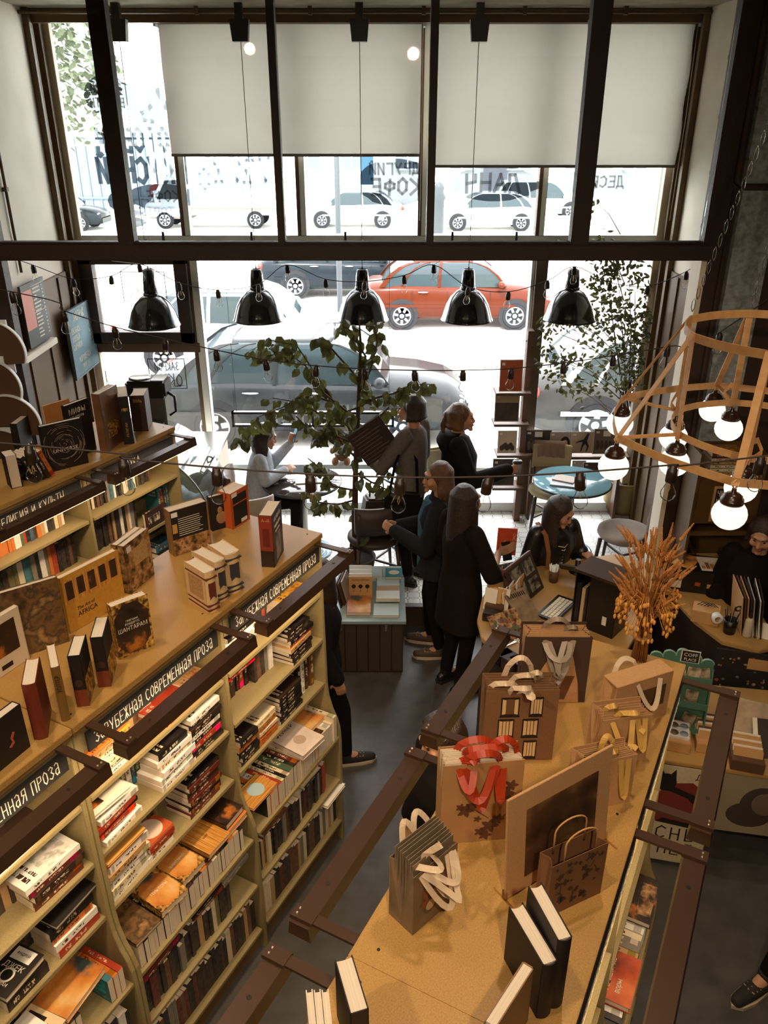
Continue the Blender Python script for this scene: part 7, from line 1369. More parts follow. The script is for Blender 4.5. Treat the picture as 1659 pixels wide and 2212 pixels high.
o = boxed('sticker_box', 'long black box with stickers carrying the two big postcards', 'box', 1500, 1262, SZ2, .5, .26, .17, M_black, R(-14)); b = MB(); [b.box(x, x + s_, -.1315, -.1302, z, z + s_ * .8, i % 3) for i, (x, z, s_) in enumerate(((-.2, .03, .09), (-.02, .06, .035), (.06, .05, .04), (.16, .03, .06), (-.24, .1, .03)))]; b.build('stickers', [M_cardw, M_rusty, M_cardk], o); q0 = o.location
for k, (dx, dy, rz, sx, sy, art, lb) in enumerate(((-.14, .04, -38, .27, .2, AR_sand, 'large sandy postcard tilted across the sticker box'), (.13, .0, -8, .26, .2, pm('card_sky', (214, 200, 186), .5), 'large postcard of a hill town on the sticker box'))):
    c = Vector((q0.x, q0.y, SZ2 + .173 + .004 * k)) + Matrix.Rotation(R(-14), 3, 'Z') @ Vector((dx, dy, 0)); o = MB().box(-sx / 2, sx / 2, -sy / 2, sy / 2, 0, .002).build('postcard', art, None, c, R(rz)); tag(o, lb, 'postcard', 'large postcards')
    if k: b = MB(); [b.box(-.12 + .03 * i, -.095 + .03 * i, -.07, -.03 + .02 * ((i * 7) % 4) * .8, .002, .0026, i % 2) for i in range(8)]; b.build('printed_town', [pm('town_ochre', (176, 116, 62), .6), pm('town_brown', (136, 84, 46), .6)], o)
p = at_z(1468, 1225, SZ2); pt = at_y(1482, 1085, p.y + .35); o = MB().box(0, .27, 0, .012, 0, .46).build('map_board', pm('map_paper', (206, 178, 136), .6, noise=(14, (150, 160, 160), .8)), None, (pt.x - .02, p.y + .35, SZ2 + .17), rot=(R(-10), 0, R(-42))); tag(o, 'upright town map headed in black brush letters, behind the postcards', 'map')
lt = MB(); strokes(lt, 'КНИЖНЫЕ', .015, .4, .022, .045, .007, 0, -.001); lt.build('brush_lettering', M_ink, o); b = MB(); b.ribbon([(.02, -.001, .1), (.08, -.001, .2), (.16, -.001, .12), (.26, -.001, .28)], (0, 0, .03), .001); b.build('river_print', pm('river_blue', (110, 160, 186), .6), o)
p = at_z(1420, 1250, SZ2); o = MB().bar((0, 0, 0), (.16, .1, .4), .06, .02).bar((.16, .1, .4), (.3, .02, .1), .05, .02).build('easel', M_brwood, None, (p.x, p.y + .05, SZ2)); tag(o, 'slanting brown wooden easel beside the wheat bouquet', 'easel')
for k in range(8): tilted('record_sleeve', 'record sleeve filed on edge on the side desk, %s from the tape box' % ORD[k], 'record sleeve', 1590 + 7 * k, 1345 + 1.5 * k, SZ2, .3, .28, .006, (M_cardk, M_cardb, M_cardk, M_cdark, M_cgrey, M_black, M_cardw, M_cdark)[k], R(80 - k), -7, 'record sleeves filed on the side desk')
o = boxed('tape_box', 'open wooden box with wires and a white tape roll', 'box', 1522, 1338, SZ2, .17, .13, .09, M_cardk, R(-24)); MB().lathe([(.02, -.02), (.035, -.02), (.035, .02), (.02, .02)], (.07, -.07, .07), 20, 0, (.4, -1, 0), False).build('tape_roll', M_winwhite, o); b = MB(); [b.tube([(-.06 + .02 * i, .02, .09), (-.03 + .02 * i, .0, .13), (.01 + .02 * i, .03, .09)], .003, 5) for i in range(4)]; b.build('wire_coils', M_black, o)
p = at_z(1574, 1366, SZ2); t = empty('mesh_pen_cup', 'black mesh pen cup with scissors on the side desk', 'cup', (p.x, p.y, SZ2 + .001)); MB().lathe([(.036, 0), (.045, .1), (.042, .1), (.033, .004), (0, .004)], n=18).build('cup_body', M_black, t); b = MB(); [b.cyl((.012 * cos(i), .012 * sin(i), .01), (.05 * cos(i), .05 * sin(i), .17), .004, n=6) for i in range(6)]; b.build('pens', M_black, t); MB().lathe([(.018, -.004), (.026, 0), (.018, .004), (.012, 0), (.018, -.004)], (.03, 0, .18), 16, 0, (0, 1, .2), False).build('scissor_loop', M_deskdark, t)
p = at_z(1612, 1374, SZ2); t = empty('spray_bottle', 'pale pump bottle standing near the edge of the side desk', 'bottle', (p.x, p.y, SZ2 + .001)); MB().lathe([(.026, 0), (.028, .01), (.027, .12), (.02, .135), (.01, .14)], n=20).build('bottle_body', pm('bottle_ivory', (206, 192, 168), .4), t); MB().lathe([(.011, .138), (.012, .155), (.006, .16), (.004, .185)], n=14).build('pump', M_cap, t)
o = tilted('envelope', 'crumpled pale envelope leaning on the pump bottle', 'envelope', 1640, 1378, SZ2, .12, .1, .008, M_cardw, R(-30), -30)
# low side table with card boxes, posters in front
TZ2 = .8; e = [at_z(u, v, TZ2) for u, v in ((1418, 1640), (1760, 1690), (1760, 1500), (1440, 1470))]
t = empty('side_table', 'low side table with card boxes beside the gift bookcase', 'table', (0, 0, 0)); MB().prism([(p.x, p.y) for p in e], TZ2 - .025, TZ2).build('tabletop', M_desk, t, bevel=.003)
for i, p in enumerate(e): c = Vector((sum(q.x for q in e) / 4, sum(q.y for q in e) / 4, 0)); l = c.lerp(Vector((p.x, p.y, 0)), .92); MB().box(l.x - .02, l.x + .02, l.y - .02, l.y + .02, 0, TZ2 - .025).build('leg', M_deskdark, t)
M_green = pm('rack_green', (74, 116, 96), .6); p = at_z(1462, 1590, TZ2); pt = at_y(1470, 1392, p.y + .1); H2 = pt.z - TZ2
t = empty('card_rack', 'green scalloped card rack with a small black sign on the side table', 'rack', (p.x - .02, p.y + .08, TZ2 + .001), R(-16)); w2 = .17
po = [(-w2, 0), (w2, 0), (w2, H2 - .09)] + [(w2 - .0 - .068 * (k + .5 - .5 * cos(pi * j / 6)) , H2 - .09 + .022 * (2 - abs(k - 2)) + .028 * sin(pi * j / 6)) for k in range(5) for j in range(7)] + [(-w2, H2 - .09)]
MB().prism(po, 0, .012, 0, 'y').build('back_board', M_green, t); b = MB(); [b.bar((x0, -.001, z0), (x1, -.001, z1), .004, .006, (0, 1, 0)) for (x0, z0), (x1, z1) in zip(po[2:], po[3:])]; b.build('pale_edge', pm('rack_edge', (150, 186, 166), .6), t)
for k, z in enumerate((H2 - .2, H2 - .36, H2 - .52)): MB().box(-w2, w2, -.05 - .02 * k, 0, z, z + .012).box(-w2, w2, -.052 - .02 * k, -.046 - .02 * k, z, z + .04).build('tier', M_green, t)
for sx in (-1, 1): MB().prism([(-.1, 0), (0, 0), (0, H2 - .12), (-.03, H2 - .2)], sx * w2 - .004, sx * w2 + .004, 0, 'x').build('side_panel', M_green, t)
sg = MB().box(-.01, .09, -.004, 0, H2 - .1, H2 - .02).build('sign_plate', M_cardw, t); MB().box(-.005, .085, -.006, -.004, H2 - .095, H2 - .025).build('sign_face', M_ink, sg); lettering('COFF', .03, M_inkw, sg, frame_m((.04, -.0068, H2 - .048), (1, 0, 0), (0, 0, 1)), 1); lettering('PLACE', .026, M_inkw, sg, frame_m((.04, -.0068, H2 - .078), (1, 0, 0), (0, 0, 1)), .9)
q = random.Random(30); mr = t.matrix_basis.copy(); bpy.context.view_layer.update(); mr = t.matrix_world.copy()
for k in range(11):
    tier = (0, 0, 0, 0, 0, 1, 1, 1, 2, 2, 2)[k]; j = (k, k - 5, k - 8)[tier]; x = -w2 + .05 + (.062 if tier == 0 else .1) * j; z = (H2 - .2, H2 - .36, H2 - .52)[tier] + .0125
    o = MB().box(-.035, .035, 0, .002, 0, .075).build('postcard', cover_art('art_pcard%d' % (k % 3), 0, (22, [(.35, ((96, 80, 60), (70, 60, 50), (130, 110, 84))[k % 3]), (.65, ((214, 196, 166), (190, 170, 140), (226, 210, 186))[k % 3])], (1, 1, 1))), None); o.matrix_world = mr @ Matrix.Translation((x, -.03 - .012 * (j % 2), z)) @ Matrix.Rotation(q.uniform(-.3, .3), 4, 'Y') @ Matrix.Rotation(R(-14), 4, 'X')
    tag(o, 'small picture postcard on the %s tier of the green rack, %s along' % (('upper', 'middle', 'lower')[tier], ORD[j]), 'postcard', 'postcards in the green rack')
o = boxed('card_box', 'wooden box of round-picture cards in front of the green rack', 'box', 1462, 1600, TZ2, .13, .2, .07, M_cardk, R(-18)); b = MB(); b.box(-.055, .055, -.07, .07, .07, .085); b.build('top_card', pm('card_lilac_white', (226, 220, 220), .5), o); b = MB(); [b.lathe([(.024, .0852), (.024, .0862), (0, .0862)], (x, y, 0), 18, (i % 2)) for i, (x, y) in enumerate(((-.027, -.035), (.027, -.035), (-.027, .03), (.027, .03)))]; b.build('round_pictures', [pm('disc_brown', (120, 92, 74), .5), pm('disc_grey', (150, 160, 170), .5)], o)
t = boxed('card_box', 'wooden box of filed kraft cards under the rail end', 'box', 1522, 1600, TZ2, .12, .22, .06, M_cardk, R(-14)); q0 = t.location.copy()
for k in range(9): o = tilted('greeting_card', 'kraft card filed in the box under the rail end, %s from the front' % ORD[k], 'card', 1522, 1600, TZ2 + .012, .1, .1, .004, (M_cardk, M_cardw, M_cardb)[k % 3], R(-14), -18, 'cards filed under the rail end'); c = Matrix.Rotation(R(-14), 3, 'Z') @ Vector((0, -.08 + .02 * k, 0)); o.location = (q0.x + c.x, q0.y + c.y, TZ2 + .014)
t = boxed('card_box', 'wooden box of filed orange-tinted cards at the right of the side table'.replace('at the right', 'at the outer end'), 'box', 1608, 1642, TZ2, .17, .2, .07, M_cardb, R(-16)); q0 = t.location.copy()
for k in range(9): o = tilted('greeting_card', 'orange-tinted card filed in the outer box, %s from the front' % ORD[k], 'card', 1608, 1642, TZ2 + .012, .15, .1, .004, (M_cardk, M_cardk, M_cardw)[k % 3], R(-16), -18, 'cards filed in the outer box'); c = Matrix.Rotation(R(-16), 3, 'Z') @ Vector((0, -.075 + .018 * k, 0)); o.location = (q0.x + c.x, q0.y + c.y, TZ2 + .014)
o = tilted('picture_pouch', 'pale pouch with a dark drawing leaning behind the outer card box', 'pouch', 1615, 1590, TZ2, .2, .2, .03, pm('pouch_beige', (196, 172, 144), .8, noise=(12, (120, 100, 84), .5)), R(-24), -30); o = tilted('picture_tray', 'dark framed tray with a pale border at the outer end of the side table', 'tray', 1660, 1640, TZ2, .14, .22, .012, M_deskdark, R(-10), -50); MB().box(-.075, -.05, -.003, 0, 0, .22).build('border_strip', M_cardw, o)
a0, a1 = at_z(1422, 1646, TZ2 - .03), at_z(1530, 1662, TZ2 - .03); d = a1 - a0; d.normalize(); nn = Vector((-d.y, d.x, 0))
o = MB().box(-.02, .33, -.006, 0, -.72, 0).build('poster', pm('poster_paper', (206, 190, 158), .8, noise=(60, (186, 168, 134), .6)), None); o.matrix_world = pose(a0 - nn * .01, d, nn, UP); tag(o, 'hand-drawn poster of a black cat on red, under the side table edge', 'poster')
b = MB(); b.prism([(.04, -.42), (.31, -.44), (.33, -.2), (.2, -.1), (.06, -.13), (.0, -.28)], -.0075, -.0062, 0, 'y'); b.build('red_shape', pm('poster_red', (120, 44, 32), .8), o); b = MB(); b.ball((.06, -.007, -.12), .055, .0025, .065, 14); b.prism([(.01, -.09), (.02, -.02), (.05, -.07)], -.0095, -.0065, 0, 'y'); b.prism([(.07, -.07), (.1, -.02), (.11, -.1)], -.0095, -.0065, 0, 'y'); b.ribbon([(.09, -.008, -.16), (.2, -.008, -.2), (.3, -.008, -.3), (.24, -.008, -.42), (.06, -.008, -.4)], (.03, 0, .03), .002); b.build('black_cat', M_ink, o)
lt = MB(); strokes(lt, 'ДР', .21, -.075, .028, .04, .005, 0, -.0068); strokes(lt, 'СНЬ', .05, -.54, .055, .09, .009, 0, -.0068, False, .5, .05); strokes(lt, 'НЕЙ', .08, -.66, .05, .08, .009, 0, -.0068, False, .4, .06); lt.build('brush_lettering', M_ink, o)
a0, a1 = at_z(1553, 1664, TZ2 - .03), at_z(1700, 1682, TZ2 - .03); d = a1 - a0; d.normalize(); nn = Vector((-d.y, d.x, 0)); o = MB().box(0, .4, -.006, 0, -.42, 0).build('poster', pm('poster_greybrown', (150, 136, 112), .8), None); o.matrix_world = pose(a0 - nn * .01, d, nn, UP); tag(o, 'grey-brown poster with a round dark portrait, under the outer table edge', 'poster')
b = MB(); b.ball((.26, -.007, -.2), .12, .002, .13, 20); b.ball((.2, -.006, -.28), .12, .002, .09, 16); b.build('dark_portrait', pm('portrait_dark', (66, 54, 46), .8), o); b = MB(); b.ball((.27, -.0095, -.19), .07, .001, .08, 16); b.build('portrait_face', pm('portrait_brown', (110, 92, 74), .8), o)
# sticker-covered bookcase against the pillar
c = at_z(1545, 1210, 0.2); cy = FY - .32; x0, x1 = 2.1, 2.55
t = empty('sticker_bookcase', 'narrow olive bookcase with stickers and a small chalk sign, by the grey pillar', 'bookcase', (x0, cy, 0)); b = MB(); wd = x1 - x0
for z in (0.02, .5, .95, 1.4, 1.82): MB().box(0.02, wd - .02, 0, .26, z, z + .02).build('shelf', M_olive, t)
MB().box(0, .02, 0, .26, 0, 2.0).build('side_panel', M_olive, t); MB().box(wd - .02, wd, 0, .26, 0, 2.0).build('side_panel', M_olive, t); MB().box(0, wd, .25, .26, 0, 2.0).build('back_panel', M_olive, t); MB().box(.02, wd - .02, -.012, 0, 1.5, 1.82).build('door', M_olive, t)
o = MB().box(.12, .34, -.02, -.012, 1.52, 1.78).build('chalk_sign', M_cardk, t); MB().box(.135, .325, -.022, -.02, 1.535, 1.765).build('sign_face', M_ink, o); 
for i, tx in enumerate(('ЧИТАЙ', 'КНИГИ', 'ЗДЕСЬ', 'ТИХО')): lt = MB(); strokes(lt, tx, .145, 1.71 - .06 * i, .018, .04, .004, 0, -.0226); lt.build('text_line', M_chalk, o)
MB().box(.02, wd - .02, -.012, 0, .52, .95).build('door', M_olive, t); b = MB(); b.ball((.25, -.013, .86), .045, .001, .045, 16, 0); b.box(.1, .2, -.0142, -.0122, .76, .84, 1); b.box(.28, .38, -.0142, -.0122, .6, .7, 2); b.box(.35, .38, -.0142, -.0122, .78, .9, 0); b.build('sticker', [M_cardw, M_rusty, M_cardk], t)
q = random.Random(44)
for sh_, z, n in (('upper', 1.842, 6), ('middle', .972, 6)):
    zz = z
    for k in range(n):
        th = q.uniform(.022, .036); c_ = q.choice(('tan', 'cream', 'pink', 'brown')); a = UP; az = Vector((-1, 0, 0)); ay = az.cross(a)
        book('%s book in the %s pile of the sticker bookcase, %s from the bottom' % (c_, sh_, ORD[k]), th, .17, .24, PAL[c_], pose(Vector((x0 + .32, cy + .02 + (0 if ay.y > 0 else .19), zz + th / 2)), a, ay, az), 'books piled in the sticker bookcase', hard=True); zz += th + .001
# low display cabinet by the fiction end, with its books
x0, x1 = at_z(722, 1452, 0).x, at_z(870, 1452, 0).x; y0 = at_z(800, 1452, 0).y; HC = at_y(800, 1338, y0).z
t = empty('display_cabinet', 'low dark plank cabinet topped with books, at the end of the fiction shelves', 'cabinet', (x0, y0, 0)); wd = x1 - x0
MB().box(0, wd, 0, .62, 0, HC - .025).build('body', M_deskdark, t); b = MB(); [b.box(wd * k / 6 + .004, wd * (k + 1) / 6 - .004, -.012, 0, .02, HC - .03) for k in range(6)]; b.build('plank_front', pm('cabinet_planks', (70, 54, 42), .6), t, bevel=.002); MB().box(-.02, wd + .02, -.03, .64, HC - .025, HC).build('top', pm('cabinet_top', (150, 170, 172), .35), t)
for x in (wd * .1, wd * .74): MB().box(x, x + .018, -.016, -.011, HC - .1, HC - .04).build('door_catch', M_steel, t)
def cab_book(label, u, v, z, w, L, th, mat, rz=0, words=(), name='book'):
    p = at_z(u, v, z); o = book(label, th, w, L, (180, 150, 120), pose(p + UP * (th / 2 + .001), UP, Matrix.Rotation(rz, 3, 'Z') @ Vector((1, 0, 0)), Matrix.Rotation(rz, 3, 'Z') @ Vector((0, 1, 0))), hard=True, mat=mat)
    for tx, sz, f, ik in words: lettering(tx, sz, ik, o, frame_m((th / 2 + .0006, w / 2, L * f), (0, 1, 0), (0, 0, 1)))
    return o
M_tealb = pm('book_teal_cover', (58, 138, 156), .45); M_paleb = pm('book_pale_blue', (196, 216, 222), .45)
cab_book('autumn landscape book lying foremost on the low cabinet', 748, 1330, HC, .19, .25, .03, AR_sand); cab_book('pale book open-boxed at the aisle corner of the low cabinet', 806, 1334, HC, .2, .17, .02, M_paleb)
cab_book('white-wrapped book with a red edge on the low cabinet', 812, 1300, HC + .03, .19, .12, .03, M_winwhite); MB().box(0, .19, 0, .12, 0, .029).build('book', M_rusty, None, (at_z(812, 1300, HC).x, at_z(812, 1300, HC).y, HC + .0005)); tag(bpy.data.objects[[o.name for o in bpy.data.objects if o.name.startswith('book')][-1]], '', '') if False else None
lo = [o for o in COL.objects if o.type == 'MESH' and o.data.materials and o.data.materials[0] == M_rusty and o.name.startswith('book') and not o.get('label')]
for o in lo: tag(o, 'rust-red book beneath the white-wrapped one on the low cabinet', 'book')
cab_book('pale blue book lying behind the white-wrapped one on the low cabinet', 813, 1276, HC, .19, .14, .05, M_paleb); o = cab_book('teal book with a cream flower on the rear of the low cabinet', 833, 1252, HC + .05, .14, .15, .025, M_tealb); MB().ball((.0125, .07, .075), .0008, .045, .035, 12).build('flower_print', M_cardw, o)
cab_book('pale-covered large book at the rear of the low cabinet next to the teal one', 786, 1250, HC + .05, .15, .16, .025, M_paleb); cab_book('pale blue slab book under the teal one', 790, 1256, HC, .3, .17, .049, M_paleb)
o = tilted('book', 'kraft book with three dark round trees, standing up on the low cabinet', 'book', 779, 1292, HC, .19, .18, .02, M_cardk, 0, -10); lettering('Деревья и животные', .016, M_ink, o, frame_m((0, -.0006, .155), (1, 0, 0), (0, 0, 1)), .9); b = MB(); [(b.ball((x, -.0005, .1), .018, .001, .018, 14), b.box(x - .0015, x + .0015, -.001, 0, .05, .1)) for x in (-.055, 0, .055)]; b.build('tree_print', M_ink, o)
for k in range(3): tilted('book', 'white-edged picture book standing behind the kraft tree book, %s from it' % ORD[k], 'book', 779, 1286 - 8 * k, HC, .185, .185 + .004 * k, .014, M_winwhite, 0, -10, 'picture books behind the tree book')
for k in range(3): tilted('book', 'dark slim book leaning on edge at the bookcase side of the low cabinet, %s' % ORD[k], 'book', 744 + 7 * k, 1300 - 5 * k, HC, .2, .2, .012, (M_cdark, M_cardb, M_cgrey)[k], R(80), -14, 'slim books leaning on the low cabinet')
# ------------------------------------------------------------------ people
M_skin = pm('skin_warm', (196, 146, 112), .55, noise=(20, (180, 124, 92), .4)); M_lip = pm('lips', (150, 82, 68), .5); M_hair = pm('hair_dark', (40, 28, 22), .4, noise=(70, (66, 46, 34), .7), bump=.6, bscale=160); M_hairb = pm('hair_brown', (84, 56, 36), .42, noise=(22, (150, 100, 58), .5), bump=.6, bscale=160)
def remeshed(mb, name, mat, parent, voxel, smooth=6):
    """fuse the shapes in mb into one continuous skin"""
    o = mb.build(name, mat, None); m = o.modifiers.new('r', 'REMESH'); m.mode = 'VOXEL'; m.voxel_size = voxel; s_ = o.modifiers.new('s', 'SMOOTH'); s_.iterations = smooth; s_.factor = .5
    dg = bpy.context.evaluated_depsgraph_get(); me = bpy.data.meshes.new_from_object(o.evaluated_get(dg)); o.modifiers.clear(); old = o.data; o.data = me; bpy.data.meshes.remove(old)
    me.polygons.foreach_set('use_smooth', [True] * len(me.polygons)); me.materials.clear(); me.materials.append(mat); o.parent = parent; me.name = name; return o
def loft(mb, secs, n=20):
    """secs: (centre, half width x, half depth y) ellipses joined into a closed body"""
    vs = []
    for c, rx, ry, ax in secs:
        ax = Vector(ax); dy = Vector((-ax.y, ax.x, 0))
        for i in range(n): a = 2 * pi * i / n; vs.append(Vector(c) + ax * rx * cos(a) + dy * ry * sin(a))
    k = len(secs); fs = [(i * n + j, i * n + (j + 1) % n, (i + 1) * n + (j + 1) % n, (i + 1) * n + j) for i in range(k - 1) for j in range(n)] + [list(range(n - 1, -1, -1)), [(k - 1) * n + j for j in range(n)]]
    mb.add(vs, fs)
def limb(mb, pts, rs):
    P, Q = [], []
    for (a, ra), (b, rb_) in zip(zip(pts, rs), zip(pts[1:], rs[1:])):
        for i in range(5): f = i / 5; P.append(Vector(a).lerp(Vector(b), f)); Q.append(ra + (rb_ - ra) * f)
    P.append(Vector(pts[-1])); Q.append(rs[-1]); mb.tube(P, Q, 12)
    for p, r in zip(pts, rs): mb.ball(p, r * .98, n=12)
def hand(mb, wr, d, n, curl=.5, k=1.0, thumb=1):
    """palm, four jointed fingers and a thumb; d points along the fingers, n is where the palm faces"""
    wr, d, n = Vector(wr), Vector(d).normalized(), Vector(n); n = (n - d * n.dot(d)).normalized(); s_ = d.cross(n) * thumb
    for f in (-.026, -.009, .009, .026): mb.tube([wr + s_ * f * .55 * k, wr + d * .05 * k + s_ * f * .95 * k, wr + d * .088 * k + s_ * f * k], [.015 * k, .0145 * k, .0115 * k], 8)
    for f, L in ((.028, .07), (.0095, .08), (-.0095, .075), (-.027, .058)):
        p = wr + d * .086 * k + s_ * f * k; a = 0; pts = [p]
        for j, part in enumerate((.45, .32, .23)): a += curl * (.7 if j == 0 else .95); dd = d * cos(a) + n * sin(a); p = p + dd * L * part * k; pts.append(p)
        mb.tube(pts, [.0095 * k, .009 * k, .0083 * k, .0068 * k], 8)
        for q, r in zip(pts[1:], (.009, .0083, .0068)): mb.ball(q, r * k, n=8)
    p = wr + d * .03 * k + s_ * .026 * k; t1 = p + (d * .55 + s_ * .75 + n * .35).normalized() * .042 * k; t2 = t1 + (d * .8 + s_ * .15 + n * (.3 + curl * .5)).normalized() * .033 * k; mb.tube([wr + s_ * .012 * k, p, t1, t2], [.014 * k, .0135 * k, .0108 * k, .008 * k], 8); mb.ball(t2, .008 * k, n=8); mb.ball(t1, .0108 * k, n=8)
def person(label, x, y, z, yaw, H, arms, top, legs, shoes, hair='long', haircol=None, headyaw=0, headpitch=0, lean=0, sit=False, coat=None, group='people in the bookshop', feet=None, topthick=1.0, loose=0.0):
    """local frame: +Y is where the person faces, +X the right-hand side; arms = ((elbow, wrist, finger dir, palm dir, curl) right, left)"""
    k = H / 1.7; root = empty('person', label, 'person', (x, y, z), yaw, group); V = lambda a, b, c: Vector((a * k, b * k, c * k)); hz = .93
    Lm = Matrix.Rotation(-lean, 3, 'X'); pel = V(0, 0, hz) if not sit else V(0, 0, .57)
    up = lambda a, b, c: pel + Lm @ V(a, b, c - hz)
    chest, waist, neck = up(0, .012, 1.25), up(0, .0, 1.06), up(0, -.012, 1.43); shR, shL = up(.155, -.01, 1.385), up(-.155, -.01, 1.385)
    hc = neck + (Lm @ V(0, .03, .145)); HR = Matrix.Rotation(headyaw, 3, 'Z') @ Matrix.Rotation(-headpitch, 3, 'X'); hd = lambda a, b, c: hc + HR @ V(a, b, c); X1 = (1, 0, 0)
    b = MB(); loft(b, [(pel + V(0, 0, -.07), .13 * k, .095 * k, X1), (pel + V(0, 0, .02), .15 * k, .1 * k, X1), (waist, .12 * k, .085 * k, X1), (chest, .145 * k, .1 * k, X1), (up(0, 0, 1.36), .14 * k, .085 * k, X1), (up(0, -.01, 1.41), .06 * k, .055 * k, X1)])
    b.tube([up(0, -.01, 1.38), neck, hd(0, -.02, -.06)], [.055 * k, .05 * k, .052 * k], 12)
    # head with brow, nose, cheeks, chin and ears
    n = 20; vs = []; m = 14
    for i in range(m + 1):
        t_ = -pi / 2 + pi * i / m
        for j in range(n):
            a = 2 * pi * j / n; px_, py_, pz_ = .075 * cos(t_) * cos(a), .093 * cos(t_) * sin(a), .112 * sin(t_)
            if pz_ < -.02: f = (-.02 - pz_) / .09; px_ *= 1 - .28 * f; py_ = py_ * (1 - .1 * f) + .012 * f
            vs.append(hd(px_, py_, pz_))
    b.add(vs, [(i * n + j, i * n + (j + 1) % n, (i + 1) * n + (j + 1) % n, (i + 1) * n + j) for i in range(m) for j in range(n)])
    def hb(a, b_, c, rx, ry=None, rz=None): k0 = len(b.v); b.ball((0, 0, 0), rx * k, (ry or rx) * k, (rz or rx) * k, 10); b.xf(Matrix.Translation(hd(a, b_, c)) @ HR.to_4x4(), k0)
    b.tube([hd(0, .086, .02), hd(0, .1, -.012), hd(0, .108, -.028)], [.009 * k, .0115 * k, .0135 * k], 8); hb(0, .105, -.03, .0135); hb(0, .082, -.095, .024, .02, .018); hb(0, .084, .035, .05, .016, .012)
    for s_ in (-1, 1): hb(s_ * .04, .068, -.025, .028, .024, .028); hb(s_ * .076, -.008, -.01, .01, .02, .03); hb(s_ * .011, .1, -.033, .0085)
    hb(0, .092, -.056, .022, .011, .0065); hb(0, .09, -.068, .018, .011, .007)
    jl = MB(); jt = MB(); js = []
    for side, sh, (el, wrp, fd, pd, cu) in ((1, shR, arms[0]), (-1, shL, arms[1])):
        el, wrp = V(*el), V(*wrp)
        if sit: pass
        limb(b, [sh, el, wrp], [.046 * k, .038 * k, .026 * k]); hand(b, wrp, fd, pd, cu, k, -side if True else side); d_ = (wrp - el).normalized(); g = .012 * topthick + loose
        limb(jt, [sh + V(side * .005, 0, .005), el, wrp - d_ * .012 * k], [(.062 + g * .6) * k, (.05 + g) * k, (.038 + g * .8) * k])
    hips = [(s_ * .085, 0, 0) for s_ in (1, -1)]
    if sit: lg = [[pel + V(s_ * .085, 0, -.02), pel + V(s_ * .12, .4, .0), Vector((s_ * .12 * k, .36 * k, .09 * k)), Vector((s_ * .12 * k, .5 * k, .035 * k))] for s_ in (1, -1)]
    else:
        ft = feet or ((.1, .0), (-.1, .0)); lg = [[pel + V(s_ * .085, 0, -.04), V(s_ * .09 + (fx - s_ * .1) * .5, .03 + fy * .55, .5), V(fx, fy - .03, .085), V(fx + s_ * .015, fy + .12, .03)] for s_, (fx, fy) in zip((1, -1), ft)]
    for L in lg: limb(b, L[:3], [.075 * k, .05 * k, .034 * k]); limb(b, L[2:], [.034 * k, .028 * k])
    remeshed(b, 'body', M_skin, root, .0065, 4)
    g = .018 * topthick + loose; hem = (coat or .86); zz = lambda c: up(0, 0, c)
    secs = [(zz(hem) if not sit else pel + V(0, 0, -.04), (.165 + g + (.03 if hem < .8 else 0)) * k, (.115 + g + (.02 if hem < .8 else 0)) * k, X1)]
    secs += [(zz(.93), (.163 + g) * k, (.115 + g) * k, X1)] if not sit else []
    secs += [(waist, (.13 + g) * k, (.096 + g) * k, X1), (chest, (.158 + g) * k, (.112 + g) * k, X1), (up(0, 0, 1.36), (.15 + g * .7) * k, (.095 + g * .6) * k, X1), (up(0, -.012, 1.43), (.07 + g * .3) * k, (.066 + g * .3) * k, X1)]
    loft(jt, secs); remeshed(jt, 'jacket' if topthick > 1 else 'top', top, root, .011, 5)
    loft(jl, [(pel + V(0, 0, -.1), .155 * k, .118 * k, X1), (pel + V(0, 0, .02), .162 * k, .115 * k, X1), (pel + V(0, 0, .1), .14 * k, .104 * k, X1)])
    for L in lg: limb(jl, [L[0], L[1], L[2] + (L[1] - L[2]).normalized() * .03 * k], [.09 * k, .062 * k, .05 * k])
    remeshed(jl, 'trousers', legs, root, .011, 5)
    for L in lg:
        s_ = MB(); a_, t_ = L[2], L[3]; d_ = (t_ - a_); d_.z = 0; d_.normalize(); heel = Vector((a_.x, a_.y, 0)) - d_ * .045 * k; pts = [heel + UP * .045 * k, Vector((a_.x, a_.y, .05 * k)), heel + d_ * .15 * k + UP * .042 * k, heel + d_ * .235 * k + UP * .034 * k]; s_.tube(pts, [.036 * k, .043 * k, .042 * k, .034 * k], 12); [s_.ball(p_, r_ * k, n=12) for p_, r_ in zip(pts, (.036, .043, .042, .034))]; s_.tube([Vector((a_.x, a_.y, .05 * k)), Vector((a_.x, a_.y, .12 * k))], [.045 * k, .046 * k], 12)
        sh_ = remeshed(s_, 'shoe', shoes[0], root, .008, 3)
        so = MB(); side_ = Vector((-d_.y, d_.x, 0)); ol = [(-.04, 0, .0), (-.025, .036, 0), (.06, .04, 0), (.16, .048, 0), (.235, .038, 0), (.275, 0, 0)]; pl_ = [heel + d_ * f * k + side_ * w_ * k for f, w_, _ in ol] + [heel + d_ * f * k - side_ * w_ * k for f, w_, _ in ol[-2:0:-1]]
        so.add([Vector((p_.x, p_.y, 0.001)) for p_ in pl_] + [Vector((p_.x, p_.y, .024 * k)) for p_ in pl_], [list(range(len(pl_))), list(range(2 * len(pl_) - 1, len(pl_) - 1, -1))] + [(i, (i + 1) % len(pl_), len(pl_) + (i + 1) % len(pl_), len(pl_) + i) for i in range(len(pl_))]); so.build('sole', shoes[1], sh_)
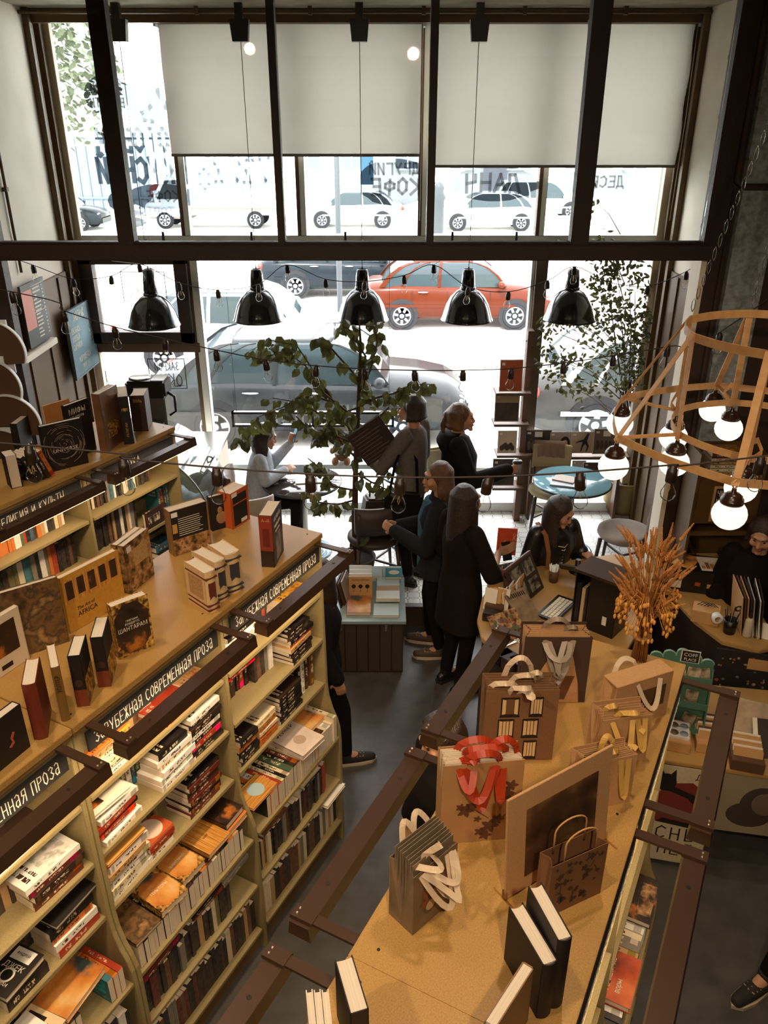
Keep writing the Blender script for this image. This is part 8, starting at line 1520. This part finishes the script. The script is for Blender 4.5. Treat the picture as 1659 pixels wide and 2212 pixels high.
        if len(shoes) > 2:
            lc = MB(); [lc.tube([heel + d_ * (.1 + .022 * i) * k + side_ * .03 * k + UP * .07 * k, heel + d_ * (.11 + .022 * i) * k + UP * (.088 - .004 * i) * k, heel + d_ * (.1 + .022 * i) * k - side_ * .03 * k + UP * .07 * k], .0035 * k, 5) for i in range(4)]; lc.build('laces', shoes[2], sh_)
    e = MB()
    for s_ in (-1, 1): e.ball(hd(s_ * .03, .083, .008), .0095 * k, .008 * k, .0062 * k, 10)
    e.build('eyes', M_ink, root); br = MB(); [br.tube([hd(s_ * .015, .094, .03), hd(s_ * .03, .092, .036), hd(s_ * .047, .08, .03)], .0042 * k, 6) for s_ in (-1, 1)]; br.build('brows', haircol or M_hair, root); l_ = MB(); l_.tube([hd(-.02, .093, -.06), hd(0, .103, -.06), hd(.02, .093, -.06)], [.003 * k, .0065 * k, .003 * k], 8); l_.build('lips', M_lip, root)
    # hair: skull cap plus locks
    hr = MB(); k0 = len(hr.v); hr.ball((0, 0, 0), .087 * k, .1 * k, .108 * k, 20); hr.xf(Matrix.Translation(hd(0, -.02, .026)) @ HR.to_4x4(), k0); q = random.Random(int(x * 1000)); ln = {'long': .46, 'mid': .2, 'bob': .15, 'short': .05, 'tail': .05, 'bun': .05}[hair]
    side_to = {'long': 116, 'mid': 110, 'bob': 102}.get(hair, 100)
    for i in range(46):
        a = R(-side_to + 2 * side_to * i / 45); sx, cy_ = sin(a), -cos(a); top_ = hd(.03 * sx, -.02 + .04 * cy_, .12); m1 = hd(.084 * sx, -.012 + .098 * cy_, .06); m2 = hd(.088 * sx, -.014 + .102 * cy_, -.03); L_ = ln * q.uniform(.82, 1.08); e1 = m2 + V(0, 0, -L_ * .5) + (HR @ V(.012 * sx, .01 * cy_, 0)); e2 = m2 + V(0, 0, -L_) + (HR @ V(q.uniform(-.012, .012) + .012 * sx, q.uniform(-.012, .01) - (.0 if hair != 'long' else .0), 0))
        hr.tube([top_, m1, m2, e1, e2], [.014 * k, .017 * k, .017 * k, .016 * k, .006 * k], 7)
    if hair in ('tail', 'bun'):
        bc = hd(0, -.115, .03); hr.ball(bc, .036 * k, n=12)
        if hair == 'tail': hr.tube([bc, bc + V(0, -.035, -.08), bc + V(0, -.03, -.2)], [.028 * k, .026 * k, .01 * k], 10)
    remeshed(hr, 'hair', haircol or M_hair, root, .0075, 2)
    return root, hd, V, up
def to_local(root, p): return root.matrix_basis.inverted() @ Vector(p)
def cloth(n, c, **kw): return pm('cloth_' + n, c, .85, noise=(40, tuple(int(q * .8) for q in c), .5), spec=.12, **kw)
C_grey = cloth('grey_marl', (176, 182, 190)); C_black = cloth('black', (24, 20, 18)); C_navy = cloth('navy_black', (30, 28, 29)); C_teal = cloth('teal_denim', (66, 104, 124)); C_dkteal = cloth('dark_blue_jacket', (36, 37, 41)); C_brown = cloth('dark_brown', (32, 25, 21)); C_ash = cloth('ash_grey', (112, 104, 98)); M_leather = pm('black_leather', (26, 23, 22), .32, bump=.2, bscale=40); M_sole = pm('pale_rubber', (206, 186, 158), .6); M_sneak = pm('brown_sneaker', (86, 66, 54), .7); M_lace = pm('pale_laces', (196, 164, 128), .7); M_bksole = pm('dark_rubber', (40, 34, 30), .6)
UPARM = lambda s_: ((s_ * .22, -.04, 1.12), (s_ * .23, .06, .88), (0, .2, -1), (-s_, .2, 0), .35)
# 1 seated at the dark table with a phone
px_, py_ = -1.22, 6.98; CH1.location = (px_ - .02, py_, CFZ); CH1.rotation_euler = (0, 0, R(-84))
pr, hd, V, up_ = person('person in a grey sweatshirt sitting with a raised phone at the dark table', px_, py_, CFZ, R(-84), 1.66, (((.2, .12, .83), (.02, .3, .86), (-.6, .6, .1), (0, -.6, -.8), .5), ((-.24, .16, .82), (-.12, .36, 1.08), (.1, .4, 1), (.9, -.3, 0), .8)), C_grey, C_black, (M_leather, M_bksole), hair='bob', headpitch=.32, headyaw=.15, lean=.18, sit=True)
M_phone = pm('phone_dark', (40, 44, 48), .2); M_phoneb = pm('phone_blue', (70, 140, 180), .3)
w_ = Vector((-.12, .36, 1.08)) * (1.66 / 1.7); pc = pr.matrix_basis @ (w_ + Vector((.03, .05, .1))); o = MB().box(-.036, .036, -.004, .004, -.07, .075).build('phone', M_phoneb, None, pc, rot=(R(-20), 0, R(-70))); tag(o, 'blue-cased phone held up by the person in the grey sweatshirt', 'phone')
# 2 tall visitor in grey with the chalk menu plank
t2 = person('person in a grey shirt and dark cap seen from behind, reaching for a chalk plank', .24, 6.42, CFZ, R(62), 1.76, (((.26, .02, 1.1), (.22, .14, .92), (0, .3, -1), (-1, 0, 0), .4), ((-.24, .16, 1.12), (-.12, .42, 1.2), (0, 1, .1), (1, 0, -.3), .6)), C_ash, C_black, (M_leather, M_bksole), hair='short', headyaw=.25)
hd = t2[1]; g = MB(); [g.lathe([(.021, -.002), (.024, 0), (.021, .002), (.0195, 0), (.021, -.002)], hd(s_ * .033, .106, .008), 18, 0, (0, 1, 0), False) for s_ in (-1, 1)]; g.tube([hd(-.058, .1, .012), hd(-.08, .0, .014)], .0025, 5).tube([hd(.058, .1, .012), hd(.08, .0, .014)], .0025, 5).tube([hd(-.012, .108, .012), hd(.012, .108, .012)], .0025, 5); g.build('spectacles', M_black, t2[0])
M_plank = pm('chalk_plank', (58, 46, 40), .8); c0 = at_y(806, 952, 6.25); o = MB().box(-.16, .16, -.012, .012, -.17, .17).build('menu_plank', M_plank, None, c0, rot=(R(8), R(-33), R(10))); tag(o, 'dark chalk-written menu plank tilted in front of the letter frame', 'menu board'); b = MB(); q = random.Random(1); [b.box(-.14, q.uniform(.02, .14), -.0135, -.0122, -.15 + .034 * i, -.145 + .034 * i) for i in range(9)]; b.build('chalk_lines', pm('chalk_dim', (120, 100, 86), .9), o)
b0 = at_y(866, 1108, 6.2); t_ = empty('tote_bag', 'black shoulder bag hanging from the person in the grey shirt', 'bag', (b0.x, 6.2, b0.z - .2)); b = MB(); b.prism([(-.15, 0), (.15, 0), (.18, .38), (-.14, .4)], -.05, .05, 0, 'y'); b.build('bag_body', C_black, t_, bevel=.02); b = MB(); s0 = t2[0].matrix_basis @ t2[3](-.12, -.02, 1.42); sl = s0 - Vector((b0.x, 6.2, b0.z - .2)); b.ribbon([(-.1, 0, .38), sl * .5 + Vector((-.08, -.05, .2)), sl + Vector((0, -.03, .02)), sl * .5 + Vector((.1, .03, .2)), (.14, 0, .36)], (.02, .02, 0), .006); b.build('strap', C_black, t_)
# 3 visitor with a takeaway cup
t3 = person('person in a dark hooded jacket holding a takeaway cup, facing the record rack', .62, 6.36, CFZ, R(-92), 1.7, (((.24, .1, 1.1), (.1, .42, 1.16), (-.2, 1, .1), (-.9, .2, .1), .8), ((-.26, -.02, 1.1), (-.24, .1, .9), (0, .3, -1), (1, 0, 0), .5)), C_navy, C_black, (M_leather, M_bksole), hair='tail', haircol=M_hairb, topthick=2.2)
k_ = 1.0; b = MB(); loft(b, [(t3[3](0, -.1, 1.3), .12, .05, (1, 0, 0)), (t3[3](0, -.11, 1.38), .15, .075, (1, 0, 0)), (t3[3](0, -.06, 1.46), .13, .09, (1, 0, 0))]); remeshed(b, 'hood', C_navy, t3[0], .01, 4); b = MB(); loft(b, [(t3[3](0, .06, 1.0), .09, .1, (1, 0, 0)), (t3[3](0, .07, 1.25), .1, .1, (1, 0, 0)), (t3[3](0, .03, 1.42), .05, .06, (1, 0, 0))]); remeshed(b, 'shirt', C_ash, t3[0], .011, 3)
wp = t3[0].matrix_basis @ Vector((.06, .5, 1.16)); t_ = empty('takeaway_cup', 'grey takeaway coffee cup with a dark lid in the hooded person\'s hand', 'cup', wp - Vector((0, 0, .05))); MB().lathe([(.029, 0), (.039, .1), (0, .1)], n=20).build('cup_body', pm('cup_grey', (140, 140, 138), .6), t_); MB().lathe([(.042, .098), (.042, .106), (.036, .118), (0, .118)], n=20).build('lid', M_black, t_)
tb = at_y(1012, 1000, 6.6); o = MB().box(-.14, .14, -.04, .04, 0, .26).build('tote_bag', pm('canvas_beige', (206, 194, 160), .85), None, (tb.x, 6.6, tb.z - .06), R(20), bevel=.02); tag(o, 'beige canvas bag beyond the takeaway cup, on the table behind', 'bag'); o.location.z = .9505; o.location.y = p3.y; o.location.x = p3.x + .22
# 4 visitor in blue with bobbed hair
t4 = person('person with a brown bob in a dark jacket over blue denim, hands together', .42, 5.6, 0, R(84), 1.69, (((.25, .08, 1.08), (.1, .33, 1.1), (-.4, .7, .4), (-.8, .2, 0), .9), ((-.25, .08, 1.08), (-.06, .34, 1.14), (.4, .7, .2), (.8, .2, 0), .9)), C_dkteal, C_black, (M_sneak, M_sole, M_lace), hair='bob', haircol=M_hairb, topthick=1.8, coat=.78, headyaw=.3, feet=((.1, .06), (-.1, -.02)))
b = MB(); loft(b, [(t4[3](0, .085, .76), .12, .075, (1, 0, 0)), (t4[3](0, .1, 1.0), .1, .06, (1, 0, 0)), (t4[3](0, .085, 1.25), .12, .075, (1, 0, 0)), (t4[3](0, .02, 1.41), .09, .09, (1, 0, 0))]); remeshed(b, 'denim_layer', C_teal, t4[0], .011, 4)
# 5 visitor with long dark hair, phone and red book
t5 = person('person with long dark hair and a dark coat, photographing a red book, seen from behind', .56, 5.12, 0, R(-62), 1.72, (((.24, .1, 1.08), (.19, .36, 1.05), (.1, 1, .1), (-.5, .2, .8), .7), ((-.24, .0, 1.1), (-.2, .2, .98), (0, .8, -.3), (1, 0, 0), .5)), C_brown, C_black, (M_leather, M_bksole), hair='long', topthick=1.5, coat=.58)
b = MB(); b.ribbon([t5[3](.1, .06, 1.4), t5[3](.17, .13, 1.2), t5[3](.17, .15, .95), t5[3](.16, .16, .7)], (.06, .02, 0), .01); b.build('scarf', pm('pale_scarf', (222, 190, 164), .85), t5[0])
rbk = at_y(1090, 1182, 5.5); o = book('red-orange book titled in white, held open-armed above the tiled floor', .02, .15, .21, PAL['red'], pose(rbk + Vector((.085, 0, -.07)), Vector((.1, -1, .25)).normalized(), Vector((-.98, -.08, .08)).normalized(), Vector((.06, .25, .96)).normalized()), hard=True, mat=pm('book_vermilion', (214, 76, 34), .5)); bpy.context.view_layer.update()
lettering('СИСТЕМА', .03, M_inkw, o, frame_m((.0105, .02, .105), (0, 0, -1), (0, 1, 0)), .9); lettering('тайна', .022, M_inkw, o, frame_m((.0105, .05, .08), (0, 0, -1), (0, 1, 0)), .9)
mw = o.matrix_world; b = MB(); ht = MB(); hand(ht, (mw @ Vector((.03, .14, .02))), (mw.to_3x3() @ Vector((.2, -.75, .4))), (mw.to_3x3() @ Vector((-1, 0, 0))), .45, .98, 1); el = t5[0].matrix_basis @ (Vector((.24, .1, 1.08)) * 1.01); ht.tube([el, (mw @ Vector((.03, .14, .02)))], [.034, .026], 10); ht.xf(t5[0].matrix_basis.inverted()); remeshed(ht, 'raised_hand', M_skin, t5[0], .005, 3); b = MB(); s_ = to_local(t5[0], mw @ Vector((.03, .2, -.02))); limb(b, [Vector((.24, .1, 1.08)) * 1.01, s_], [.055, .046]); remeshed(b, 'raised_sleeve', C_brown, t5[0], .01, 3)
o = MB().box(-.035, .035, -.075, .075, 0, .009).build('phone', M_phone, None); o.matrix_world = mw @ Matrix.Translation((.034, .08, .04)) @ Matrix.Rotation(R(90), 4, 'Y') @ Matrix.Rotation(R(78), 4, 'Z'); tag(o, 'black phone held over the red book', 'phone')
# 6 visitor in a leather jacket at the desk
wl_ = at_z(1180, 1215, DZ + .02); wr_ = at_z(1262, 1208, DZ + .02)
mt = Matrix.Translation((1.23, 5.32, 0)) @ Matrix.Rotation(R(205), 4, 'Z'); iv = mt.inverted(); k6 = 1.58 / 1.7; a_ = iv @ Vector((wl_.x, wl_.y + .08, DZ + .045)); c_ = iv @ Vector((wr_.x, wr_.y + .08, DZ + .05))
t6 = person('person with long dark hair in a black leather jacket, leaning over the till desk', 1.23, 5.32, 0, R(205), 1.58, (((.27, .06, 1.06), tuple(a_ / k6), (.2, 1, -.25), (0, -.3, -1), .3), ((-.27, .06, 1.06), tuple(c_ / k6), (-.1, 1, -.2), (0, -.3, -1), .25)), M_leather, C_black, (M_leather, M_bksole), hair='long', headyaw=.55, headpitch=.42, lean=.12, topthick=1.8)
b = MB(); loft(b, [(t6[3](0, .075, 1.08), .06, .06, (1, 0, 0)), (t6[3](0, .085, 1.25), .065, .065, (1, 0, 0)), (t6[3](0, .03, 1.4), .055, .06, (1, 0, 0))]); o = remeshed(b, 'striped_shirt', cloth('stripe_base', (60, 54, 52)), t6[0], .01, 3); b = MB()
for i in range(8): b.tube([t6[3](-.05, .12, 1.12 + .03 * i), t6[3](0, .15, 1.115 + .03 * i), t6[3](.05, .12, 1.12 + .03 * i)], .003, 5)
b.build('shirt_stripes', M_inkw, o); b = MB(); b.tube([t6[3](.03, .16, 1.17), t6[3](-.02, .165, 1.13), t6[3](-.1, .15, 1.1)], .004, 6); b.tube([t6[3](.16, .13, 1.02), t6[3](.08, .16, 1.0)], .0035, 6); b.build('zips', M_steel, t6[0]); b = MB(); b.ribbon([t6[3](.14, -.06, 1.46), t6[3](.15, .08, 1.43), t6[3](.14, .14, 1.3), t6[3](.13, .15, 1.15)], (.035, 0, 0), .006); b.build('rucksack_strap', pm('tan_leather', (150, 98, 60), .5), t6[0])
# 7 shop assistant at the edge
t7 = person('person in black standing behind the side desk, only half in view', 2.5, 4.74, 0, R(150), 1.66, (UPARM(1), UPARM(-1)), C_black, C_black, (M_leather, M_bksole), hair='tail', headyaw=-.1, headpitch=.3, topthick=1.4)
# 8 passer-by of whom one canvas shoe shows
t8 = person('person in black trousers and canvas shoes walking past the poster, feet in view', 2.3, 2.88, 0, R(112), 1.78, (UPARM(1), UPARM(-1)), C_black, C_black, (pm('canvas_black', (44, 40, 38), .8), M_sole, M_lace), hair='short', feet=((.1, -.2), (-.06, .42)))
# 9 reader behind the end of the fiction shelves
t9 = person('person in a dark coat half hidden behind the window end of the fiction shelves', -.41, 4.3, 0, R(-72), 1.6, (UPARM(1), UPARM(-1)), C_navy, C_black, (pm('black_trainer', (38, 33, 31), .7), M_sole, M_lace), hair='mid', topthick=1.6, feet=((.08, .17), (-.1, -.02)), headyaw=1.2)
# 10 reader in the aisle under the lamp rails
t10 = person('person with black hair and dark clothes in the aisle, below the aisle lamp rails', .27, 2.84, 0, R(115), 1.62, (UPARM(1), UPARM(-1)), C_black, C_black, (M_leather, M_bksole), hair='mid', headpitch=.35, topthick=1.2)
